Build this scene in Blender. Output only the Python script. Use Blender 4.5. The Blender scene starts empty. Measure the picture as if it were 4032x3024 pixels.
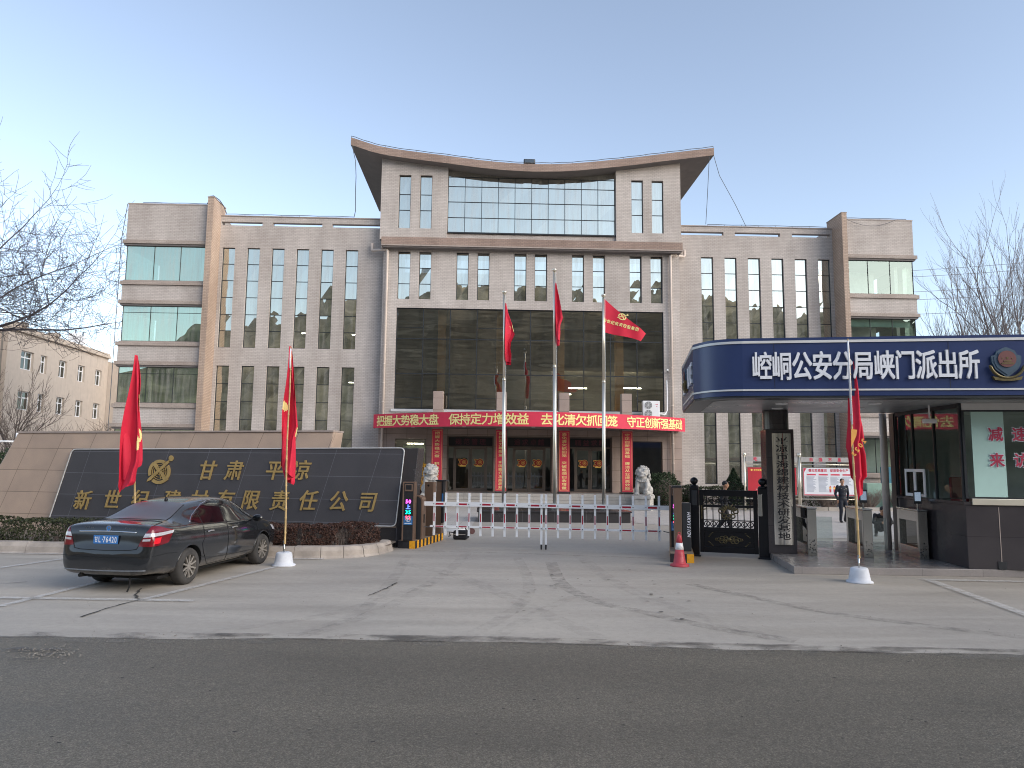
import bpy, bmesh, math, random
import numpy as np
from mathutils import Vector, Matrix, noise
from mathutils.bvhtree import BVHTree
R = math.radians
S = bpy.context.scene
COL = S.collection
# ---------------------------------------------------------------- camera
CAM_H = 2.2
PITCH, ROLL, FPX = 0.10945, 0.0105, 2830.0          # measured from the photograph (4032 px wide)
cam = bpy.data.cameras.new('camera'); camo = bpy.data.objects.new('camera', cam); COL.objects.link(camo)
cam.sensor_width = 36; cam.lens = 36 * FPX / 4032; cam.clip_end = 6000; cam.clip_start = .05
_fw = Vector((0, math.cos(PITCH), math.sin(PITCH))); _u0 = Vector((0, -math.sin(PITCH), math.cos(PITCH))); _r0 = Vector((1, 0, 0))
_rt = _r0 * math.cos(ROLL) + _u0 * math.sin(ROLL); _up = _u0 * math.cos(ROLL) - _r0 * math.sin(ROLL)
camo.matrix_world = Matrix(((_rt.x, _up.x, -_fw.x, 0), (_rt.y, _up.y, -_fw.y, 0), (_rt.z, _up.z, -_fw.z, CAM_H), (0, 0, 0, 1)))
S.camera = camo
# ---------------------------------------------------------------- sky and sun
SUN_AZ, SUN_EL = 122.0, 20.0                        # degrees: azimuth clockwise from straight ahead, elevation
w = bpy.data.worlds.new('World'); S.world = w; w.use_nodes = True
nt = w.node_tree; bg = nt.nodes['Background']
sky = nt.nodes.new('ShaderNodeTexSky'); sky.sky_type = 'NISHITA'; sky.sun_disc = False
sky.sun_elevation = R(SUN_EL); sky.sun_rotation = R(SUN_AZ); sky.altitude = 1200; sky.air_density = 1.0; sky.dust_density = 2.2; sky.ozone_density = 1.0
hs_ = nt.nodes.new('ShaderNodeHueSaturation'); hs_.inputs['Saturation'].default_value = .77; nt.links.new(sky.outputs[0], hs_.inputs['Color']); nt.links.new(hs_.outputs[0], bg.inputs[0]); bg.inputs[1].default_value = 0.12
sun = bpy.data.lights.new('sun', 'SUN'); sun.energy = 1.3; sun.angle = R(60); sun.color = (1, .92, .82)
suno = bpy.data.objects.new('sun', sun); COL.objects.link(suno)
_sd = Vector((math.sin(R(SUN_AZ)) * math.cos(R(SUN_EL)), math.cos(R(SUN_AZ)) * math.cos(R(SUN_EL)), math.sin(R(SUN_EL))))
suno.rotation_euler = _sd.to_track_quat('Z', 'Y').to_euler()
vs = S.view_settings; vs.view_transform = 'Standard'; vs.look = 'None'; vs.exposure = 1.40; vs.gamma = 1; vs.use_curve_mapping = False
S.cycles.filter_width = 1.05; S.cycles.max_bounces = 8; S.cycles.transparent_max_bounces = 16; S.cycles.sample_clamp_indirect = 8
try: S.cycles.use_denoising = True
except Exception: pass

# ---------------------------------------------------------------- measuring helpers (pixels of the photograph -> metres)
def ray(x, y): return _fw + _rt * ((x - 2016) / FPX) - _up * ((y - 1512) / FPX)
def gr(x, y, z=0.0):
    d = ray(x, y); t = (z - CAM_H) / d.z
    return Vector((d.x * t, d.y * t, z))
def at(x, y, Y):
    d = ray(x, y); t = Y / d.y
    return Vector((d.x * t, Y, CAM_H + d.z * t))

# ---------------------------------------------------------------- mesh builder
class MB:
    def __init__(s): s.v = []; s.f = []; s.m = []; s.T = None
    def add(s, v, f, m=0):
        n = len(s.v)
        if s.T is not None: v = [tuple(s.T @ Vector(p)) for p in v]
        s.v += [tuple(p) for p in v]; s.f += [tuple(i + n for i in q) for q in f]; s.m += [m] * len(f); return s
    def box(s, x0, x1, y0, y1, z0, z1, m=0):
        return s.add([(x0, y0, z0), (x1, y0, z0), (x1, y1, z0), (x0, y1, z0), (x0, y0, z1), (x1, y0, z1), (x1, y1, z1), (x0, y1, z1)],
                     [(0, 3, 2, 1), (4, 5, 6, 7), (0, 1, 5, 4), (1, 2, 6, 5), (2, 3, 7, 6), (3, 0, 4, 7)], m)
    def cbox(s, c, d, m=0): return s.box(c[0] - d[0] / 2, c[0] + d[0] / 2, c[1] - d[1] / 2, c[1] + d[1] / 2, c[2] - d[2] / 2, c[2] + d[2] / 2, m)
    def quad(s, a, b, c, d, m=0): return s.add([a, b, c, d], [(0, 1, 2, 3)], m)
    def tube(s, pts, r, n=8, m=0, cap=True):
        P = [Vector(p) for p in pts]; k = len(P)
        if not hasattr(r, '__len__'): r = [r] * k
        V = []; ref = None
        for i, p in enumerate(P):
            t = (P[min(i + 1, k - 1)] - P[max(i - 1, 0)])
            if t.length < 1e-9: t = Vector((0, 0, 1))
            t.normalize()
            if ref is None: ref = Vector((1, 0, 0)) if abs(t.x) < .8 else Vector((0, 1, 0))
            a = (ref - t * ref.dot(t)); a.normalize(); ref = a; b = t.cross(a)
            for j in range(n):
                th = 2 * math.pi * j / n; V.append(p + a * (math.cos(th) * r[i]) + b * (math.sin(th) * r[i]))
        F = [(i * n + j, i * n + (j + 1) % n, (i + 1) * n + (j + 1) % n, (i + 1) * n + j) for i in range(k - 1) for j in range(n)]
        if cap: F += [tuple(range(n - 1, -1, -1)), tuple((k - 1) * n + j for j in range(n))]
        return s.add(V, F, m)
    def bar(s, a, b, w, h, m=0):                     # rectangular bar from a to b; w sideways, h in the up direction
        a = Vector(a); b = Vector(b); t = (b - a).normalized(); up = Vector((0, 0, 1)) if abs(t.z) < .95 else Vector((0, 1, 0))
        x = t.cross(up).normalized(); u = x.cross(t)
        V = [p + x * (i * w / 2) + u * (j * h / 2) for p in (a, b) for i, j in ((-1, -1), (1, -1), (1, 1), (-1, 1))]
        return s.add(V, [(3, 2, 1, 0), (4, 5, 6, 7), (0, 1, 5, 4), (1, 2, 6, 5), (2, 3, 7, 6), (3, 0, 4, 7)], m)
    def lathe(s, prof, n=20, c=(0, 0, 0), m=0, axis='z', cap=True):
        k = len(prof); V = []
        for r, z in prof:
            for j in range(n):
                th = 2 * math.pi * j / n; p = (math.cos(th) * r, math.sin(th) * r, z)
                if axis == 'y': p = (p[0], p[2], p[1])
                if axis == 'x': p = (p[2], p[0], p[1])
                V.append((p[0] + c[0], p[1] + c[1], p[2] + c[2]))
        F = [(i * n + j, i * n + (j + 1) % n, (i + 1) * n + (j + 1) % n, (i + 1) * n + j) for i in range(k - 1) for j in range(n)]
        if axis == 'y': F = [q[::-1] for q in F]
        if cap: F += [tuple(range(n - 1, -1, -1)), tuple((k - 1) * n + j for j in range(n))] if axis != 'y' else [tuple(range(n)), tuple((k - 1) * n + j for j in range(n - 1, -1, -1))]
        return s.add(V, F, m)
    def prism(s, poly, d0, d1, plane='xz', m=0):     # poly counter-clockwise seen from the front; depth d0 (front) to d1
        n = len(poly)
        if plane == 'xz': V = [(x, d0, z) for x, z in poly] + [(x, d1, z) for x, z in poly]
        elif plane == 'xy': V = [(x, y, d1) for x, y in poly] + [(x, y, d0) for x, y in poly]
        else: V = [(d1, y, z) for y, z in poly] + [(d0, y, z) for y, z in poly]
        F = [tuple(range(n)), tuple(range(2 * n - 1, n - 1, -1))] + [(i, i + n, (i + 1) % n + n, (i + 1) % n) for i in range(n)]
        return s.add(V, F, m)
    def ell(s, c, r, n=12, k=8, m=0, rot=None):
        V = []; F = []
        for i in range(k + 1):
            ph = math.pi * i / k
            for j in range(n):
                th = 2 * math.pi * j / n; p = Vector((math.sin(ph) * math.cos(th) * r[0], math.sin(ph) * math.sin(th) * r[1], math.cos(ph) * r[2]))
                if rot is not None: p = rot @ p
                V.append(p + Vector(c))
        F = [(i * n + j, (i + 1) * n + j, (i + 1) * n + (j + 1) % n, i * n + (j + 1) % n) for i in range(k) for j in range(n)]
        return s.add(V, F, m)
    def build(s, name, mats, parent=None, smooth=False, uv=True, bevel=0.0):
        me = bpy.data.meshes.new(name)
        me.from_pydata(s.v, [], s.f)
        if not isinstance(mats, (list, tuple)): mats = [mats]
        for mt in mats: me.materials.append(mt)
        if len(mats) > 1: me.polygons.foreach_set('material_index', s.m)
        if smooth: me.polygons.foreach_set('use_smooth', [True] * len(me.polygons))
        if uv: boxuv(me)
        me.update()
        o = bpy.data.objects.new(name, me); COL.objects.link(o)
        if parent is not None: o.parent = parent
        if bevel:
            b = o.modifiers.new('b', 'BEVEL'); b.width = bevel; b.segments = 2; b.limit_method = 'ANGLE'; b.angle_limit = R(40)
        return o

def boxuv(me):
    nl = len(me.loops)
    if not nl: return
    co = np.empty(len(me.vertices) * 3, np.float32); me.vertices.foreach_get('co', co); co = co.reshape(-1, 3)
    vi = np.empty(nl, np.int32); me.loops.foreach_get('vertex_index', vi)
    nrm = np.empty(len(me.polygons) * 3, np.float32); me.polygons.foreach_get('normal', nrm); nrm = np.abs(nrm.reshape(-1, 3))
    tot = np.empty(len(me.polygons), np.int32); me.polygons.foreach_get('loop_total', tot)
    ax = np.repeat(np.argmax(nrm, 1), tot); c = co[vi]
    u = np.where(ax == 0, c[:, 1], c[:, 0]); v = np.where(ax == 2, c[:, 1], c[:, 2])
    lay = me.uv_layers.new(name='UVMap'); lay.data.foreach_set('uv', np.stack([u, v], 1).astype(np.float32).ravel())

def tag(o, label, cat, group=None):
    o['label'] = label; o['category'] = cat
    if group: o['group'] = group
    return o
def thing(name, label, cat, loc=(0, 0, 0), rz=0.0, group=None):
    o = bpy.data.objects.new(name, None); COL.objects.link(o); o.location = loc; o.rotation_euler = (0, 0, rz); o.empty_display_size = .2
    return tag(o, label, cat, group)
def struct(o, kind='structure'): o['kind'] = kind; return o
def dup(o, parent=None):
    c = o.copy(); COL.objects.link(c); c.parent = parent
    for ch in list(o.children): dup(ch, c)
    return c

# ---------------------------------------------------------------- lettering (the built-in font; several shifted layers make it bold)
_G = {}
def glyph(ch, ex=0.0):
    key = (ch, ex)
    if key not in _G:
        c = bpy.data.curves.new('t', 'FONT'); c.body = ch; c.size = 1; c.extrude = ex; c.resolution_u = 2
        o = bpy.data.objects.new('t', c); COL.objects.link(o); bpy.context.view_layer.update()
        me = bpy.data.meshes.new_from_object(o.evaluated_get(bpy.context.evaluated_depsgraph_get()))
        _G[key] = ([tuple(v.co) for v in me.vertices], [tuple(p.vertices) for p in me.polygons])
        bpy.data.objects.remove(o); bpy.data.curves.remove(c); bpy.data.meshes.remove(me)
    return _G[key]
def put_char(mb, ch, cx, cz, w, h, y=0.0, bold=.02, ex=0.0, shear=0.0, m=0, T=None, mirror=False):
    V, F = glyph(ch, .5 if ex else 0)
    if not V: return
    if ord(ch) < 256:
        xs = [v[0] for v in V]; x0 = (min(xs) + max(xs)) / 2; zc = .35
    else: x0 = .5; zc = .38
    offs = [(0, 0), (-bold, -bold), (bold, -bold), (bold, bold), (-bold, bold)] if bold else [(0, 0)]
    for k, (dx, dz) in enumerate(offs):
        P = []
        for a, b, c in V:
            xx = (a - x0 + dx + (b - zc) * shear) * (-1 if mirror else 1); zz = b - zc + dz
            p = (cx + xx * w, y - ((c + .5) * ex if ex else 0) - k * .0005, cz + zz * h)
            P.append(T(p) if T else p)
        mb.add(P, F, m)
def text(mb, s, cx, cz, w, h, pitch=None, vertical=False, **kw):
    pitch = pitch or (h if vertical else w); n = len(s)
    for i, ch in enumerate(s):
        if ch == ' ': continue
        k = i - (n - 1) / 2
        put_char(mb, ch, cx if vertical else cx + k * pitch, cz - k * pitch if vertical else cz, w, h, **kw)
# ---------------------------------------------------------------- materials
def hexc(h):
    c = [int(h[i:i + 2], 16) / 255 for i in (0, 2, 4)]
    return tuple(x / 12.92 if x <= .04045 else ((x + .055) / 1.055) ** 2.4 for x in c)
class NT:
    def __init__(s, name):
        s.mat = bpy.data.materials.new(name); s.mat.use_nodes = True; s.t = s.mat.node_tree; s.b = s.t.nodes['Principled BSDF']; s.out = s.t.nodes['Material Output']
    def n(s, typ, **kw):
        d = s.t.nodes.new('ShaderNode' + typ)
        for k, v in kw.items():
            if k[0] == 'i': d.inputs[int(k[1:])].default_value = v
            else: setattr(d, k, v)
        return d
    def l(s, a, b): s.t.links.new(a, b)
    def coord(s, kind='Object', scale=None):
        tc = s.n('TexCoord')
        if scale is None: return tc.outputs[kind]
        mp = s.n('Mapping'); mp.inputs['Scale'].default_value = scale; s.l(tc.outputs[kind], mp.inputs['Vector']); return mp.outputs[0]
    def noise(s, vec, scale, detail=4, rough=.55, dist=0.0):
        d = s.n('TexNoise'); s.l(vec, d.inputs['Vector']); d.inputs['Scale'].default_value = scale; d.inputs['Detail'].default_value = detail; d.inputs['Roughness'].default_value = rough; d.inputs['Distortion'].default_value = dist
        return d.outputs['Fac']
    def ramp(s, fac, stops):
        r = s.n('ValToRGB'); s.l(fac, r.inputs[0]); e = r.color_ramp.elements
        while len(e) < len(stops): e.new(.5)
        for el, (p, c) in zip(e, stops): el.position = p; el.color = tuple(c) + (1,) if len(c) == 3 else c
        return r.outputs[0]
    def mix(s, a, b, fac, mode='MIX'):
        d = s.n('MixRGB', blend_type=mode)
        for i, x in ((0, fac), (1, a), (2, b)):
            if isinstance(x, (int, float)): d.inputs[i].default_value = x
            elif isinstance(x, tuple): d.inputs[i].default_value = tuple(x) + (1,) if len(x) == 3 else x
            else: s.l(x, d.inputs[i])
        return d.outputs[0]
    def math(s, op, a, b=0.0, clamp=False):
        d = s.n('Math', operation=op, use_clamp=clamp)
        for i, x in ((0, a), (1, b)):
            if isinstance(x, (int, float)): d.inputs[i].default_value = x
            else: s.l(x, d.inputs[i])
        return d.outputs[0]
    def bump(s, h, strength=.2, dist=.01):
        d = s.n('Bump'); d.inputs['Strength'].default_value = strength; d.inputs['Distance'].default_value = dist; s.l(h, d.inputs['Height']); s.l(d.outputs[0], s.b.inputs['Normal'])
        return d.outputs[0]
    def set(s, col=None, rough=None, metal=None, spec=None):
        for k, x in (('Base Color', col), ('Roughness', rough), ('Metallic', metal), ('Specular IOR Level', spec)):
            if x is None: continue
            if isinstance(x, (int, float)): s.b.inputs[k].default_value = x
            elif isinstance(x, tuple): s.b.inputs[k].default_value = tuple(x) + (1,)
            else: s.l(x, s.b.inputs[k])
        return s
def pm(name, col, rough=.6, metal=0.0, var=.15, scale=2.0, bump=0.0, bscale=40, spec=.5, streak=0.0):
    if isinstance(col, str): col = hexc(col)
    t = NT(name); v = t.coord(); f = t.noise(v, scale, 5, .6)
    a = tuple(min(1, c * (1 + var)) for c in col); b = tuple(c * (1 - var) for c in col)
    c = t.ramp(f, [(.3, b), (.7, a)])
    if streak:                                        # rain streaks running down
        g = t.noise(t.coord('Object', (3.0, 3.0, .25)), 2.2, 5, .65)
        c = t.mix(c, tuple(x * .55 for x in col), t.math('MULTIPLY', t.ramp(g, [(.48, (0, 0, 0)), (.75, (1, 1, 1))]), streak))
    t.set(c, rough, metal, spec)
    if bump: t.bump(t.noise(v, bscale, 4, .6), bump, .01)
    return t.mat
def emit(name, col, strength):
    t = NT(name); t.b.inputs['Base Color'].default_value = (0, 0, 0, 1); t.b.inputs['Emission Color'].default_value = tuple(col) + (1,); t.b.inputs['Emission Strength'].default_value = strength
    f = t.noise(t.coord(), 60, 2); t.l(t.math('MULTIPLY', t.math('ADD', f, .5), strength), t.b.inputs['Emission Strength']); return t.mat
def brick(name, c1, c2, mortar, bw=.24, rh=.085, ms=.012, var=.5, bump=.25):
    t = NT(name); uv = t.coord('UV')
    b = t.n('TexBrick'); t.l(uv, b.inputs['Vector']); b.inputs['Scale'].default_value = 1
    b.inputs['Color1'].default_value = c1 + (1,); b.inputs['Color2'].default_value = c2 + (1,); b.inputs['Mortar'].default_value = mortar + (1,)
    b.inputs['Mortar Size'].default_value = ms; b.inputs['Mortar Smooth'].default_value = .2; b.inputs['Bias'].default_value = 0; b.inputs['Brick Width'].default_value = bw; b.inputs['Row Height'].default_value = rh
    st = t.noise(t.coord('Object', (.5, .5, .12)), 1.6, 5, .65); pat = t.noise(t.coord('Object', (.28, .28, .28)), 1.0, 4, .6)
    c = t.mix(b.outputs['Color'], t.ramp(st, [(.3, (.80, .79, .78)), (.7, (1.08, 1.08, 1.08))]), 1.0, 'MULTIPLY')
    c = t.mix(c, t.ramp(pat, [(.35, (.88, .86, .85)), (.65, (1.06, 1.06, 1.06))]), 1.0, 'MULTIPLY')
    t.set(c, .75, 0, .3); t.bump(b.outputs['Fac'], -bump, .01); return t.mat
def tiles(name, col, tw, th, joint, jw=.006, rough=.35, var=.12, off=0.0, spec=.5, skew=0.0):
    if isinstance(col, str): col = hexc(col)
    t = NT(name); uv = t.coord('UV')
    if skew:
        sp = t.n('SeparateXYZ'); t.l(uv, sp.inputs[0]); cb = t.n('CombineXYZ'); t.l(t.math('ADD', sp.outputs[0], t.math('MULTIPLY', sp.outputs[1], skew)), cb.inputs[0]); t.l(sp.outputs[1], cb.inputs[1]); uv = cb.outputs[0]
    b = t.n('TexBrick', offset=off); t.l(uv, b.inputs['Vector']); b.inputs['Scale'].default_value = 1
    b.inputs['Color1'].default_value = tuple(c * (1 + var) for c in col) + (1,); b.inputs['Color2'].default_value = tuple(c * (1 - var) for c in col) + (1,); b.inputs['Mortar'].default_value = joint + (1,)
    b.inputs['Mortar Size'].default_value = jw; b.inputs['Brick Width'].default_value = tw; b.inputs['Row Height'].default_value = th; b.inputs['Mortar Smooth'].default_value = .1
    f = t.noise(t.coord(), 90, 3, .7); g = t.noise(t.coord(), 1.3, 5, .6)
    c = t.mix(b.outputs['Color'], t.ramp(f, [(.3, (.8, .8, .8)), (.7, (1.18, 1.18, 1.18))]), 1.0, 'MULTIPLY')
    c = t.mix(c, t.ramp(g, [(.3, (.86, .86, .87)), (.7, (1.08, 1.07, 1.06))]), 1.0, 'MULTIPLY')
    t.set(c, t.ramp(g, [(.3, (rough * .7,) * 3), (.7, (min(1, rough * 1.4),) * 3)]), 0, spec); t.bump(b.outputs['Fac'], -.2, .006); return t.mat
def glass(name, through, refl, fac, rough=0.0, wob=.05, wscale=.9, dirt=0.0, wst=(1, 1, .6)):
    t = NT(name); t.t.nodes.remove(t.b)
    tr = t.n('BsdfTransparent'); tr.inputs[0].default_value = through + (1,)
    gl = t.n('BsdfGlossy'); gl.inputs[0].default_value = refl + (1,); gl.inputs[1].default_value = rough
    bp = t.n('Bump'); bp.inputs['Strength'].default_value = wob; bp.inputs['Distance'].default_value = .1
    t.l(t.noise(t.coord('Object', wst), wscale, 2, .5), bp.inputs['Height']); t.l(bp.outputs[0], gl.inputs['Normal'])
    fr = t.n('Fresnel'); fr.inputs[0].default_value = 1.5
    fc = t.math('ADD', t.math('MULTIPLY', fr.outputs[0], 1 - fac), fac, True)
    mx = t.n('MixShader'); t.l(fc, mx.inputs[0]); t.l(tr.outputs[0], mx.inputs[1]); t.l(gl.outputs[0], mx.inputs[2])
    out = mx.outputs[0]
    if dirt:
        df = t.n('BsdfDiffuse'); df.inputs[0].default_value = (.5, .48, .44, 1)
        g = t.noise(t.coord('Object', (2.5, 2.5, .22)), 2.0, 5, .6); m2 = t.n('MixShader')
        t.l(t.math('MULTIPLY', t.ramp(g, [(.4, (0, 0, 0)), (.8, (1, 1, 1))]), dirt), m2.inputs[0]); t.l(out, m2.inputs[1]); t.l(df.outputs[0], m2.inputs[2]); out = m2.outputs[0]
    t.l(out, t.out.inputs['Surface']); return t.mat

M = {}
M['brick'] = brick('light_grey_brick', hexc('c4bcb6'), hexc('b9b1ab'), hexc('a39b95'), ms=.010)
M['brickwarm'] = brick('warm_brick', hexc('bda897'), hexc('b29c8b'), hexc('95857a'))
M['brickred'] = brick('cornice_brick', hexc('a48f84'), hexc('998478'), hexc('86766d'))
M['band'] = pm('painted_band', 'a3958c', .7, var=.12, streak=.5)
M['soffit'] = pm('grey_soffit_render', '76706e', .8, var=.1)
M['frame'] = pm('dark_window_frame', '2c2f33', .45, .3)
M['bronze'] = pm('bronze_door_frame', '6e635a', .38, .6)
M['white'] = pm('white_paint', 'e6e7e8', .45, var=.06)
M['pipe'] = pm('cream_pipe', 'cbbdb2', .5, var=.08, streak=.3)
M['cable'] = pm('grey_cable', '55585c', .6)
M['steel'] = pm('stainless_steel', 'b9b9b6', .22, 1.0, var=.06)
M['mirror'] = pm('polished_steel', 'e8e2d2', .38, 1.0, var=.04)
M['stone'] = tiles('beige_stone_cladding', 'a39187', 1.1, .62, hexc('5c5048'), .008, .45, .06)
M['steps'] = tiles('step_granite', 'a8a49e', 1.2, 5.0, hexc('6a6762'), .004, .5, .06)
M['bgranite'] = tiles('dark_granite', '3a3839', 1.2, 1.6, hexc('77757a'), .004, .22, .08)
M['pgranite'] = tiles('polished_pier_granite', '3d393b', 3.0, .8, hexc('2a2729'), .004, .2, .1)
M['gwing'] = glass('wing_glass', (.30, .34, .34), (.95, .95, .82), .64, 0, .07, .9, .34)
M['gdark'] = glass('hall_glass', (.70, .69, .64), (.62, .60, .56), .42, 0, .30, .45, .03, (.35, 1, 1.8))
M['gteal'] = glass('tower_glass', (.46, .60, .52), (.80, .95, .76), .62, 0, .05, .6, .42)
M['gclear'] = glass('clear_corner_glass', (.84, .93, .89), (.62, .74, .68), .12, 0, .03, .6)
M['gdoor'] = glass('entrance_glass', (.26, .27, .27), (.7, .72, .70), .16, .02, .03, .8)
M['gkiosk'] = glass('kiosk_glass', (.82, .91, .88), (.62, .70, .67), .13, 0, .03, .7)
M['gblock'] = glass('casement_glass', (.3, .33, .33), (.6, .64, .62), .22, 0, .03)
M['glight'] = glass('turnstile_glass', (.85, .9, .89), (.8, .85, .85), .06, 0, .01)
M['room'] = pm('dim_interior', '8a8680', .9)
M['roomlt'] = pm('grey_interior_wall', 'c6cac6', .9)
M['tancol'] = pm('tan_interior_column', 'dcae74', .8)
M['tube'] = emit('lamp_tube', (1, .93, .66), 22.0)
M['red'] = pm('red_banner_cloth', 'cc2f4a', .7, var=.07, scale=.8)
M['redflag'] = pm('red_flag_cloth', 'cb1c3a', .75, var=.1, scale=1.5)
M['yellow'] = pm('yellow_print', 'f0df93', .6, var=.05)
M['gold'] = pm('gold_lettering', 'b0955f', .42, .25, var=.15, scale=6)
M['stickred'] = pm('sticker_red', '9c2a1a', .5)
M['stickorg'] = pm('sticker_orange', 'f2c45c', .5)
M['signtext'] = pm('dim_led_text', '5b2a35', .6)
M['black'] = pm('matt_black', '17171a', .5)
M['gateblack'] = pm('black_gate_metal', '14161c', .3, .4, var=.2)
M['bronzeorn'] = pm('antique_bronze', '5e5640', .4, .7, var=.3, scale=20)
M['brown'] = pm('brown_metal_case', '7d6656', .4, .35, var=.06)
M['charcoal'] = pm('charcoal_case', '2e3033', .4, .1)
M['stripeY'] = pm('yellow_stripe', 'e2a01d', .6, var=.12, scale=9)
M['stripeK'] = pm('black_stripe', '232225', .6, var=.2, scale=9)
M['blue'] = pm('blue_fascia_panel', '2b3a63', .3, .1, var=.06)
M['signblue'] = pm('blue_sticker', '2f6ea8', .5)
M['lettwhite'] = pm('white_lettering', 'dfe1e6', .45, var=.04)
M['aluwhite'] = pm('white_trim', 'd3d2d0', .4, .2, var=.06)
M['lion'] = pm('carved_white_stone', 'a3a09b', .8, var=.22, scale=5, bump=.5, bscale=22)
M['conc'] = pm('kerb_concrete', 'a69f97', .8, var=.15, bump=.3)
M['plaster'] = pm('beige_plaster', 'bdb0a3', .85, var=.06, streak=.35)
M['plasterd'] = pm('coping', 'bcae9f', .85, var=.1, streak=.5)
M['bamboo'] = pm('bamboo_pole', 'b89c6c', .5, var=.2, scale=8)
M['bucket'] = pm('whitewashed_concrete', 'c9ccd2', .8, var=.12, scale=6, bump=.4)
M['cone'] = pm('orange_red_plastic', 'b8434c', .45, var=.12, scale=6)
M['skin'] = pm('skin', 'b08468', .6, var=.06)
M['uniform'] = pm('navy_uniform', '1d212b', .85, var=.25, scale=8)
M['jacket'] = pm('dark_jacket', '232326', .85, var=.2, scale=8)
M['hair'] = pm('black_hair', '131214', .6)
M['posterred'] = pm('red_poster', 'b0202f', .45, var=.12)
M['posterwht'] = pm('pale_poster', 'd6d8dc', .4, var=.03)
M['postertxt'] = pm('grey_print', '8d94a3', .6)
M['postred2'] = pm('poster_red_print', 'c0304a', .5)
def foliage(name, c1, c2):
    t = NT(name); oi = t.n('ObjectInfo'); g = t.n('NewGeometry')
    c = t.ramp(g.outputs['Random Per Island'], [(0, hexc(c1)), (1, hexc(c2))]); t.set(c, .7, 0, .3); return t.mat
M['leafdk'] = foliage('dark_evergreen_leaves', '1d2a1c', '3b4a2e')
M['leafgrn'] = foliage('green_hedge_leaves', '262c1e', '454a30')
M['leafred'] = foliage('winter_russet_leaves', '30231f', '573c32')
M['leafyel'] = foliage('golden_leaves', '8a6420', 'c79a3a')
M['bark'] = pm('grey_bark', '585256', .9, var=.25, scale=9)
M['twig'] = pm('fine_twigs', '777070', .9, var=.2)
M['twigdark'] = pm('dark_fine_twigs', '565053', .9, var=.2)
M['twigbrown'] = pm('brown_twigs', '6b5f58', .9, var=.2)
M['hill'] = None
# concrete yard
t = NT('worn_concrete'); v = t.coord()
st = t.noise(t.coord('Object', (.22, 1.6, 1)), 1.1, 8, .62, .6); fn = t.noise(v, 55, 4, .7); big = t.noise(v, .16, 5, .6); sp = t.noise(v, 9, 6, .7)
c = t.ramp(st, [(.28, hexc('9f978c')), (.52, hexc('aaa297')), (.75, hexc('b6aea2'))])
c = t.mix(c, t.ramp(big, [(.3, (.84, .85, .87)), (.7, (1.08, 1.07, 1.05))]), 1.0, 'MULTIPLY')
c = t.mix(c, t.ramp(sp, [(.3, (.9, .9, .9)), (.7, (1.07, 1.07, 1.07))]), 1.0, 'MULTIPLY')
c = t.mix(c, t.ramp(fn, [(.3, (.9, .9, .9)), (.7, (1.1, 1.1, 1.1))]), 1.0, 'MULTIPLY')
t.set(c, t.ramp(st, [(.3, (.55,) * 3), (.7, (.8,) * 3)]), 0, .35); t.bump(fn, .15, .004); M['yard'] = t.mat
# asphalt
t = NT('asphalt'); v = t.coord(); fn = t.noise(v, 75, 4, .75); md = t.noise(v, 16, 6, .7); big = t.noise(t.coord('Object', (.25, 1, 1)), .7, 6, .6)
vo = t.n('TexVoronoi'); t.l(v, vo.inputs['Vector']); vo.inputs['Scale'].default_value = 3.2; vo.inputs['Randomness'].default_value = 1
c = t.ramp(fn, [(.25, hexc('353129')), (.5, hexc('645e53')), (.78, hexc('ada495'))])
c = t.mix(c, t.ramp(big, [(.3, (.78, .78, .77)), (.7, (1.16, 1.15, 1.14))]), 1.0, 'MULTIPLY')
c = t.mix(c, t.ramp(md, [(.3, (.84, .84, .83)), (.7, (1.14, 1.14, 1.14))]), 1.0, 'MULTIPLY')
c = t.mix(c, t.ramp(vo.outputs['Distance'], [(.02, (.25, .25, .25)), (.045, (1, 1, 1))]), 1.0, 'MULTIPLY')
t.set(c, t.ramp(big, [(.3, (.42,) * 3), (.7, (.62,) * 3)]), 0, .45); t.bump(t.math('ADD', fn, md), .9, .02); M['asphalt'] = t.mat
# inner plaza paving
M['plaza'] = tiles('plaza_paving', 'b4afa9', .6, .3, hexc('8b8781'), .008, .6, .05, .5)
# worn paint / stain sheets with a ragged alpha
def sheet(name, col, lo, hi, scale, stretch=(1, 1, 1), rough=.7, amax=1.0):
    t = NT(name); f = t.noise(t.coord('Object', stretch), scale, 6, .68)
    t.set(hexc(col), rough, 0, .4); t.l(t.math('MULTIPLY', t.ramp(f, [(lo, (0, 0, 0)), (hi, (1, 1, 1))]), amax), t.b.inputs['Alpha']); return t.mat
M['paint'] = sheet('worn_white_paint', 'cbc8c3', .25, .55, 7, amax=.6)
M['tyre_mark'] = sheet('tyre_mark_grime', '64615d', .40, .75, 5, (1, 1, 1), .7, .38)
M['tyre_faint'] = sheet('faint_tyre_mark', '6e6b67', .42, .78, 4, amax=.20)
M['wetgrime'] = sheet('damp_grime', '57524c', .46, .66, 2.0, (.5, 1, 1), .5, .75)
M['dust'] = sheet('pale_dust', '8f8b85', .48, .75, 2.6, (1, 1, 1), .9, .45)
M['crack'] = pm('crack', '3b3937', .9)
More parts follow.
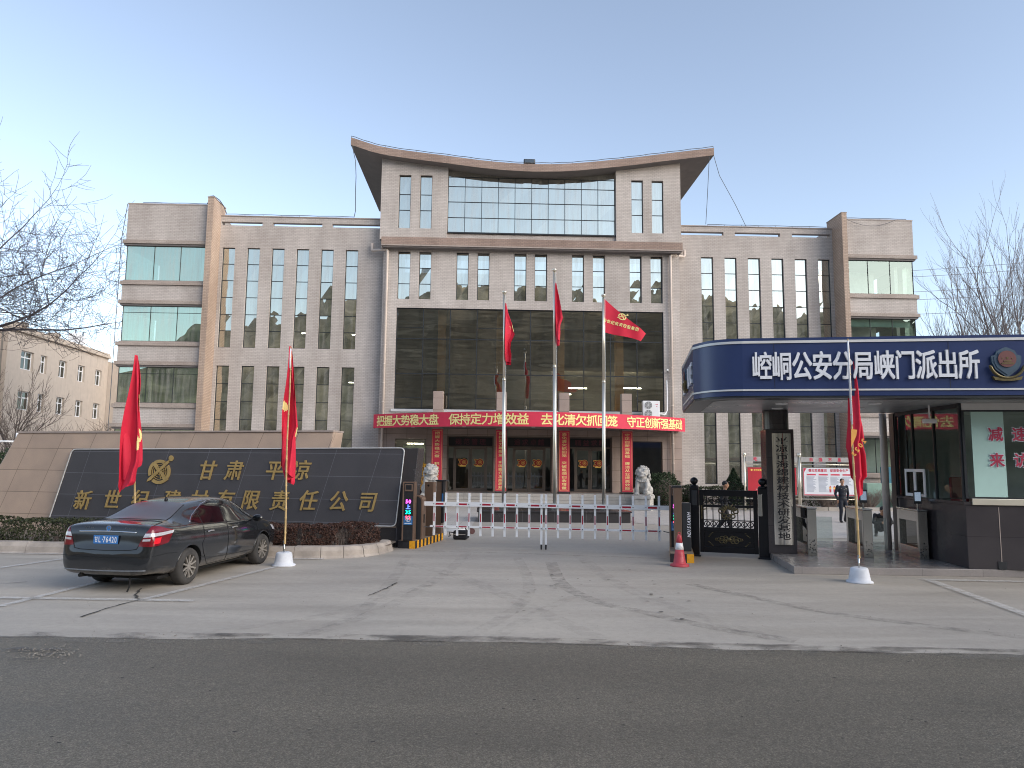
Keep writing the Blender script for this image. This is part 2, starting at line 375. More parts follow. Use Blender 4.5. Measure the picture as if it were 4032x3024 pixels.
# ---------------------------------------------------------------- ground, road, markings, hills
rnd = random.Random(7)
def sheet_poly(name, pts, z, mat, sub=None):
    mb = MB(); mb.add([(x, y, z) for x, y in pts], [tuple(range(len(pts)))]); return struct(mb.build(name, mat))
te = pm('bare_earth', '6d6255', .95, var=.25, scale=.05)
struct(MB().quad((-1500, -1500, -.06), (1500, -1500, -.06), (1500, 1500, -.06), (-1500, 1500, -.06)).build('ground', te))
struct(MB().quad((-70, 6.5, 0), (70, 6.5, 0), (70, 120, 0), (-70, 120, 0)).build('yard_pavement', M['yard']))
E0 = [(-9.2, 9.16), (-6.25, 9.14), (-2.87, 9.2), (0.03, 9.16), (2.77, 8.93), (6.1, 8.78), (9.5, 8.7)]
def edge_y(x):
    if x <= E0[0][0]: return E0[0][1]
    for (a, b), (c, d) in zip(E0, E0[1:]):
        if x <= c: return b + (d - b) * (x - a) / (c - a)
    return E0[-1][1]
top = []
x = -70.0
while x <= 70:
    k = noise.noise(Vector((x * .6, 3, 0))) * .10 + noise.noise(Vector((x * 2.5, 9, 0))) * .03
    top.append((x, edge_y(x) + (k if abs(x) < 14 else 0))); x += .08 if abs(x) < 14 else 2
sheet_poly('road', [(-70, -9), (70, -9)] + top[::-1], .006, M['asphalt'])
# grimy fringe where asphalt meets concrete, and dust on the road verge
def ribbon(name, pts, w, z, mat):
    P = [Vector((p[0], p[1], 0)) for p in pts]; V = []
    for i, p in enumerate(P):
        t = (P[min(i + 1, len(P) - 1)] - P[max(i - 1, 0)]).normalized(); nn = Vector((-t.y, t.x, 0)); ww = w[i] if hasattr(w, '__len__') else w
        V += [p + nn * ww / 2 + Vector((0, 0, z)), p - nn * ww / 2 + Vector((0, 0, z))]
    mb = MB(); mb.add(V, [(2 * i + 1, 2 * i + 3, 2 * i + 2, 2 * i) for i in range(len(P) - 1)]); return struct(mb.build(name, mat, uv=False))
ribbon('road_edge_grime', [(x, edge_y(x) + .10) for x in np.arange(-14, 14, .4)], .34, .010, M['wetgrime'])
ribbon('road_edge_dust', [(x, edge_y(x) - .12) for x in np.arange(-14, 14, .4)], .30, .014, M['dust'])
S4 = 4032 / 2212
def g2(x, y): p = gr(x * S4, y * S4); return (p.x, p.y)
def curve(pts, n=40):
    P = [Vector((a, b, 0)) for a, b in pts]; out = []
    P = [P[0] * 2 - P[1]] + P + [P[-1] * 2 - P[-2]]
    for i in range(1, len(P) - 2):
        for k in range(n):
            s = k / n; a, b, c, d = P[i - 1], P[i], P[i + 1], P[i + 2]
            q = .5 * ((2 * b) + (c - a) * s + (2 * a - 5 * b + 4 * c - d) * s * s + (3 * b - a - 3 * c + d) * s ** 3); out.append((q.x, q.y))
    out.append((P[-2].x, P[-2].y)); return out
marks = [([(1190, 1215), (1215, 1262), (1290, 1300), (1400, 1325), (1560, 1360), (1720, 1385)], .26, 'tyre_mark'),
         ([(1490, 1262), (1620, 1290), (1780, 1322), (2000, 1352), (2212, 1378)], .24, 'tyre_mark'),
         ([(1118, 1205), (1142, 1258), (1130, 1300), (1060, 1350), (980, 1388)], .22, 'tyre_faint'),
         ([(1010, 1195), (960, 1240), (860, 1300), (700, 1362), (560, 1385)], .24, 'tyre_faint'),
         ([(880, 1200), (850, 1250), (780, 1320), (650, 1375)], .22, 'tyre_faint'),
         ([(1240, 1290), (1150, 1330), (1060, 1385)], .2, 'tyre_faint'), ([(940, 1260), (700, 1330), (420, 1372)], .2, 'tyre_faint'),
         ([(880, 1190), (1100, 1196), (1440, 1208)], .12, 'tyre_mark'), ([(930, 1182), (1150, 1190), (1440, 1200)], .1, 'tyre_faint'),
         ([(1250, 1200), (1330, 1260), (1500, 1330), (1700, 1390)], .3, 'tyre_faint'), ([(860, 1215), (1000, 1250), (1180, 1330), (1300, 1385)], .3, 'tyre_faint')]
for i, (p, wd, mt) in enumerate(marks): ribbon('tyre_track', curve([g2(*q) for q in p], 16), wd, .004 + .0012 * (i + 1), M[mt])
# painted parking bays
pz = .020
def line(a, b, wd=.14): return ribbon('parking_line', [a + (b - a) * k / 6 for k in range(7)], wd, pz, M['paint'])
def gv(x, y): return Vector(g2(x, y)).to_3d()
line(gv(600, 1225), gv(300, 1300)); line(gv(275, 1243), gv(0, 1312)); line(gv(0, 1293), gv(420, 1300)); line(gv(150, 1207), gv(0, 1228)); line(gv(0, 1196), gv(180, 1199)); line(gv(560, 1207), gv(700, 1209))
line(gv(1992, 1253.5), gv(2300, 1260), .20); line(gv(2010, 1256), gv(2330, 1370), .19)
# cracks and dark spots
def crack(pts, wd=.022):
    out = []
    for a, b in zip(pts, pts[1:]):
        for k in range(5):
            s = k / 5; out.append((a[0] + (b[0] - a[0]) * s + rnd.gauss(0, .012), a[1] + (b[1] - a[1]) * s + rnd.gauss(0, .012)))
    out.append(pts[-1]); ribbon('pavement_crack', out, [wd * (.4 + rnd.random()) for _ in out], .012, M['crack'])
crack([g2(306, 1272), g2(292, 1285), g2(302, 1296), g2(232, 1315), g2(175, 1334)], .034)
crack([g2(858, 1260), g2(838, 1270), g2(820, 1278), g2(796, 1288)], .026)
crack([g2(60, 1258), g2(0, 1262)], .02)
mb = MB()
for i in range(80):
    if i < 26: px, py = rnd.uniform(1090, 1500), rnd.uniform(1225, 1340)
    elif i < 34: px, py = rnd.gauss(1200, 22), rnd.gauss(1264, 6)
    else: px, py = rnd.uniform(0, 2212), rnd.uniform(1425, 1650)
    c = Vector(g2(px, py)); r = rnd.uniform(.010, .024) * (1.1 if i < 34 else .55); k = 9
    mb.add([(c.x + math.cos(2 * math.pi * j / k) * r * 1.6 * rnd.uniform(.7, 1.2), c.y + math.sin(2 * math.pi * j / k) * r * rnd.uniform(.7, 1.2), .013 + .0002 * i) for j in range(k)], [tuple(range(k))])
struct(mb.build('oil_spots', M['crack'], uv=False), 'stuff')
sheet_poly('pothole_patch', [g2(-10, 1418), g2(20, 1430), g2(60, 1434), g2(115, 1434), g2(150, 1426), g2(172, 1416), g2(160, 1408), g2(120, 1402), g2(80, 1405), g2(50, 1400), g2(10, 1404), g2(-10, 1406)], .018, M['wetgrime'])
def gravel(name, n, pick, smin, smax, mat, z=.006):
    mb = MB(); r = random.Random(n)
    for _ in range(n):
        x, y = pick(r); s = smin + (smax - smin) * r.random() ** 3; a = r.uniform(0, 6.28); k = len(mb.v); ca, sa = math.cos(a) * s, math.sin(a) * s
        V = [(x + ca, y + sa, z), (x - sa * .8, y + ca * .8, z), (x - ca * .9, y - sa * .9, z), (x + sa, y - ca, z), (x + s * r.uniform(-.3, .3), y + s * r.uniform(-.3, .3), z + s * r.uniform(.5, .9))]
        mb.add(V, [(0, 1, 4), (1, 2, 4), (2, 3, 4), (3, 0, 4)])
    return struct(mb.build(name, mat, uv=False), 'stuff')
gm_ = pm('grey_grit', '78736b', .9, var=.5, scale=30)
def pk(r): p = g2(r.gauss(95, 45), r.gauss(1416, 8)); return p
gravel('pothole_gravel', 380, pk, .004, .018, gm_, .02)
def pk2(r):
    x = r.uniform(-9, 9); return (x, edge_y(x) + r.gauss(-.06, .14))
gravel('roadside_grit', 900, pk2, .003, .014, gm_)
gravel('road_grit', 900, lambda r: (r.uniform(-7, 7), r.uniform(5, 9)), .002, .008, gm_)
gravel('yard_grit', 500, lambda r: (r.uniform(-9, 10), r.uniform(9.5, 18)), .003, .010, gm_, .001)
# plaza paving inside the gate
sheet_poly('plaza_paving', [(-30, 24.0), (-1.35, 23.2), (-1.35, 42), (-30, 42)], .008, M['plaza'])
sheet_poly('plaza_paving', [(4.7, 27.4), (9.5, 22.5), (40, 21.0), (40, 45), (4.7, 42)], .008, M['plaza'])
# hills
th = NT('winter_hillside'); v = th.coord(); f = th.noise(th.coord('Object', (1, 1, 3.5)), .045, 9, .68); g = th.noise(th.coord('Object', (.02, .02, .12)), 2, 6, .6)
th.set(th.mix(th.ramp(f, [(.3, hexc('4c463d')), (.5, hexc('8f836d')), (.72, hexc('c6b599'))]), th.ramp(g, [(.3, (.7, .7, .7)), (.7, (1.15, 1.15, 1.15))]), 1, 'MULTIPLY'), .95, 0, .1)
def ridge(name, az0, az1, d, elev, depth, n=90, rows=14):
    V = []; F = []
    for i in range(n + 1):
        s = i / n; a = R(az0 + (az1 - az0) * s); e = elev(s)
        for j in range(rows + 1):
            q = j / rows; rr = d + depth * q; h = (rr * math.tan(R(max(e, 0)))) * math.sin(min(1, q * 1.25) * math.pi / 2) * (1 if q < .8 else 1 - (q - .8) * 1.5)
            h *= 1 + (0 if d < 100 else .07) * noise.noise(Vector((math.sin(a) * rr * .02, math.cos(a) * rr * .02, 2))) + .05 * noise.noise(Vector((math.sin(a) * rr * .09, math.cos(a) * rr * .09, 7)))
            V.append((math.sin(a) * rr, math.cos(a) * rr, h - .5))
    w_ = rows + 1
    F = [(i * w_ + j, i * w_ + j + 1, (i + 1) * w_ + j + 1, (i + 1) * w_ + j) for i in range(n) for j in range(rows)]
    mb = MB(); mb.add(V, F); return struct(mb.build(name, th.mat, smooth=True, uv=False))
RU = [(-40, 8.5), (-26, 7.6), (-20, 7.9), (-16, 8.7), (-15, 9.7), (-12, 10.0), (-10.5, 10.5), (-9.2, 10.2), (-7.6, 11.4), (-5, 11.4), (-3.4, 11.6), (-1.8, 12.7), (-.4, 12.5), (1.4, 12.0), (3.2, 12.2), (5, 11.9), (8, 11.9), (10, 12.0), (12.5, 12.4), (14, 12.2), (16.6, 11.6), (18, 11.3), (19.5, 11.6), (26, 11), (40, 10)]
def ridge_el(s):
    ph = R(92 + 176 * s - 180); rr = 75 + 120 * .8; Yr = 80 + rr * math.cos(ph); u = -40 * rr * math.sin(ph) / Yr
    z = float(np.interp(u, [p[0] for p in RU], [p[1] for p in RU])) + .12 * math.sin(u * 3.1) + .08 * math.sin(u * 7.3)
    return math.degrees(math.atan((2.2 + (z - 2.2) / 40 * Yr) / rr))
ridge('hill', 92, 268, 75, ridge_el, 120, 220)
ridge('hill', 33.3, 75, 210, lambda s: min(15, 5.8 + 24 * s), 160, 50)
ridge('hill', -34, -26, 230, lambda s: 6.3 + .8 * math.sin(s * 3), 80, 30)
# ---------------------------------------------------------------- main office building (local frame: u along the facade, y into the building)
BA = R(1.9); BO = Vector((-math.sin(BA) * 40, math.cos(BA) * 40, 0))
def bw(u, y, z=0.0): return BO + Vector((math.cos(BA) * u - math.sin(BA) * y, math.sin(BA) * u + math.cos(BA) * y, z))
BLD = thing('office_building', 'grey brick office block with upswept curved roof and glazed entrance hall', 'building', BO, BA)
def wall(name, u0, u1, z0, z1, y, th_, holes, mat, parent=None):
    us = sorted({u0, u1} | {h[0] for h in holes} | {h[1] for h in holes}); zs = sorted({z0, z1} | {h[2] for h in holes} | {h[3] for h in holes})
    mb = MB(); inside = lambda a, b: any(h[0] - 1e-6 <= a <= h[1] + 1e-6 and h[2] - 1e-6 <= b <= h[3] + 1e-6 for h in holes)
    for a, b in zip(us, us[1:]):
        for c, d in zip(zs, zs[1:]):
            if inside((a + b) / 2, (c + d) / 2): continue
            mb.quad((a, y, c), (b, y, c), (b, y, d), (a, y, d)); mb.quad((b, y + th_, c), (a, y + th_, c), (a, y + th_, d), (b, y + th_, d))
    for a, b, c, d in holes:
        mb.quad((a, y, c), (a, y + th_, c), (a, y + th_, d), (a, y, d)); mb.quad((b, y + th_, c), (b, y, c), (b, y, d), (b, y + th_, d))
        mb.quad((a, y + th_, c), (a, y, c), (b, y, c), (b, y + th_, c)); mb.quad((a, y, d), (a, y + th_, d), (b, y + th_, d), (b, y, d))
    mb.quad((u0, y + th_, z0), (u0, y, z0), (u0, y, z1), (u0, y + th_, z1)); mb.quad((u1, y, z0), (u1, y + th_, z0), (u1, y + th_, z1), (u1, y, z1))
    mb.quad((u0, y, z1), (u1, y, z1), (u1, y + th_, z1), (u0, y + th_, z1))
    return mb.build(name, mat, parent or BLD)
def window(h, y, zs, us=(), g='gwing', fr=.035, mul=.03, name='window', mat='frame', extra=(), parent=None, dep=.07):
    a, b, c, d = h; mb = MB(); e = .003
    mb.box(a + e, a + fr, y, y + dep, c + e, d - e); mb.box(b - fr, b - e, y, y + dep, c + e, d - e)
    mb.box(a + fr, b - fr, y, y + dep, d - fr, d - e); mb.box(a + fr, b - fr, y, y + dep, c + e, c + fr)
    for z in zs: mb.box(a + fr, b - fr, y + .004, y + dep - .004, z - mul / 2, z + mul / 2)
    for u in us: mb.box(u - mul / 2, u + mul / 2, y + .002, y + dep - .002, c + fr, d - fr)
    for p in extra: mb.box(p[0], p[1], y + .006, y + dep - .006, p[2], p[3])
    w_ = mb.build(name, M[mat], parent or BLD)
    pb = MB(); uu = [a + fr] + list(us) + [b - fr]; zz = [c + fr] + sorted(zs) + [d - fr]
    for i in range(len(uu) - 1):                       # each pane of a window is very slightly out of true, as real glazing is
        for j in range(len(zz) - 1):
            q = lambda: rnd.gauss(0, .0025)
            pb.quad((uu[i], y + dep / 2 + q(), zz[j]), (uu[i + 1], y + dep / 2 + q(), zz[j]), (uu[i + 1], y + dep / 2 + q(), zz[j + 1]), (uu[i], y + dep / 2 + q(), zz[j + 1]))
    pb.build('pane', M[g], w_); return w_
UZ = (8.42, 14.12); LZ = (1.15, 7.4); MUL = [13.19, 12.24, 11.28, 10.31, 9.38]; LMUL = [6.42, 5.42, 4.42, 3.42, 2.42]
for u0, u1, first, pitch in ((-15.25, -5.95, -15.08, 1.38), (10.72, 19.88, 12.15, 1.37)):
    hs = []
    for i in range(6):
        a = first + pitch * i; hs += [(a, a + .70, *UZ), (a, a + .71, *LZ)]
    side = -1 if u0 < 0 else 1
    sl = [(-15.22, -12.93), (-12.34, -9.56), (-9.0, -6.3)] if side < 0 else [(10.9, 13.49), (14.16, 16.82), (17.51, 19.8)]
    wall('wing_wall', u0, u1, 0, 15.93, 0, .3, hs + [(a, b, 15.42, 15.62) for a, b in sl], M['brick'])
    for h in hs: window(h, .10, MUL if h[2] > 8 else LMUL)
    mb = MB(); z = 15.94                                 # coping
    mb.box(u0, u1, -.04, .34, z, z + .05); mb.build('coping', M['band'], BLD)
    mb = MB(); mb.box(u0, u1, .305, .9, 15.1, 15.2); mb.build('roof_slab', M['soffit'], BLD)
    # rooms behind: floor slabs and a back wall
    mb = MB()
    for z in (0.0, 4.15, 7.75, 11.35, 14.7): mb.box(u0 + .05, u1 - .05, .32, 6, z - .12, z)
    mb.box(u0 + .05, u1 - .05, 6, 6.2, 0, 15.1); mb.build('interior', M['room'], BLD)
    mb = MB()
    for a, z in ((first + pitch * 3 + .05, 9.55), (first + pitch * 3 + .3, 8.95), (first + pitch * 5 + .2, 9.5), (first + pitch * 5 + .1, 6.7)) if side < 0 else ():
        mb.box(a, a + .6, 1.6, 1.66, z, z + .05)
    if mb.v: mb.build('ceiling_lamp', M['tube'], BLD)
# fins between wings and towers
for u0, u1, zt in ((-15.57, -15.25, 16.58), (19.88, 20.17, 16.5)):
    MB().box(u0, u1, -1.2, .6, 0, zt).build('brick_fin', M['brickwarm'], BLD)
    MB().box(u0 - .02, u1 + .02, -1.22, .62, zt + .001, zt + .05).build('fin_cap', M['band'], BLD)
# towers with wrap-round glass bands
M['towerband'] = brick('tower_cornice_brick', hexc('b0a49b'), hexc('a69a91'), hexc('978c84'))
M['blind'] = pm('pale_green_blind', '9fb8a8', .8)
def tower(u0, u1, out):
    yf = -.9; yb = 8.0; lo = min(u0, u1); hi = max(u0, u1)
    inner = hi if out < 0 else lo
    def band(z0, z1, grow=0.0, mat='brick', name='tower_wall'):
        a, b = (lo - grow, hi) if out < 0 else (lo, hi + grow)
        MB().box(a, b, yf - grow, yb, z0, z1).build(name, M[mat], BLD)
    band(14.16, 16.2)
    band(16.203, 16.27, .02, 'band', 'coping')
    bands = [(11.86, 13.86), (8.5, 10.5), (5.15, 7.15), (1.8, 3.8)]
    for k, (c, d) in enumerate(bands):
        band(d + .10, d + .297, .13, 'towerband', 'cornice'); band(d, d + .097, .05, 'soffit', 'cornice')
        band(c - .20, c - .003, .13, 'towerband', 'cornice'); band(c - .003 - .0, c + .06, .02, 'band', 'sill')
        zlo = bands[k + 1][1] + .30 if k < 3 else 0
        band(zlo, c - .203, .03 if k < 3 else 0)
        # glazing: front and outer side
        g = 'gteal' if out < 0 else 'gclear'
        n = 3; us = [lo + .12 + (hi - lo - .12) * (i / n) for i in range(1, n)] if out < 0 else [lo + (hi - lo - .12) * i / n for i in range(1, n)]
        zs = [c + (d - c) * .82] if k in (1, 2) and out < 0 else []
        fa, fb = (lo + .06, hi - .002) if out < 0 else (lo + .002, hi - .06)
        window((fa, fb, c + .062, d - .002), yf + .05, zs, us, g, .02, .018, 'window')
        uo = lo + .03 if out < 0 else hi - .03
        wb = MB(); wb.box(uo - .01, uo + .01, yf + .16, yf + .19, c + .062, d - .002); wf = wb.build('window', M['frame'], BLD)
        MB().quad((uo, yf + .19, c + .062), (uo, 3.0, c + .062), (uo, 3.0, d - .002), (uo, yf + .19, d - .002)).build('pane', M[g], wf)
        ib = MB()
        if out < 0: ib.box(lo + .3, hi - .01, 2.6, 2.8, c, d); ib.box(hi - .3, hi - .005, .4, 2.6, c + .07, d - .01)
        else: ib.box(lo + .01, hi - 1.0, 1.6, 1.8, c + .07, d - .01); ib.box(hi - .5, hi - .3, .3, .7, c + .07, d - .01)
        ib.build('interior', M['roomlt'], BLD)
        if k == 2 or k == 1:
            MB().box(lo + .2, hi - .2, yf + .35, yf + .38, d - .42, d - .02).build('blind', M['blind'], BLD)
    # hollow the band zone: solid core behind the rooms
    MB().box(lo + (.02 if out > 0 else 2.0), hi - (2.0 if out > 0 else .02), 3.05, yb - .05, .05, 14.1).build('core', M['room'], BLD)
tower(-20.0, -15.573, -1); tower(20.173, 24.12, 1)
# ---- central block
UL, UR, YC = -5.95, 10.72, -.6
cw = [(-5.15, .69), (-3.97, .68), (-1.88, .68), (-.70, .67), (1.37, .68), (2.52, .69), (4.62, .68), (5.80, .69), (7.89, .69), (9.08, .69)]
hs = [(a, a + b, 11.21, 13.95) for a, b in cw]; HALL = (-5.15, 9.78, 5.08, 10.72)
wall('central_wall', UL, UR, 4.2, 14.6, YC, .35, hs + [HALL], M['brick'])
for h in hs: window(h, YC + .22, [12.13, 13.04])
MB().box(UL, UR, YC + .35, .3, 14.2, 14.6).build('roof_slab', M['soffit'], BLD)
hu = [-5.15 + 14.93 * i / 10 for i in range(1, 10)]; pw = 1.493
def op(i, za, zb):
    a = -5.15 + pw * i; return [(a + .02, a + pw - .02, za - .012, za + .012)]
ex = []
for i in (0, 3, 6, 9): ex += op(i, 9.64, 9) + op(i, 5.72, 5)
window(HALL, YC + .1, [9.0, 7.05], hu, 'gdark', .05, .045, extra=ex)
MB().box(-5.3, 9.9, YC - .06, YC + .1, 4.93, 5.075).build('sill', M['aluwhite'], BLD)
mb = MB(); mb.box(UL + .1, UR - .1, 4.6, 4.8, 4.5, 14.1); mb.box(UL + .1, UR - .1, YC + .4, 4.6, 10.85, 11.05); mb.box(UL + .1, UR - .1, YC + .4, 4.6, 4.55, 4.7); mb.box(UL + .1, UR - .1, YC + 2.4, 4.6, 7.6, 7.8)
mb.box(UL + .05, UL + .2, YC + .36, 4.6, 4.7, 14.1); mb.box(UR - .2, UR - .05, YC + .36, 4.6, 4.7, 14.1); mb.build('interior', M['room'], BLD)
for u in (-2.65, .65, 4.05, 7.4): MB().box(u - .22, u + .22, YC + .6, YC + 1.0, 4.7, 10.85).build('interior_column', M['tancol'], BLD)
for u, y, z in ((4.7, 1.6, 6.55), (7.9, 1.6, 6.6), (4.2, 2.2, 6.25), (7.6, 2.2, 6.22)):
    MB().box(u, u + (1.05 if y < 2 else .7), y, y + .06, z, z + .05).build('ceiling_lamp', M['tube'], BLD)
# cornice between floors
mb = MB(); mb.box(-6.03, 10.79, -1.1, YC + .2, 14.17, 14.6); mb.build('cornice', M['brickred'], BLD)
MB().box(-6.03, 10.79, -1.12, YC - .003, 14.10, 14.168).build('cornice_trim', M['band'], BLD); MB().box(-5.95, 10.72, -1.05, YC - .003, 14.03, 14.098).build('cornice_trim', M['soffit'], BLD)
# top storey
RP = [(-7.88, 19.80), (-5.95, 19.27), (-2.45, 18.86), (0, 18.6), (2.3, 18.5), (4.6, 18.6), (7.5, 18.95), (10.0, 19.33), (12.65, 19.72)]
RC = curve(RP, 8)
def roofz(u): return float(np.interp(u, [p[0] for p in RC], [p[1] for p in RC]))
TL, TR = -6.2, 10.85
tw = [(-5.20, .67), (-4.01, .68), (8.02, .67), (9.19, .67)]; CT = (-2.43, 7.10, 15.13, 19.0)
for a, b, q in ((TL, -2.45, tw[:2]), (7.14, TR, tw[2:])):
    hs = [(p, p + s_, 15.27, 18.38) for p, s_ in q]
    zt = 18.6
    RPc = [(u, z + .1) for u, z in RC if a < u < b]
    za, zb = roofz(a) + .1, roofz(b) + .1
    MB().prism([(a, 18.603), (b, 18.603), (b, zb)] + RPc[::-1] + [(a, za)], YC, YC + .45).build('pier_wall', M['brick'], BLD)
    wall('pier_wall', a, b, 14.603, zt, YC, .45, hs, M['brick'])
    for h in hs: window(h, YC + .14, [16.36, 17.28])
MB().box(-2.449, 7.139, YC + .15, YC + .45, 14.603, 15.12).build('curtain_base_wall', M['brick'], BLD)
MB().box(-2.449, 7.139, YC + .05, YC + .149, 15.05, 15.128).build('sill', M['frame'], BLD)
cu = [-2.43 + 9.53 * i / 10 for i in range(1, 10)]
CW = window((-2.445, 7.13, 15.13, 18.46), YC + .3, [16.05, 16.97, 17.88], cu, 'gwing', .03, .03)
up = [(u, z + .05) for u, z in RC if -2.4 < u < 7.1]
MB().prism([(-2.445, 18.463), (7.13, 18.463), (7.13, roofz(7.13) + .05)] + up[::-1] + [(-2.445, roofz(-2.445) + .05)], YC + .32, YC + .36).build('pane', M['gwing'], CW)
MB().box(TL + .1, TR - .1, 3.2, 3.4, 14.6, 18.2).build('interior', M['room'], BLD)
for a, b in ((TL, TL + .3), (TR - .3, TR)): MB().box(a, b, YC + .455, 9, 14.603, 19.3).build('side_wall', M['brick'], BLD)
# curved roof, extruded backwards
mb = MB(); nn = len(RC); yf, yb = -1.2, 9.5
V = []
for y in (yf, yb):
    for u, z in RC: V.append((u, y, z))
    for u, z in RC: V.append((u, y, z + .44))
F = []
for i in range(nn - 1):
    F += [(i, i + 1, nn + i + 1, nn + i), (2 * nn + i, 3 * nn + i, 3 * nn + i + 1, 2 * nn + i + 1), (i, 2 * nn + i, 2 * nn + i + 1, i + 1), (nn + i, nn + i + 1, 3 * nn + i + 1, 3 * nn + i)]
F += [(0, nn, 3 * nn, 2 * nn), (nn - 1, 3 * nn - 1, 4 * nn - 1, 2 * nn - 1)]
mm = [0 if q % 4 in (0, 1, 3) else 1 for q in range(len(F))]; mm[-1] = mm[-2] = 0
mb.v = [tuple(p) for p in V]; mb.f = F; mb.m = mm; ROOF = mb.build('curved_roof', [M['brickred'], M['soffit']], BLD)
# lightning rail along roof and parapets
def rail(name, pts, h=.14, step=1.0):
    mb = MB(); up = [(p[0], p[1], p[2] + h + .012 * math.sin(i * 1.7)) for i, p in enumerate(pts)]; mb.tube(up, .018, 5)
    for p, q in list(zip(pts, up))[::max(1, int(step))]: mb.tube([p, q], .01, 4)
    return mb.build(name, M['cable'], ROOF if name == 'roof_rail' else BLD, uv=False)
rail('roof_rail', [(u, yf + .12, z + .44) for u, z in RC], .13, 4)
rail('parapet_rail', [(u, .1, 15.98) for u in np.linspace(-15.0, -7.8, 15)], .12, 2); rail('parapet_rail', [(u, .1, 15.98) for u in np.linspace(12.6, 19.6, 15)], .12, 2)
rail('parapet_rail', [(u, -.7, 16.27) for u in np.linspace(-19.3, -15.8, 8)], .12, 2); rail('parapet_rail', [(u, -.7, 16.27) for u in np.linspace(20.3, 23.9, 8)], .12, 2)
mb = MB(); mb.tube([(-15.8, -.7, 16.39), (-15.68, -.8, 16.5), (-15.6, -.9, 16.75), (-15.4, -.9, 16.78), (-15.2, -.5, 16.68), (-15.12, -.1, 16.5), (-15.0, .1, 16.12)], .025, 5); mb.build('cable', M['cable'], BLD, uv=False)
mb = MB(); mb.tube([(-7.8, .1, 16.1), (-7.72, 0, 16.4), (-7.66, -.5, 17.4), (-7.58, -.9, 18.1), (-7.6, -1.1, 18.9), (-7.84, -1.15, 19.9)], .02, 5); mb.build('cable', M['cable'], BLD, uv=False)
mb = MB(); mb.tube([(12.5, .1, 16.1), (12.47, -.3, 17.2), (12.4, -.9, 18.7), (12.4, -1.15, 19.8)], .016, 5); mb.tube([(14.9, .1, 15.95), (14.0, -.6, 17.1), (13.0, -1.0, 18.6), (12.62, -1.15, 19.8)], .016, 5); mb.build('cable', M['cable'], BLD, uv=False)
mb = MB(); mb.tube([(20.2 + .24 * i, -1.03, 16.2 - .38 * math.sin(i / 12 * math.pi)) for i in range(13)], .012, 4); mb.build('cable', M['cable'], BLD, uv=False)
# downpipes with hopper elbows
for u, s_ in ((-5.72, -1), (10.17, 1)):
    mb = MB(); u2 = u + s_ * .95
    mb.tube([(u2, -.25, 14.45), (u2, -.25, 14.08), (u2 - s_ * .05, -.3, 14.02), (u + s_ * .06, -.75, 13.98), (u, -.78, 13.9), (u, -.76, 13.7), (u, -.74, .2)], .075, 10)
    mb.tube([(u + s_ * .3, -.7, 14.3), (u + s_ * .3, -.75, 14.0)], .07, 10)
    for z in np.arange(1.2, 13.6, 1.05): mb.lathe([(.088, 0), (.088, .05)], 10, (u, -.74, z))
    mb.build('downpipe', M['pipe'], BLD, smooth=True)
mb = MB(); mb.tube([(-20.02, -.95, 16.2), (-20.15, -1.08, 14.2), (-20.15, -1.08, 0.2)], .02, 5); mb.build('cable', M['cable'], BLD, uv=False)
# ---- entrance: stone ground floor, doors, columns, canopy, steps
LAND = .62
DO = [(-2.19, .34), (1.05, 3.53), (4.46, 6.84)]; SW = [(-5.02, -3.34), (7.97, 9.64)]
YE = YC + .02
wall('entrance_wall', UL, UR, 0, 4.197, YE, .4, [(a, b, LAND + .02, 3.66) for a, b in DO] + [(a, b, LAND + .25, 3.46) for a, b in SW], M['stone'])
for a, b in SW: window((a, b, LAND + .25, 3.46), YE + .15, [], [], 'gdark', .05, name='window', mat='bronze')
MB().box(SW[0][0] + .1, SW[0][1] - .1, 2.2, 2.25, .9, 3.2).build('blind', M['blind'], BLD)
MB().box(-4.5, -3.6, .6, .66, 3.2, 3.25).build('ceiling_lamp', M['tube'], BLD)
MB().box(UL + .2, UR - .2, 4.0, 4.2, .1, 4.15).build('interior', M['room'], BLD); MB().box(UL + .2, UR - .2, YE + .41, 4.0, .45, LAND).build('interior', M['room'], BLD)
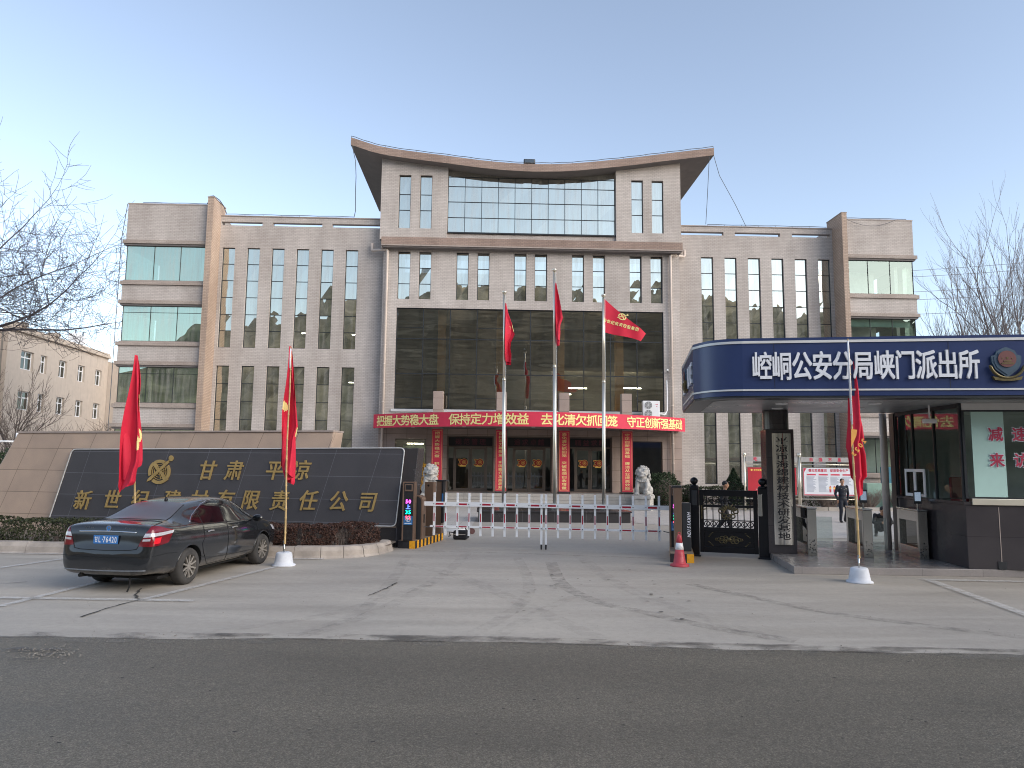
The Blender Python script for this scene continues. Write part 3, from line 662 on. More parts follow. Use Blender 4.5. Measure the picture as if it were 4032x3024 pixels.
def logo(mb, cx, cz, s, y=0.0, m=0, T=None, dep=.02, fine=True):
    def P(poly, k=0):
        q = [(cx + a * s, cz + b * s) for a, b in poly]; n = len(q)
        V = [(a, y - dep - .0006 * k, b) for a, b in q] + [(a, y, b) for a, b in q]
        if T: V = [T(v) for v in V]
        mb.add(V, [tuple(range(n))] + [(i, i + n, (i + 1) % n + n, (i + 1) % n) for i in range(n)], m)
    def arc(a0, a1, r0, r1, k=0):
        n = max(3, int((a1 - a0) / 12)); A = [R(a0 + (a1 - a0) * i / n) for i in range(n + 1)]
        for p, q in zip(A, A[1:]): P([(r0 * math.cos(p), r0 * math.sin(p)), (r1 * math.cos(p), r1 * math.sin(p)), (r1 * math.cos(q), r1 * math.sin(q)), (r0 * math.cos(q), r0 * math.sin(q))], k)
    arc(60, 118, .74, 1.0); arc(128, 200, .74, 1.0); arc(-130, -52, .74, 1.0); arc(-44, 34, .74, 1.0)
    P([(-1.08, -.82), (-.98, -.58), (.62, .86), (.84, .98), (.82, .74), (-.72, -.68)], 1)
    P([(-.70, .66), (-.44, .88), (.08, .18), (-.12, .02)], 2); P([(.05, -.02), (.22, .1), (.62, -.38), (.86, -.62), (.62, -.80), (.40, -.62)], 3)
    P([(1.0 + .20 * math.cos(t_), 1.12 + .24 * math.sin(t_)) for t_ in np.linspace(0, 2 * math.pi, 14)[:-1]], 4)
    if fine:
        arc(0, 359, .60, .635)
        for r_ in (.2, .42): arc(0, 359, r_, r_ + .03, 5)
        for t_ in (20, 110): 
            c_, s__ = math.cos(R(t_)), math.sin(R(t_)); P([(-.6 * c_ - .015 * s__, -.6 * s__ + .015 * c_), (-.6 * c_ + .015 * s__, -.6 * s__ - .015 * c_), (.6 * c_ + .015 * s__, .6 * s__ - .015 * c_), (.6 * c_ - .015 * s__, .6 * s__ + .015 * c_)], 6)
SIGN = ['规范管理', '追求卓越', '精益求精']
for (a, b), sg in zip(DO, SIGN):
    y = YE + .12; mb = MB(); c, d = LAND + .022, 3.655
    for p in ((a + .003, a + .07, c, d), (b - .07, b - .003, c, d), (a + .07, b - .07, d - .07, d), (a + .07, b - .07, 3.02, 3.10), (a + .07, b - .07, c, c + .05)): mb.box(p[0], p[1], y, y + .1, p[2], p[3])
    w_ = b - a; xs = [a + .07, a + .07 + .12 * w_, a + w_ / 2, b - .07 - .12 * w_, b - .07]
    for x_ in xs[1:-1:2]: mb.box(x_ - .03, x_ + .03, y, y + .1, c + .05, 3.02)
    dr = mb.build('entrance_door', M['bronze'], BLD)
    for i in (1, 2):
        p, q = xs[i] + (.035 if i == 1 else .012), xs[i + 1] - (.012 if i == 1 else .035); mb = MB()
        for r_ in ((p, p + .09, c + .06, 3.0), (q - .09, q, c + .06, 3.0), (p + .09, q - .09, 2.92, 3.0), (p + .09, q - .09, c + .06, c + .17)): mb.box(r_[0], r_[1], y + .02, y + .08, r_[2], r_[3])
        hx = q - .02 if i == 1 else p + .02; mb.tube([(hx, y - .01, 1.35), (hx, y - .05, 1.4), (hx, y - .05, 2.2), (hx, y - .01, 2.25)], .016, 6)
        mb.build('leaf', M['bronze'], dr)
        MB().quad((p + .09, y + .05, c + .17), (q - .09, y + .05, c + .17), (q - .09, y + .05, 2.92), (p + .09, y + .05, 2.92)).build('pane', M['gdoor'], dr)
        # anniversary sticker: numerals over a ribbon
        mb = MB(); cx, cz = (p + q) / 2, 2.22
        put_char(mb, '3', cx - .12, cz, .50, .46, y + .040, .05, m=1); put_char(mb, '3', cx - .12, cz, .48, .44, y + .032, .022, m=0)
        for r0, r1, yy, m_ in ((.0, .195, .044, 1), (.0, .178, .036, 0), (0, .105, .030, 1), (0, .09, .024, 0)):
            pts = [(cx + .10 + r1 * math.cos(t_), cz + r1 * math.sin(t_)) for t_ in np.linspace(0, 2 * math.pi, 22)[:-1]]; mb.add([(u, y + yy, z) for u, z in pts], [tuple(range(len(pts)))], m_)
        logo(mb, cx + .10, cz, .05, y + .022, 1, dep=.002, fine=False)
        mb.quad((cx - .14, y + .038, cz - .24), (cx + .20, y + .038, cz - .24), (cx + .20, y + .038, cz - .15), (cx - .14, y + .038, cz - .15), 1)
        mb.build('sticker', [M['stickred'], M['stickorg']], dr, uv=False)
    for i in (0, 3): MB().quad((xs[i], y + .05, c + .05), (xs[i + 1], y + .05, c + .05), (xs[i + 1], y + .05, 3.02), (xs[i], y + .05, 3.02)).build('pane', M['gdoor'], dr)
    MB().box(a + .07, b - .07, y + .03, y + .08, 3.105, 3.583).build('led_sign', M['black'], dr)
    mb = MB(); text(mb, sg, (a + b) / 2, 3.34, .36, .36, .44, y=y + .028, bold=.012, ex=.012); mb.build('lettering', M['signtext'], dr, uv=False)
# steps and landing
mb = MB()
for i in range(4): mb.box(-5.9 + .02 * i, 10.6 - .02 * i, -3.15 + .32 * i, YE - .005 * (i + 1), .155 * i - .05 * (i == 0), .155 * (i + 1) - .002 * (3 - i))
mb.build('entrance_steps', M['steps'], BLD, bevel=.012)
# columns (through the canopy) with couplet banners
CU = [-2.64, .72, 4.06, 7.41]; CP = ['把握大势稳大盘 积极应变开新局', '保持定力增效益 巩固提升发展质效', '去化清欠抓回笼 突破瓶颈创收增量', '守正创新强基础 廉洁从业提高效能']
LB = ['leftmost red couplet banner behind the left stone lion, partly hidden by it', 'red couplet banner on column between left and middle entrance doors', 'red couplet banner on column between middle and right entrance doors', 'rightmost red couplet banner beside the right stone lion']
for u, s_, lb in zip(CU, CP, LB):
    MB().box(u - .27, u + .27, -1.95, -1.41, LAND, 4.05).build('entrance_column', M['stone'], BLD, bevel=.01)
    MB().box(u - .27, u + .27, -1.95, -1.41, 4.55, 5.95).build('entrance_column', M['stone'], BLD, bevel=.01)
    MB().box(u - .32, u + .32, -2.0, -1.36, LAND - .001, LAND + .09).build('column_base', M['bgranite'], BLD)
    o = thing('couplet_banner', lb, 'banner', bw(u, -1.965, 0), BA, 'red couplet banners on the entrance columns')
    MB().box(-.285, .285, -.012, 0, LAND + .12, 3.93).build('cloth', M['red'], o)
    mb = MB()
    for a, b, c, d in ((-.245, -.235, .8, 3.86), (.235, .245, .8, 3.86), (-.245, .245, 3.85, 3.86), (-.245, .245, .8, .81)): mb.box(a, b, -.016, -.0125, c, d)
    n = len(s_); text(mb, s_, 0, 2.33, .28, .16, 3.0 / n, vertical=True, y=-.014, bold=.008); mb.build('lettering', M['yellow'], o, uv=False)
# canopy: shallow bow in plan, with the slogan banner wrapped on its front
CV = []
for i in range(33):
    s = i / 32; u = -6.05 + 16.65 * s; CV.append((u, -1.65 - 3.6 * math.sin(math.pi * s) ** .9))
mb = MB(); zb, zt = 4.02, 4.64
poly = CV + [(10.6, YC - .003), (-6.05, YC - .003)]
mb.prism(poly, zb, zt, 'xy'); mb.build('canopy', M['soffit'], BLD)
for u, y in ((-3.9, -2.2), (-1.2, -3.2), (2.3, -3.8), (5.7, -3.2), (8.6, -2.3)): MB().lathe([(.0, 0), (.1, 0), (.1, .02), (0, .02)], 14, (u, y, zb - .021)).build('downlight', M['white'], BLD)
o = thing('slogan_banner', 'long curved red banner with yellow slogan along the front of the entrance canopy', 'banner', BO, BA)
def along(CVx, off):
    P = [Vector((a, b, 0)) for a, b in CVx]; L = [0]
    for a, b in zip(P, P[1:]): L.append(L[-1] + (b - a).length)
    def T(p):
        s = min(max(p[0], 0), L[-1] - 1e-6); i = max(k for k in range(len(L) - 1) if L[k] <= s); q = (s - L[i]) / (L[i + 1] - L[i])
        a = P[i].lerp(P[i + 1], q); t_ = (P[i + 1] - P[i]).normalized(); n_ = Vector((t_.y, -t_.x, 0))
        c = a + n_ * (off - p[1]); return (c.x, c.y, p[2])
    return T, L[-1]
T, LL = along(CV, .012)
mb = MB(); n = 64
for i in range(n):
    a, b = LL * i / n, LL * (i + 1) / n
    wv = lambda q: .008 * math.sin(q * 5) + .004 * math.sin(q * 13)
    mb.quad(T((a, wv(a), 3.965)), T((b, wv(b), 3.965)), T((b, wv(b) * .3, 4.685)), T((a, wv(a) * .3, 4.685)))
mb.add([T((0, 0, 3.965)), T((0, 0, 4.685)), (CV[0][0] - .0, CV[0][1] + .6, 4.685), (CV[0][0], CV[0][1] + .6, 3.965)], [(0, 1, 2, 3)])
mb.build('cloth', M['red'], o, smooth=True)
mb = MB(); sl = '把握大势稳大盘 保持定力增效益 去化清欠抓回笼 守正创新强基础'
pit = (LL - .55) / 31.0; n = len(sl)
for i, ch in enumerate(sl):
    if ch != ' ': put_char(mb, ch, LL / 2 + (i - (n - 1) / 2) * pit * 1.0, 4.325, pit * 1.06, .58, -.012, .016, T=T)
mb.build('lettering', M['yellow'], o, uv=False)
# outdoor unit of an air conditioner on the canopy
o = thing('air_conditioner', 'white twin fan air conditioner outdoor unit standing on the canopy roof', 'air conditioner', bw(8.88, -1.15, 4.64), BA)
MB().box(-.46, .46, -.17, .17, .04, 1.0).build('casing', M['white'], o, bevel=.02)
mb = MB()
for z in (.30, .76): 
    mb.lathe([(.0, 0), (.20, 0)], 24, (-.17, -.185, z), axis='y')
mb.build('fan', M['charcoal'], o)
mb = MB()
for z in (.30, .76):
    for r_ in (.05, .09, .13, .17, .205): mb.tube([(-.17 + r_ * math.cos(t_), -.195, z + r_ * math.sin(t_)) for t_ in np.linspace(0, 2 * math.pi, 20)], .007, 4)
    for t_ in np.linspace(0, math.pi, 5)[:-1]: mb.tube([(-.17 - .2 * math.cos(t_), -.197, z - .2 * math.sin(t_)), (-.17 + .2 * math.cos(t_), -.197, z + .2 * math.sin(t_))], .006, 4)
mb.build('grille', M['white'], o, uv=False)
mb = MB(); mb.add([(.25, -.176, .72), (.33, -.176, .72), (.29, -.176, .66)], [(0, 2, 1)]); mb.box(.22, .36, -.176, -.172, .80, .825); mb.build('badge', M['red'], o)
mb = MB()
for x_ in (-.36, .36): mb.box(x_ - .04, x_ + .04, -.19, .19, 0, .04)
mb.build('foot', M['charcoal'], o); mb = MB(); mb.tube([(.46, 0, .3), (.62, 0, .3), (.78, .1, .25), (.95, .2, .5), (1.0, .35, 1.4), (1.0, .4, 2.2)], .03, 8); mb.build('pipe', M['white'], o, smooth=True)
# flood light on the roof ridge
o = thing('flood_light', 'dark flood light box standing on the middle of the curved roof', 'flood light', bw(2.15, -.95, roofz(2.15) + .44), BA)
MB().box(-.33, .33, -.12, .12, .06, .36).build('housing', M['charcoal'], o, bevel=.05); MB().box(-.27, .27, -.125, -.121, .11, .31).build('lens', M['gdoor'], o)
mb = MB(); mb.bar((-.3, 0, 0), (-.3, 0, .2), .03, .03); mb.bar((.3, 0, 0), (.3, 0, .2), .03, .03); mb.box(-.33, .33, -.05, .05, -.02, .02); mb.build('bracket', M['cable'], o)
# small camera bracket on the facade by the right pipe
o = thing('wall_camera', 'small grey camera on a bracket on the wall beside the right downpipe', 'camera', bw(10.0, YC, 7.3), BA)
mb = MB(); mb.tube([(0, 0, 0), (-.1, -.25, .05)], .02, 6); mb.build('bracket', M['cable'], o); MB().lathe([(0, -.18), (.05, -.17), (.055, .1), (0, .12)], 10, (-.14, -.3, .08), axis='y').build('body', M['white'], o)
# ---------------------------------------------------------------- planes of the gate complex (all turned about nine degrees)
class Plane:
    def __init__(s, O, a):
        s.O = Vector((O[0], O[1], 0)); s.a = a; s.ex = Vector((math.cos(a), math.sin(a), 0)); s.ey = Vector((-math.sin(a), math.cos(a), 0))
    def hit(s, x, y, off=0.0):
        d = ray(x, y); p0 = Vector((0, 0, CAM_H)); t = (s.ey.dot(s.O - p0) + off) / s.ey.dot(d); q = p0 + d * t - s.O
        return q.dot(s.ex), q.z
    def loc(s, p): q = Vector((p[0], p[1], 0)) - s.O; return q.dot(s.ex), q.dot(s.ey)
    def w(s, x, y, z=0.0): return s.O + s.ex * x + s.ey * y + Vector((0, 0, z))
# ---- name wall: leaning beige slab with a black granite panel
MP = Plane((-2.96, 18.9), R(-9.5)); MA = MP.a
mon = thing('name_wall', 'long beige stone wall with slanted ends and a black granite panel of gold characters', 'sign wall', MP.O, MA)
bp = [MP.hit(*q) for q in ((194, 2050), (1559, 2072), (1595, 1764), (288, 1769))]
t3 = [MP.hit(x_, y_, .1) for x_, y_ in ((-120, 2050), (1262, 2050), (1314.7, 1700.6), (69.6, 1704.7))]
sk = (t3[3][0] - t3[0][0]) / (t3[3][1] - t3[0][1])
M['mbeige'] = tiles('beige_wall_stone', 'b49e8c', 1.02, .62, hexc('75675a'), .007, .55, .05, skew=-.42)
M['mblack'] = tiles('black_panel_stone', '4b4a4d', 1.22, .60, hexc('6e6e74'), .006, .5, .05, skew=-.30, spec=.35)
beige = [(t3[0][0] - .25, 0.0), (t3[1][0] - .12, 0.0), t3[2], t3[3]]
MB().prism(beige, .10, .75, 'xz').build('beige_slab', M['mbeige'], mon, bevel=.03)
MB().prism([(a, b) for a, b in (t3[3], t3[2], (t3[2][0], t3[2][1] + .045), (t3[3][0] + .03, t3[3][1] + .045))], .07, .78).build('coping', M['band'], mon)
MB().prism(bp, -.02, .097).build('granite_panel', M['mblack'], mon)
e1 = [MP.hit(*q) for q in ((1559, 2072), (1595, 1764))]
MB().prism([(e1[0][0] + .003, .5), (e1[0][0] + .36, .5), (e1[1][0] + .36, e1[1][1] + .0), (e1[1][0] + .003, e1[1][1])], -.0, .6).build('end_block', M['bgranite'], mon, bevel=.01)
MB().box(bp[0][0] + .5, e1[0][0] + .30, .02, .58, 0, .497).build('plinth', M['bgranite'], mon)
def rounded_path(P, r=.12):
    out = []
    for i, p in enumerate(P):
        if 0 < i < len(P) - 1:
            a = Vector(P[i - 1]); b = Vector(p); c = Vector(P[i + 1]); u = (a - b).normalized() * r; v_ = (c - b).normalized() * r
            for k in range(6):
                s = k / 5; q = (b + u) * (1 - s) ** 2 + b * 2 * s * (1 - s) + (b + v_) * s * s; out.append(q)
        else: out.append(Vector(p))
    return out
mb = MB(); loop = rounded_path([((bp[0][0] + bp[1][0]) / 2, (bp[0][1] + bp[1][1]) / 2), bp[1], bp[2], bp[3], bp[0], ((bp[0][0] + bp[1][0]) / 2 - .01, (bp[0][1] + bp[1][1]) / 2)], .13)
mb.tube([(p[0], -.03, p[1]) for p in loop], .016, 6, cap=False); mb.build('edge_trim', M['aluwhite'], mon, smooth=True)
zx = lambda x, y: (x * .49729, 1650 + y * .49729)
z4 = lambda x, y: (1000 + x * .3617, 1650 + y * .3617)
mb = MB(); lw = .62
row1 = [('甘', zx(1650, 405)), ('肃', zx(1862, 405)), ('平', z4(235, 555)), ('凉', z4(525, 555))]
row2 = [('新', zx(665, 640)), ('世', zx(897, 635)), ('纪', zx(1115, 637)), ('建', zx(1365, 637)), ('材', zx(1580, 640)), ('有', (890, 1967)), ('限', (990, 1967)), ('责', (1104, 1970)), ('任', (1217, 1970)), ('公', (1336, 1972)), ('司', (1450, 1975))]
for ch, q in row1 + row2:
    a, b = MP.hit(*q); put_char(mb, ch, a, b, .52, .56, -.022, .010, ex=.03, shear=.26)
mb.build('lettering', M['gold'], mon, uv=False)
mb = MB(); a, b = MP.hit(*zx(1268, 418)); logo(mb, a, b, .335, -.022, 0, dep=.03); mb.build('emblem', M['gold'], mon, uv=False)
# ---- kerb with sloping face round the planting bed
kp = curve([(-16, 17.35), (-11.81, 17.0), (-8, 16.75), (-5.03, 16.55), (-4.1, 16.62), (-3.45, 16.95), (-3.05, 17.6), (-2.92, 18.35)], 14)
mb = MB(); P = [Vector((a, b, 0)) for a, b in kp]; L = 0; prof = [(0, 0), (.035, .05), (.05, .16), (.10, .245), (.16, .26), (.30, .26), (.30, 0)]
segs = []; cur = [0]
for i in range(1, len(P)):
    L += (P[i] - P[i - 1]).length; cur.append(i)
    if L > (.92 if P[i].x < -4.3 else .5): segs.append(cur); cur = [i]; L = 0
segs.append(cur)
for sg in segs:
    V = []; sg2 = [P[i] for i in sg]
    if len(sg2) < 2: continue
    t0 = (sg2[1] - sg2[0]).normalized(); t1 = (sg2[-1] - sg2[-2]).normalized(); sg2[0] = sg2[0] + t0 * .006; sg2[-1] = sg2[-1] - t1 * .006; j_ = rnd.uniform(-.012, .012)
    for i, p in enumerate(sg2):
        t_ = (sg2[min(i + 1, len(sg2) - 1)] - sg2[max(i - 1, 0)]).normalized(); n_ = Vector((-t_.y, t_.x, 0))
        V += [p + n_ * (a + j_) + Vector((0, 0, b + (j_ * .6 if b else 0))) for a, b in prof]
    k = len(prof); F = [(i * k + j, (i + 1) * k + j, (i + 1) * k + j + 1, i * k + j + 1) for i in range(len(sg2) - 1) for j in range(k - 1)] + [tuple(range(k)), tuple((len(sg2) - 1) * k + j for j in range(k - 1, -1, -1))]
    mb.add(V, F)
struct(mb.build('kerb', pm('weathered_kerb', 'a2988e', .85, var=.3, scale=2.2, bump=.5, bscale=30)))
bed = [(p[0] + .02, p[1] + .22) for p in kp]
sheet_poly('planting_soil', bed + [(-3.2, 20), (-16, 21)], .17, te)
# ---- clipped hedges
def leaf_mass(name, pts, size, mat, seed, parent=None):
    r = random.Random(seed); V = []; F = []
    for c, n_ in pts:
        s = size * r.uniform(.6, 1.4); u = Vector((r.gauss(0, 1), r.gauss(0, 1), r.gauss(0, 1))).normalized(); d = (Vector(n_) * .8 + u); d.normalize()
        a = d.orthogonal().normalized(); a = (Matrix.Rotation(r.uniform(0, 6.28), 3, d) @ a); b = d.cross(a); k = len(V); c = Vector(c)
        V += [c - a * s, c - b * s * .5, c + a * s, c + b * s * .5]; F.append((k, k + 1, k + 2, k + 3))
    mb = MB(); mb.v = [tuple(v_) for v_ in V]; mb.f = F; mb.m = [0] * len(F); return mb.build(name, mat, parent, uv=False)
def hedge_pts(path, width, height, n, seed, z0=.17):
    r = random.Random(seed); P = [Vector((a, b, 0)) for a, b in path]; L = [0]
    for a, b in zip(P, P[1:]): L.append(L[-1] + (b - a).length)
    out = []
    while len(out) < n:
        s = r.uniform(0, L[-1]); i = max(k for k in range(len(L) - 1) if L[k] <= s); q = P[i].lerp(P[i + 1], (s - L[i]) / (L[i + 1] - L[i])); t_ = (P[i + 1] - P[i]).normalized(); n_ = Vector((-t_.y, t_.x, 0))
        top = height * (1 + .10 * noise.noise(Vector((s * 1.6, seed, 0))) + .07 * noise.noise(Vector((s * 5, seed, 3))))
        f = r.random()
        if f < .42: y, z, nn = r.uniform(-.5, .5), 1 - abs(r.gauss(0, .07)), (0, 0, 1)
        elif f < .88: y, z, nn = -.5 + abs(r.gauss(0, .07)), r.uniform(.02, 1), -n_
        else: y, z, nn = .5 - abs(r.gauss(0, .06)), r.uniform(.1, 1), n_
        bulge = 1 + .12 * noise.noise(Vector((s * 2.3, z * 2, seed)))
        if noise.noise(Vector((s * 4.5, y * 3 + seed, z * 4))) < -.32: continue
        c = q + n_ * (y * width * bulge) + Vector((0, 0, z0 + z * top)); out.append((c, nn))
    return out
def twigs(name, path, width, height, n, seed, mat, parent, z0=.17, rad=.006):
    r = random.Random(seed); P = [Vector((a, b, 0)) for a, b in path]; L = [0]; mb = MB()
    for a, b in zip(P, P[1:]): L.append(L[-1] + (b - a).length)
    for _ in range(n):
        s = r.uniform(0, L[-1]); i = max(k for k in range(len(L) - 1) if L[k] <= s); q = P[i].lerp(P[i + 1], (s - L[i]) / (L[i + 1] - L[i])) + Vector((0, r.uniform(-.45, .45) * width, z0))
        e = q + Vector((r.gauss(0, .12), r.gauss(0, .1), height * r.uniform(.6, 1.02))); m_ = q.lerp(e, .5) + Vector((r.gauss(0, .04), r.gauss(0, .04), 0)); mb.tube([q, m_, e], [rad * 1.6, rad, rad * .5], 3, cap=False)
    return mb.build(name, mat, parent, uv=False)
h1 = [(-15.5, 18.25), (-11.5, 17.8), (-6.4, 17.42)]; h2 = [(-6.3, 17.42), (-4.9, 17.28), (-4.1, 17.45), (-3.5, 18.1)]
o = thing('hedge', 'clipped dark green hedge in the kerbed bed left of the black car', 'hedge'); leaf_mass('foliage', hedge_pts(h1, .9, .56, 15000, 3), .030, M['leafgrn'], 3, o); twigs('stems', h1, .8, .5, 400, 4, M['twigbrown'], o)
o = thing('hedge', 'clipped russet brown winter hedge between the black car and the barrier', 'hedge'); leaf_mass('foliage', hedge_pts(h2, .95, .52, 11000, 5), .027, M['leafred'], 5, o); twigs('stems', h2, .85, .5, 400, 6, M['twigbrown'], o)
for q in (h1, h2):
    mb = MB(); P = [Vector((a, b, 0)) for a, b in q]
# ---- neighbouring three-storey building on the left, running away from the camera
LN = at(72, 1288, 58); LDX = (1776 - 2016) / 2830.0; LA = math.atan2(1, LDX)      # facade direction in plan
LP = Plane((LN.x, LN.y), LA)                                       # x along the facade (away from the camera), y to the left, into the building
LZT = LN.z
lb = thing('office_block', 'plain beige rendered three-storey block with white casement windows at the far left', 'building', LP.O, LA)
def lhit(x, y): return LP.hit(x, y)
zz2 = lambda x, y: (x * .36166, 1250 + y * .36166)
LW = [((228, 322), (368, 568)), ((440, 405), (510, 615)), ((640, 462), (728, 670)), ((845, 520), (922, 720)), ((1035, 575), (1105, 755))]
x_end = lhit(*zz2(1185, 450))[0]
cols = []
for (a, b), (c, d) in LW:
    p, q = lhit(*zz2(a, (b + d) / 2)), lhit(*zz2(c, (b + d) / 2)); cols.append((p[0], q[0]))
zr1 = [lhit(*zz2(a, b))[1] for (a, b), _ in LW]; zr2 = [lhit(*zz2(a, y_))[1] for (a, _), y_ in zip([w_[0] for w_ in LW], (530, 603, 655, 705, 745))]
ztop1 = sum(zr1) / 5; zbot1 = sum(zr2) / 5; dz = 3.35 * (LZT / 12.8)
rows = [(zbot1 - dz * k, ztop1 - dz * k) for k in range(3)]
hs = [(a, b, c, d) for a, b in cols for c, d in rows]
wl = wall('rendered_wall', -1.2, x_end, 0, LZT - .35, 0, .35, hs, M['plaster'], lb)
for a, b, c, d in hs:
    wide = (b - a) > 3.2; us = [a + (b - a) / 3, a + 2 * (b - a) / 3] if wide else [(a + b) / 2]
    window((a, b, c, d), .2, [c + (d - c) * .66], us, 'gblock', .09, .09, 'window', 'white', parent=lb)
mb = MB(); mb.box(-1.3, x_end + .05, -.25, .5, LZT - .347, LZT - .1); mb.box(-1.3, x_end + .05, -.12, .3, LZT - .097, LZT + .15); mb.build('coping', M['plasterd'], lb)
for xx in (0.2, 5.2): MB().box(xx, xx + .7, -.3, .5, LZT + .153, LZT + .5).build('parapet_block', M['plasterd'], lb)
MB().box(-1.2, x_end - .1, .36, .5, 0, LZT - .4).build('interior', M['room'], lb)
MB().box(-12, -1.203, .9, 4, 0, LZT - .3).build('recessed_bay', M['plaster'], lb); MB().box(-12, -1.31, .65, 4.1, LZT - .297, LZT + .05).build('coping', M['plasterd'], lb)
MB().box(-1.19, x_end, .51, 12, 0, LZT - .5).build('block_body', M['plaster'], lb)
for k in range(3): window((-6.2, -4.0, rows[k][0], rows[k][1]), .82, [], [-5.1], 'gblock', .09, .09, 'window', 'white', parent=lb)
MB().box(x_end + .053, x_end + 3, -5.5, 10, 0, LZT - 1.0).build('end_wing', M['plaster'], lb); MB().box(x_end + .053, x_end + 3.1, -5.6, 10, LZT - .997, LZT - .7).build('coping', M['plasterd'], lb)
MB().box(x_end + .06, x_end + 2.8, -7.6, -4.4, LZT - .69, LZT + 1.6).build('roof_parapet_frame', M['plasterd'], lb)
for k in range(9): MB().box(1.0 + k * 3.1, 1.05 + k * 3.1, -.012, 0, LZT - 1.6, LZT - .36).build('rain_stain', M['tyre_mark'], lb)
# antennas on its roof
for (px, py0, py1, lab, dx) in ((317, 1312, 1370, 'pale flat panel antenna on the left block roof, nearer of two', 0), (345, 1320, 1375, 'narrow panel antenna on a mast on the left block roof, farther of two', 1)):
    a, zb_ = lhit(px, py1); p = LP.w(a, .6, LZT - .1); ztop = lhit(px, py0)[1]
    o = thing('roof_antenna', lab, 'antenna', p, LA - R(80), 'antennas on the left block roof'); h_ = ztop - LZT + .1
    mb = MB(); mb.tube([(0, .2, 0), (0, .2, h_ + .4)], .06, 6); mb.build('mast', M['cable'], o)
    MB().box(-.55 + .25 * dx, .55 - .25 * dx, -.12, .1, h_ * .35, h_).build('panel', M['white'], o, bevel=.05); MB().box(-.3, .3, -.1, .1, .1, h_ * .28).build('radio_unit', M['white'], o, bevel=.03)
# ---------------------------------------------------------------- gatehouse with the blue canopy
KP = Plane((4.69, 14.5), R(-8.5)); KA = KP.a
kio = thing('gatehouse', 'police gatehouse with a rounded blue canopy, dark granite base and glass walls', 'gatehouse', KP.O, KA)
PZ = .15
mb = MB(); pl = [KP.loc(q) for q in ((5.82, 15.06), (14.5, 14.72), (14.5, 20.2), (6.55, 20.2))]
mb.prism(pl, 0, PZ, 'xy')
M['platform'] = tiles('polished_platform_stone', '8d8783', 1.2, .6, hexc('6b6663'), .004, .22, .08); mb.build('platform', M['platform'], kio, bevel=.008)
fr_ = [KP.loc(q) for q in ((3.9, 15.36), (4.0, 15.05), (4.14, 14.80), (4.36, 14.62), (4.69, 14.50))]
arc_ = curve(fr_, 8)
lb_ = KP.loc((4.42, 18.4)); path = [lb_] + arc_ + [(11.0, 0.0)]
ZB, ZT = 3.6, 4.78
body = path + [(11.0, 4.3), (lb_[0], 4.3)]
MB().prism(body, ZB, ZT, 'xy').build('canopy', M['blue'], kio)
def inset(P, d):
    n = len(P); out = []
    for i in range(n):
        a, b, c = Vector(P[i - 1]), Vector(P[i]), Vector(P[(i + 1) % n]); t1 = (b - a).normalized(); t2 = (c - b).normalized(); n_ = Vector((-t1.y, t1.x)) + Vector((-t2.y, t2.x)); n_.normalize(); k = d / max(.5, n_.dot(Vector((-t1.y, t1.x)))); out.append(tuple(b + n_ * k))
    return out
M['ceil'] = tiles('metal_strip_ceiling', '8f9092', 1.2, .15, hexc('6f7072'), .006, .35, .03)
MB().prism(inset(body, .02), ZB - .045, ZB - .002, 'xy').build('soffit_edge', M['charcoal'], kio)
MB().prism(inset(body, .42), ZB - .052, ZB - .0455, 'xy').build('soffit', M['ceil'], kio)
for a, b in ((1.0, 1.2), (2.9, 1.2), (1.2, 2.6), (3.0, 2.6)): MB().lathe([(0, 0), (.13, 0), (.13, .02), (0, .02)], 16, (a, b, ZB - .073)).build('downlight', M['white'], kio)
for z, h_ in ((ZT - .11, .05), (ZB + .10, .034)):
    pp = [Vector((a, b, 0)) for a, b in path]; V = []
    for i, p in enumerate(pp):
        t_ = (pp[min(i + 1, len(pp) - 1)] - pp[max(i - 1, 0)]).normalized(); n_ = Vector((t_.y, -t_.x, 0))
        for o_, zz in ((0, z), (.022, z), (.022, z + h_), (0, z + h_)): V.append(p + n_ * o_ + Vector((0, 0, zz)))
    F = [(4 * i + j, 4 * i + 4 + j, 4 * i + 4 + j + 1, 4 * i + j + 1) for i in range(len(pp) - 1) for j in range(3)]
    mb = MB(); mb.add(V, F); mb.build('fascia_trim', M['aluwhite'], kio)
for s in (.62, 3.9, 7.4): MB().box(s - .004, s + .004, -.004, .0, ZB + .15, ZT - .12).build('panel_seam', M['charcoal'], kio)
mb = MB(); nm = '崆峒公安分局峡门派出所'; xa = KP.hit(2998, 1440)[0]; xb = KP.hit(3812, 1440)[0]
for i, ch in enumerate(nm): put_char(mb, ch, xa + (xb - xa) * i / (len(nm) - 1), 4.205, .40, .60, -.004, .017, ex=.045)
mb.build('lettering', M['lettwhite'], kio, uv=False)
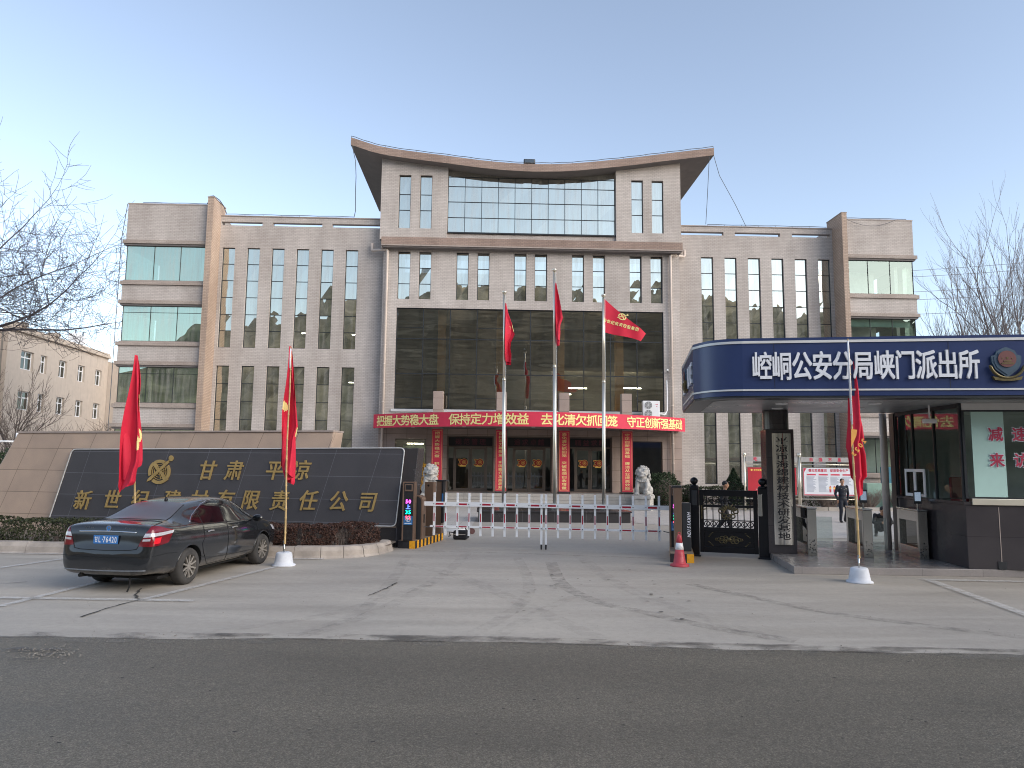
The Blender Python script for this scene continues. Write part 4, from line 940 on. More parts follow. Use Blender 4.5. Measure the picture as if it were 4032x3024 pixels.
# police emblem: shield, red disc and wheat
def emblem(parent, cx, cz, s, T=None):
    M.setdefault('emred', pm('emblem_red', '6b3f3d', .5)); M.setdefault('emgold', pm('emblem_gold', '6a5f40', .45, .5, var=.3, scale=14)); M.setdefault('emblue', pm('emblem_blue', '3a5163', .45))
    mb = MB(); P = lambda poly, d0, d1, m: mb.prism([(cx + a * s, cz + b * s) for a, b in poly], d0, d1, 'xz', m)
    sh = [(-.18, 1.0), (0, 1.06), (.18, 1.0), (.52, .82), (.62, .58), (.86, .50), (.84, .1), (.66, -.32), (0, -.86), (-.66, -.32), (-.84, .1), (-.86, .50), (-.62, .58), (-.52, .82)][::-1]
    P(sh, -.05, -.001, 2); P([(a * .84, b * .84 + .02) for a, b in sh], -.062, -.051, 2)
    P([(.52 * math.cos(t_), .30 + .52 * math.sin(t_)) for t_ in np.linspace(0, 2 * math.pi, 26)[:-1]], -.085, -.0625, 0)
    for (a, b, c, d) in ((-.34, .34, -.02, .06), (-.22, .22, .12, .2), (-.06, .06, .3, .42), (-.3, -.24, .3, .36), (.24, .3, .3, .36)): P([(a, c), (b, c), (b, d), (a, d)], -.093, -.0855, 1)
    for sg in (-1, 1):
        for k in range(15):
            t_ = R(200 + 66 * k / 14) if sg < 0 else R(-20 - 66 * k / 14); rr = .98
            q = (rr * math.cos(t_), .08 + rr * math.sin(t_) * .98); a_ = t_ + sg * R(-70 if sg < 0 else -70) * (-1 if sg < 0 else 1)
            mb.ell((cx + q[0] * s, -.06, cz + q[1] * s), (.09 * s, .04, .20 * s), 8, 5, 1, Matrix.Rotation(sg * (R(25) + R(60) * k / 14), 3, 'Y'))
    P([(-.86, -.78), (-.3, -.92), (.3, -.92), (.86, -.78), (.74, -1.0), (.3, -1.06), (-.3, -1.06), (-.74, -1.0)][::-1], -.075, -.001, 1)
    if T: mb.v = [T(v) for v in mb.v]
    return mb.build('emblem', [M['emred'], M['emgold'], M['emblue']], parent, uv=False)
ex_, ez_ = KP.hit(3958, 1428); emblem(kio, ex_, 4.20, .31)
T, LL = along(path, .004); mb = MB()
Lc = (Vector(path[1]) - Vector(path[0])).length
for i, ch in enumerate('警察'): put_char(mb, ch, .42 + .44 * i, 4.2, .42, .56, 0, .03, ex=.03, T=T)
for i, ch in enumerate('POLICE'): put_char(mb, ch, Lc - 1.28 + .215 * i, 4.2, .36, .62, 0, .03, ex=.03, T=T)
mb.build('lettering', M['lettwhite'], kio, uv=False); emblem(kio, 1.35, 4.2, .27, T)
# pier and round column
px0, py0 = KP.loc((6.09, 17.24)); PW = .64
MB().box(px0, px0 + PW, py0, py0 + .66, PZ, 3.07).build('granite_pier', M['pgranite'], kio, bevel=.012)
MB().lathe([(.30, 3.073), (.30, 3.54)], 28, (px0 + .30, py0 + .34, 0)).build('round_column', M['pgranite'], kio, smooth=False)
# box of the gatehouse
C0, C1 = KP.loc((9.37, 14.99)), KP.loc((9.62, 18.07)); XR, YB = 10.5, C1[1]
MB().prism([C0, (XR, C0[1]), (XR, YB), C1], PZ, 1.44, 'xy').build('granite_base', M['pgranite'], kio, bevel=.008)
for xx in (.62, 1.33): MB().box(C0[0] + xx, C0[0] + xx + .014, C0[1] - .006, C0[1], PZ, 1.40).build('joint_strip', M['band'], kio); MB().box(C0[0] + xx - .07, C0[0] + xx + .09, C0[1] - .02, C0[1] - .0065, PZ + .005, PZ + .16).build('outlet_box', M['charcoal'], kio)
MB().box(C0[0] + .12, XR, C0[1] - .05, C0[1] + .10, 1.443, 1.57).build('sill', M['mirror'], kio, bevel=.006)
MB().prism([(C0[0] - .03, C0[1] - .02), (C0[0] + .115, C0[1] - .02), (C1[0] + .115, YB), (C1[0] - .03, YB)], 1.443, 1.50, 'xy').build('sill', M['pgranite'], kio)
def sx(y): return C0[0] + (C1[0] - C0[0]) * (y - C0[1]) / (C1[1] - C0[1])
MB().box(C0[0] + .05, XR, C0[1] + .03, C0[1] + .10, 3.40, 3.545).build('header', M['aluwhite'], kio)
fg = MB()
for xx in (C0[0] + .03, C0[0] + 1.7, C0[0] + 3.4): fg.box(xx, xx + .05, C0[1] + .02, C0[1] + .09, 1.572, 3.398)
fg.box(C0[0] + .03, XR, C0[1] + .025, C0[1] + .085, 1.5721, 1.60); fg.box(C0[0] + .03, XR, C0[1] + .025, C0[1] + .085, 3.37, 3.3979)
fgo = fg.build('front_window', M['frame'], kio)
MB().quad((C0[0] + .08, C0[1] + .05, 1.572), (XR, C0[1] + .05, 1.572), (XR, C0[1] + .05, 3.398), (C0[0] + .08, C0[1] + .05, 3.398)).build('pane', M['gkiosk'], fgo)
sg_ = MB(); yv = [C0[1] + .05, C0[1] + 1.15, C0[1] + 2.15, YB - .06]
for y_ in yv: sg_.prism([(sx(y_) - .003, y_), (sx(y_) + .05, y_), (sx(y_) + .05, y_ + .05), (sx(y_) - .003, y_ + .05)], 1.503, 3.548, 'xy')
for z_ in (3.46,): sg_.prism([(sx(yv[0]), yv[0] + .05), (sx(yv[0]) + .05, yv[0] + .05), (sx(yv[-1]) + .05, yv[-1]), (sx(yv[-1]), yv[-1])], z_, 3.548, 'xy')
sgo = sg_.build('side_window', M['frame'], kio)
MB().quad((sx(yv[-1]) + .025, yv[-1], 1.503), (sx(yv[0]) + .025, yv[0], 1.503), (sx(yv[0]) + .025, yv[0], 3.46), (sx(yv[-1]) + .025, yv[-1], 3.46)).build('pane', M['gkiosk'], sgo)
a0, a1 = yv[2] - .55, yv[2] + .42; mb = MB()      # white sliding hatch in the side window
def sbar(y0, y1, z0, z1, pr=.03): mb.prism([(sx(y0) - pr, y0), (sx(y0) - .004, y0), (sx(y1) - .004, y1), (sx(y1) - pr, y1)], z0, z1, 'xy')
for q in ((a0, a0 + .07, 1.52, 2.16), (a1 - .07, a1, 1.52, 2.16), (a0 + .07, a1 - .07, 2.09, 2.16), (a0 + .07, a1 - .07, 1.52, 1.59), ((a0 + a1) / 2 - .05, (a0 + a1) / 2 + .05, 1.59, 2.09)): sbar(*q)
hw = mb.build('sliding_hatch', M['white'], kio); 
MB().quad((sx(a1) - .012, a1 - .07, 1.59), (sx(a0) - .012, a0 + .07, 1.59), (sx(a0) - .012, a0 + .07, 2.09), (sx(a1) - .012, a1 - .07, 2.09)).build('pane', M['gdoor'], hw)
M['curt'] = pm('pale_teal_blind', 'b4d4ca', .5, var=.05)
MB().box(C0[0] + .22, C0[0] + .84, C0[1] + .040, C0[1] + .046, 1.605, 3.365).build('roller_blind', M['curt'], kio)
mb = MB(); mb.box(C0[0] + .1, XR, YB - .1, YB, 1.45, 3.5); mb.box(C0[0] + .2, XR, C0[1] + .15, YB - .11, 3.5, 3.55); mb.build('interior', M['roomlt'], kio)
MB().box(XR - .1, XR, C0[1], YB, 1.45, 3.55).build('interior_wall', M['roomlt'], kio)
o = thing('office_chair', 'red chair standing behind the gatehouse front glass', 'chair', KP.w(C0[0] + .35, C0[1] + .75, 1.445), KA + .5)
MB().box(-.22, .22, .16, .22, .10, .55).build('backrest', pm('red_plastic', '9c2733', .5), o, bevel=.03); MB().box(-.24, .24, -.2, .2, .02, .09).build('seat', bpy.data.materials['red_plastic'], o, bevel=.03)
mb = MB(); yg = C0[1] + .012; gx = [KP.hit(3919, 1709, C0[1])[0], KP.hit(4014, 1709, C0[1])[0]]
for s_, z_ in (('减速', KP.hit(3919, 1709, C0[1])[1]), ('来访', KP.hit(3925, 1811, C0[1])[1])):
    for ch, xx in zip(s_, gx): put_char(mb, ch, xx + .01, z_, .30, .31, yg + .012, .052, m=1); put_char(mb, ch, xx + .01, z_, .29, .30, yg, .02, m=0)
mb.build('lettering', [pm('rose_red_vinyl', 'b3324f', .5), M['lettwhite']], kio, uv=False)
pv = KP.loc((9.43, 18.25)); mb = MB(); mb.lathe([(.085, PZ), (.085, 3.55)], 14, (pv[0], pv[1], 0)); mb.build('downpipe', M['pipe'], kio, smooth=True)
MB().box(C1[0] - .02, C1[0] + .25, YB + .003, YB + .3, PZ, 3.55).build('corner_post', M['charcoal'], kio)
MB().box(C1[0] + .26, XR, YB + .003, YB + .1, PZ, 3.55).build('rear_wall', M['charcoal'], kio)
o = thing('wall_camera', 'small white camera under the blue canopy beside the gatehouse glass', 'camera', KP.w(C0[0] - .38, C0[1] + .55, 3.2), KA)
mb = MB(); mb.tube([(.0, 0, .34), (0, 0, .06)], .018, 6); mb.build('bracket', M['white'], o); MB().box(-.14, .14, -.05, .05, -.05, .05).build('body', M['white'], o, bevel=.02)
# name plate on the pier
o = thing('name_plate', 'tall curved stainless steel name plate with black characters on the dark granite pier', 'sign', KP.w(px0 + PW / 2 + .03, py0 - .004, 0), KA)
n = 14; V = []; F = []; hw_ = .215
for i in range(n + 1):
    a = -1 + 2 * i / n; V += [(a * hw_, -.05 * (1 - a * a) - .012, .36), (a * hw_, -.05 * (1 - a * a) - .012, 2.97)]
F = [(2 * i, 2 * i + 2, 2 * i + 3, 2 * i + 1) for i in range(n)]; mb = MB(); mb.add(V, F); b0 = len(mb.v); mb.add([(-hw_, 0, .36), (-hw_, -.012, .36), (-hw_, -.012, 2.97), (-hw_, 0, 2.97), (hw_, 0, .36), (hw_, -.012, .36), (hw_, -.012, 2.97), (hw_, 0, 2.97)], [(0, 1, 2, 3), (5, 4, 7, 6)])
for z in (.36, 2.97): mb.add([(a * hw_, -.05 * (1 - a * a) - .012, z) for a in np.linspace(-1, 1, n + 1)] + [(hw_, 0, z), (-hw_, 0, z)], [tuple(range(n + 3))])
t = NT('brushed_name_plate'); g = t.noise(t.coord('Object', (9, 9, .5)), 1.5, 3); t.set(t.ramp(g, [(.3, hexc('8d8b88')), (.7, hexc('d8d6d2'))]), .14, 1.0); mb.build('plate', t.mat, o, smooth=True)
mb = MB(); s_ = '平凉市海绵建材技术研发基地'; text(mb, s_, 0, 1.68, .29, .185, 2.42 / len(s_), vertical=True, y=0, bold=.016, T=lambda p: (p[0], p[1] - .05 * (1 - (p[0] / hw_) ** 2) - .0155, p[2])); mb.build('lettering', M['black'], o, uv=False)
# turnstiles
def turnstile(p, label, term, dark=False):
    o = thing('turnstile', label, 'turnstile', (p[0], p[1], PZ), KA, 'stainless steel turnstiles under the canopy'); W, D, H = .2, 1.25, 1.06
    mb = MB(); mb.box(-W / 2, W / 2, 0, .10, 0, H - .003); mb.box(-W / 2, W / 2, D - .12, D, 0, H - .003); mb.box(-W / 2 + .004, W / 2 - .004, .1, D - .12, 0, .24); mb.box(-W / 2 + .004, W / 2 - .004, .1, D - .12, H - .24, H - .006); mb.build('frame', M['steel'], o, bevel=.008)
    MB().box(-W / 2 - .012, W / 2 + .012, -.02, D + .01, H, H + .035).build('top_plate', M['steel'], o, bevel=.01)
    MB().box(-.02, .02, .1, D - .12, .24, H - .24).build('glass_panel', M['gdoor'], o)
    r = random.Random(int(p[0] * 10)); mb = MB(); pts = []
    while len(pts) < 26:
        a, b, s = r.uniform(-.075, .075), r.uniform(.03, .36), r.choice((.006, .009, .013, .017))
        if all((a - q[0]) ** 2 + (b - q[1]) ** 2 > (s + q[2]) ** 2 * 1.2 for q in pts): pts.append((a, b, s))
    for k, (a, b, s) in enumerate(pts): mb.add([(a + s * math.cos(t_), -.0021, b + s * math.sin(t_)) for t_ in np.linspace(0, 2 * math.pi, 11)[:-1]], [tuple(range(10))])
    mb.build('perforation', M['black'], o, uv=False)
    if term: 
        mb = MB(); mb.tube([(0, .25, H + .03), (0, .25, H + .2)], .02, 8); mb.build('post', M['steel'], o)
        tm = MB(); tm.box(-.085, .085, .215, .25, H + .16, H + .46); tm = tm.build('terminal', M['charcoal'], o, bevel=.01); MB().quad((-.065, .2135, H + .22), (.065, .2135, H + .22), (.065, .2135, H + .42), (-.065, .2135, H + .42)).build('screen', emit('terminal_screen', (.25, .32, .42), .35) if 'terminal_screen' not in bpy.data.materials else bpy.data.materials['terminal_screen'], tm)
    for z in (.42, .74): mb = MB(); mb.box(W / 2, W / 2 + .035, .5, .53, z, z + .03); mb.build('hinge', M['mirror'], o)
    if dark: MB().box(-W / 2 - .05, -W / 2 - .013, .15, .42, H - .22, H + .02).build('card_reader', M['black'], o, bevel=.006)
    mb = MB(); mb.box(W / 2 + .04, W / 2 + .48, .508, .52, .14, .86); mb.build('flap', M['glight'], o)
turnstile((6.97, 16.86), 'steel turnstile standing right beside the dark granite sign pier', False, True)
turnstile((8.14, 16.62), 'steel turnstile behind the bamboo flag pole, in the middle of the entrance', True)
turnstile((9.43 - .14, 16.43), 'steel turnstile standing against the gatehouse side wall', True)
# black ornamental pedestrian gate
GP = Plane((4.51, 17.86), math.atan2(-.46, 1.52)); gl = 1.59
o = thing('pedestrian_gate', 'black ornamental metal gate with ball topped posts between barrier and pier', 'gate', GP.O, GP.a)
for xx, lab in ((0, 0), (gl, 1)):
    mb = MB(); mb.box(xx - .11, xx + .11, -.1, .12, 0, 1.66); mb.box(xx - .14, xx + .14, -.13, .15, 0, .04); p = mb.build('post', M['gateblack'], o, bevel=.012)
    mb = MB(); mb.lathe([(0, 1.66), (.10, 1.662), (.10, 1.70), (.045, 1.71), (.045, 1.735)], 16, (xx, 0, 0)); mb.ell((xx, 0, 1.81), (.095, .095, .09), 16, 10); mb.build('finial', M['gateblack'], p, smooth=True)
    if lab == 0: MB().box(xx - .06, xx + .07, -.125, -.103, 1.22, 1.58).build('card_reader', M['charcoal'], p, bevel=.01)
    else: MB().box(xx - .12, xx - .02, -.135, -.103, 1.0, 1.52).build('face_reader', M['steel'], p, bevel=.01)
x0, x1 = .12, gl - .12; mb = MB()
for a, b, c, d in ((x0, x0 + .10, .1, 1.6), (x1 - .10, x1, .1, 1.6), (x0 + .1, x1 - .1, 1.45, 1.6), (x0 + .1, x1 - .1, .1, .24), (x0 + .1, x1 - .1, .60, .70), (x0 + .1, x1 - .1, .86, .885), (x0 + .1, x1 - .1, 1.18, 1.24)): mb.box(a, b, -.03, .03, c, d)
mb.box(x0 + .1, x1 - .1, -.012, .012, .24, .60); mb.build('leaf_frame', M['gateblack'], o, bevel=.006)
mb = MB()
for k in range(8): xx = x0 + .1 + (x1 - x0 - .2) * (k + .5) / 8; mb.tube([(xx, 0, .70), (xx, 0, 1.45)], .011, 6)
mb.build('bars', M['gateblack'], o); mb = MB()
def ring(mb, cx, cz, r_, w_=.012, y=0.0, n=16, a0=0, a1=360): mb.tube([(cx + r_ * math.cos(R(t_)), y, cz + r_ * math.sin(R(t_))) for t_ in np.linspace(a0, a1, n)], w_, 5, cap=False)
for k in range(8):
    cx = x0 + .1 + (x1 - x0 - .2) * (k + .5) / 8; ring(mb, cx, .78, .062); ring(mb, cx + .012, .775, .03, .01, a0=60, a1=330)
    ring(mb, cx - .03, 1.33, .04, .011, a0=20, a1=320); ring(mb, cx + .035, 1.35, .03, .010, a0=200, a1=500); mb.bar((cx - .075, 0, 1.33), (cx + .075, 0, 1.36), .012, .012)
mb.build('scrollwork', M['gateblack'], o, uv=False)
gm = (x0 + x1) / 2; mb = MB()
for k in range(7): a = R(20 + 140 * k / 6); mb.ell((gm + .12 * math.cos(a) * 1.2, -.03, 1.08 + .12 * math.sin(a)), (.03, .02, .07), 8, 6, 0, Matrix.Rotation(math.pi / 2 - a, 3, 'Y'))
for s in (-1, 1): ring(mb, gm + s * .17, 1.10, .055, .018, -.03); ring(mb, gm + s * .10, .98, .05, .018, -.03); ring(mb, gm + s * .05, .93, .035, .014, -.03)
mb.box(gm - .12, gm + .12, -.05, -.02, 1.00, 1.03); mb.build('crest_ornament', M['bronzeorn'], o, smooth=True); mb = MB()
for s in (-1, 1):
    for cx, cz, r_ in ((.08, .46, .045), (.16, .44, .05), (.24, .42, .035), (.09, .37, .04), (.17, .38, .05), (.06, .42, .05), (.29, .42, .025)): ring(mb, gm + s * cx, cz, r_, .013, -.02)
mb.ell((gm, -.02, .42), (.05, .025, .05), 12, 8)
for sx_ in (-1, 1):
    for sz in (-1, 1):
        for k in range(4): mb.ell((gm + sx_ * (.47 - .03 * k), -.016, .42 + sz * (.06 + .03 * k)), (.025, .01, .012), 6, 4)
mb.build('panel_ornament', M['bronzeorn'], o, smooth=True)
mb = MB(); mb.tube([(x0 + .05, -.05, .9), (x0 + .05, -.05, 1.22)], .018, 8); mb.tube([(x0 + .05, -.05, 1.12), (x0 + .16, -.06, 1.14)], .014, 8); mb.build('handle', M['bronzeorn'], o)
# ---------------------------------------------------------------- vehicle barriers
BP = Plane((-2.36, 19.2), math.atan2(-.9, 6.37)); BLEN = 6.43
def pickets(o, xs, leg_x, z0=.30):
    for xx in xs:
        lo = .12 if xx == leg_x else z0; mb = MB(); mb.box(xx - .027, xx + .027, .012, .05, lo, 1.41, 0); mb.box(xx - .014, xx + .014, .0095, .0118, .66, .88, 1); mb.box(xx - .022, xx + .022, .014, .048, 1.4105, 1.415, 1)
        for z in (1.115, .535): mb.lathe([(0, -.004), (.013, -.004), (.013, 0)], 8, (xx, -.0405 if z > 1 else -.0255, z), 2, axis='y')
        p = mb.build('picket', [M['white'], M['red_reflect'], M['black']], o)
        if xx == leg_x:
            MB().lathe([(.012, 0), (.02, .01), (.022, .10), (.03, .13)], 10, (xx, .03, 0)).build('foot', M['black'], p)
M['red_reflect'] = pm('red_reflector', 'a3142e', .35)
def boom(o, x0, x1, xs, flip):
    mb = MB(); mb.box(x0, x1, -.04, .008, 1.06, 1.17); ml = MB(); ml.box(min(xs) - .1, max(xs) + .05, -.025, .008, .51, .56)
    for i in range(0, 9, 2):
        a, b = sorted((xs[i], xs[i + 1])); mb.box(a + .05, b - .05, -.0425, -.0402, 1.092, 1.138, 1); ml.box(a + .05, b - .05, -.0275, -.0252, .520, .552, 1)
    mb.build('top_rail', [M['white'], M['red_reflect']], o); ml.build('lower_rail', [M['white'], M['red_reflect']], o)
    pickets(o, xs, xs[-1])
def led_post(o, H=1.49, w_=.31, d=.30):
    mb = MB(); mb.box(-w_ / 2, -w_ / 2 + .035, -d / 2, d / 2, 0, H); mb.box(w_ / 2 - .03, w_ / 2, -d / 2, d / 2, 0, H); mb.box(-w_ / 2 + .035, w_ / 2 - .03, -d / 2 + .03, d / 2, 0, H - .003); mb.box(-w_ / 2 + .035, w_ / 2 - .03, -d / 2, d / 2, H - .03, H - .001); mb.build('case', M['brown'], o)
    MB().box(-w_ / 2 + .036, w_ / 2 - .031, -d / 2 + .004, -d / 2 + .029, .003, H - .032).build('front_panel', M['black'], o)
    cm = MB(); cm.box(-.10, .10, -d / 2 - .012, -d / 2 + .0035, H - .24, H - .06); cm = cm.build('camera_hood', M['brown'], o, bevel=.012); MB().box(-.075, .075, -d / 2 - .016, -d / 2 - .0125, H - .2, H - .08).build('lens', M['black'], cm)
    for k, (s_, c_) in enumerate((('50', (1, .1, .9)), ('上', (.1, .2, 1)), ('35', (0, 1, .6)), ('92', (1, .05, .1)))):
        mb = MB(); text(mb, s_, -.005, H - .50 - .135 * k, .125, .13, .08, y=-d / 2 + .002, bold=.02); nm_ = 'led_' + 'abcd'[k]
        mt = bpy.data.materials.get(nm_) or emit(nm_, c_, 1.6); mb.build('led_text', mt, o, uv=False)
    MB().quad((-.115, -d / 2 + .0025, H - 1.24 + .15), (.115, -d / 2 + .0025, H - 1.24 + .15), (.115, -d / 2 + .0025, H - 1.24 + .37), (-.115, -d / 2 + .0025, H - 1.24 + .37)).build('sticker', M['signblue'], o)
    mb = MB(); ring(mb, 0, H - .95, .06, .006, -d / 2 + .001); put_char(mb, 'P', 0, H - .95, .10, .10, -d / 2, .03); mb.box(-.09, .09, -d / 2, -d / 2 + .002, H - 1.06, H - 1.045); mb.build('parking_symbol', M['lettwhite'], o, uv=False)
    mb = MB()
    for i in range(4):
        for j in range(3): mb.box(-.08 + .045 * i, -.055 + .045 * i, -d / 2 + .001, -d / 2 + .0035, .44 + .045 * j - .09 + .12, .465 + .045 * j - .09 + .12)
    mb.build('keypad', M['cable'], o); mb = MB()
    for i in range(7):
        for j in range(8): mb.add([(-.105 + .033 * i + .008 * math.cos(t_), -d / 2 + .0032, .05 + .03 * j + .008 * math.sin(t_)) for t_ in np.linspace(0, 2 * math.pi, 7)[:-1]], [tuple(range(6))])
    mb.build('speaker_grille', M['charcoal'], o, uv=False)
def island(p, ang, W, L, label):
    o = thing('barrier_island', label, 'traffic island', (p[0], p[1], 0), ang, 'striped barrier islands'); n = 16; sw = L / n
    mb = MB(); mb.box(-W, 0, 0, L, 0, .198, 0)
    for k in range(n): mb.box(.0005, .004, k * sw + .001, (k + 1) * sw - .001, .001, .196, 2 if k % 2 else 1); mb.box(-W - .004, -W - .0005, k * sw + .001, (k + 1) * sw - .001, .001, .196, 2 if k % 2 else 1)
    mb.box(-W, -.155, -.004, -.0005, .001, .196, 1); mb.box(-.153, .003, -.004, -.0005, .001, .196, 2); mb.build('concrete_body', [pm('island_top', '8a7a68', .8, var=.3, scale=6) if 'island_top' not in bpy.data.materials else bpy.data.materials['island_top'], M['stripeK'], M['stripeY']], o)
    return o
island((-2.43, 18.66), R(-13), .46, 2.25, 'black and yellow striped concrete island under the left barrier machines')
island((4.14, 16.52), R(-12), .52, 2.2, 'black and yellow striped concrete island behind the red traffic cone')
def place(px, py, Y, z): q = at(px, py, Y); return (q.x, Y, z)
o = thing('led_post', 'brown post with lit colour LED panel and blue parking sticker, beside the name wall', 'barrier terminal', place(1609, 2120, 18.82, .2), R(-3)); led_post(o)
o = thing('barrier_gate', 'left white picketed boom barrier with its rounded brown cabinet', 'barrier', BP.w(0, 0, 0), BP.a, 'vehicle boom barriers')
mb = MB(); poly = [(-.16, .2), (.09, .2), (.09, 1.22), (.06, 1.29), (-.01, 1.33), (-.16, 1.33)]; mb.prism(poly, -.18, .16); mb.build('cabinet', M['brown'], o, bevel=.012); MB().prism([(a * .86 - .03, b) if b < .3 else (a * .86 - .03, b - .03) for a, b in poly], -.188, -.181).build('cabinet_door', M['charcoal'], o)
mb = MB(); mb.box(.091, .11, -.07, -.03, .62, .84); mb.build('handle', M['black'], o); MB().box(.091, .12, -.05, .05, 1.07, 1.17).build('arm_hub', M['white'], o)
xsl = [(z - 220) * (3.22 / 958) + .03 for z in (315, 407, 500, 593, 684, 780, 873, 968, 1063, 1158)]
boom(o, .1, 3.25, xsl, False); mb = MB(); mb.tube([(.1, 0, .52), (.2, 0, .5), (xsl[0] - .1, 0, .535)], .012, 6); mb.build('link_rod', M['cable'], o)
o = thing('barrier_gate', 'right white picketed boom barrier with a charcoal lettered cabinet', 'barrier', BP.w(BLEN, 0, 0), BP.a, 'vehicle boom barriers')
xsr = [-(2190 - z) * (3.18 / 990) - .02 for z in (2112, 2010, 1910, 1810, 1710, 1612, 1513, 1415, 1318, 1222)]
boom(o, -3.20, .12, xsr, True); mb = MB(); mb.tube([(.1, 0, .52), (0, 0, .5), (xsr[0] + .1, 0, .535)], .012, 6); mb.build('link_rod', M['cable'], o)
q = Vector(place(2703, 2150, 17.1, 0)) - BP.w(BLEN, 0, 0); lx = q.dot(BP.ex); ly = q.dot(BP.ey)
MB().box(lx - .10, lx + .11, ly - .05, ly + .35, .2, 1.31).build('cabinet', M['charcoal'], o, bevel=.015)
mb = MB(); s_ = 'HIKVISION'
for i, ch in enumerate(s_): put_char(mb, ch, 0, 0, .105, .105, 0, .02, shear=.2, T=lambda p, i=i: (lx + .06 + p[2], ly - .052 + p[1], 1.06 - .062 * i - p[0]))
mb.build('lettering', M['lettwhite'], o, uv=False)
o = thing('led_post', 'lit LED post half hidden behind a brown post at the right barrier', 'barrier terminal', place(2662, 2120, 17.95, .2), R(-10)); led_post(o)
o = thing('camera_post', 'plain brown post standing on the right striped island above the cone', 'barrier terminal', place(2670, 2140, 17.15, .2), R(-8)); MB().box(-.085, .085, -.1, .14, 0, 1.46).build('case', M['brown'], o, bevel=.008); MB().box(-.13, .09, -.105, .145, 1.463, 1.51).build('cap', M['charcoal'], o, bevel=.008)
o = thing('camera_post', 'plain brown post in front of the left stone lion, on the striped island', 'barrier terminal', place(1690, 2108, 20.05, .2), R(-12)); mb = MB(); mb.box(-.13, .13, -.1, .12, 0, 1.46); mb.build('case', M['brown'], o, bevel=.008); MB().lathe([(0, -.004), (.03, -.004), (.03, 0)], 10, (-.02, -.101, 1.36), axis='y').build('lens', M['black'], o)
o = thing('camera_post', 'brown post with a blue panel on its right edge, rearmost on the left island', 'barrier terminal', place(1731, 2100, 20.7, .2), R(-12)); mb = MB(); mb.box(-.10, .07, -.1, .12, 0, 1.46); mb.build('case', M['brown'], o, bevel=.008); MB().box(-.12, .2, -.12, .14, 1.463, 1.5).build('cap', M['charcoal'], o); MB().box(.075, .12, -.12, .1, .3, 1.46).build('front_panel', M['black'], o); MB().box(.08, .125, -.124, -.1205, .75, 1.12).build('sticker', M['signblue'], o)
# traffic cone
o = thing('traffic_cone', 'faded red traffic cone with one white band on the ground before the right island', 'cone', (3.70, 16.02, 0), .2)
mb = MB(); mb.lathe([(.20, 0), (.205, .015), (.20, .045), (.16, .055), (.135, .075), (.105, .26), (.092, .36)], 28, m=0); mb.lathe([(.0925, .36), (.072, .505)], 28, m=1); mb.lathe([(.072, .505), (.048, .655), (.042, .67), (0, .675)], 28, m=0); mb.build('body', [M['cone'], M['white']], o, smooth=True, uv=False)
mb = MB(); ring(mb, 0, .70, .028, .009); mb.build('loop', M['cone'], o)
# tool bag, box and pipes left on the ground inside the gate
g = gr(1812, 2126); o = thing('tool_bag', 'open dark canvas tool bag with straps on the ground behind the barrier', 'bag', (g.x, g.y + .15, 0), R(-8))
mb = MB(); mb.box(-.2, .2, -.14, .14, 0, .26); mb.build('body', M['jacket'], o, bevel=.05); MB().box(-.17, .17, -.146, -.1405, .14, .165).build('stripe', M['conc'], o)
mb = MB(); mb.tube([(-.2, -.1, .2), (-.3, -.18, .22), (-.26, -.2, .12), (-.31, -.2, .1)], .016, 6); mb.tube([(.19, -.1, .28), (.26, -.12, .2), (.25, -.13, .05)], .014, 6); mb.tube([(-.1, 0, .26), (-.05, -.02, .36), (.04, 0, .33), (.12, 0, .38), (.16, 0, .27)], .02, 6); mb.build('strap', M['jacket'], o, smooth=True)
g = gr(1855, 2102); o = thing('cable_reel', 'small brown cable reel lying on the paving behind the tool bag', 'reel', (g.x, g.y, .09), .4); mb = MB(); mb.lathe([(0, -.1), (.09, -.1), (.09, -.08), (.05, -.08), (.05, .08), (.09, .08), (.09, .1), (0, .1)], 18, axis='y'); mb.build('drum', pm('brown_plastic', '5a3a38', .5), o); mb = MB(); mb.tube([(-.08, 0, -.06), (-.2, -.05, -.08), (-.33, .02, -.08)], .008, 5); mb.build('cord', M['black'], o)
for i, (px, py, ln) in enumerate(((1775, 2083, 1.3), (1785, 2090, 1.1), (1770, 2096, 1.5))):
    g = gr(px, py); o = thing('steel_pipe', 'pale steel pipe lying on the ground behind the left barrier', 'pipe', (g.x, g.y, .03), R(4 - 5 * i), 'pale pipes on the ground'); mb = MB(); mb.tube([(-ln / 2, 0, 0), (ln / 2, 0, 0)], .03, 10); mb.build('tube', M['aluwhite'], o, smooth=True)
g = gr(1756, 2104); o = thing('rag_heap', 'small pale rag and sand heap at the back end of the left island', 'rag', (g.x + .05, g.y, 0)); mb = MB(); mb.ell((0, 0, .0), (.16, .1, .07), 12, 8); mb.ell((.1, -.03, 0), (.1, .08, .05), 10, 6); mb.build('cloth', M['conc'], o, smooth=True)
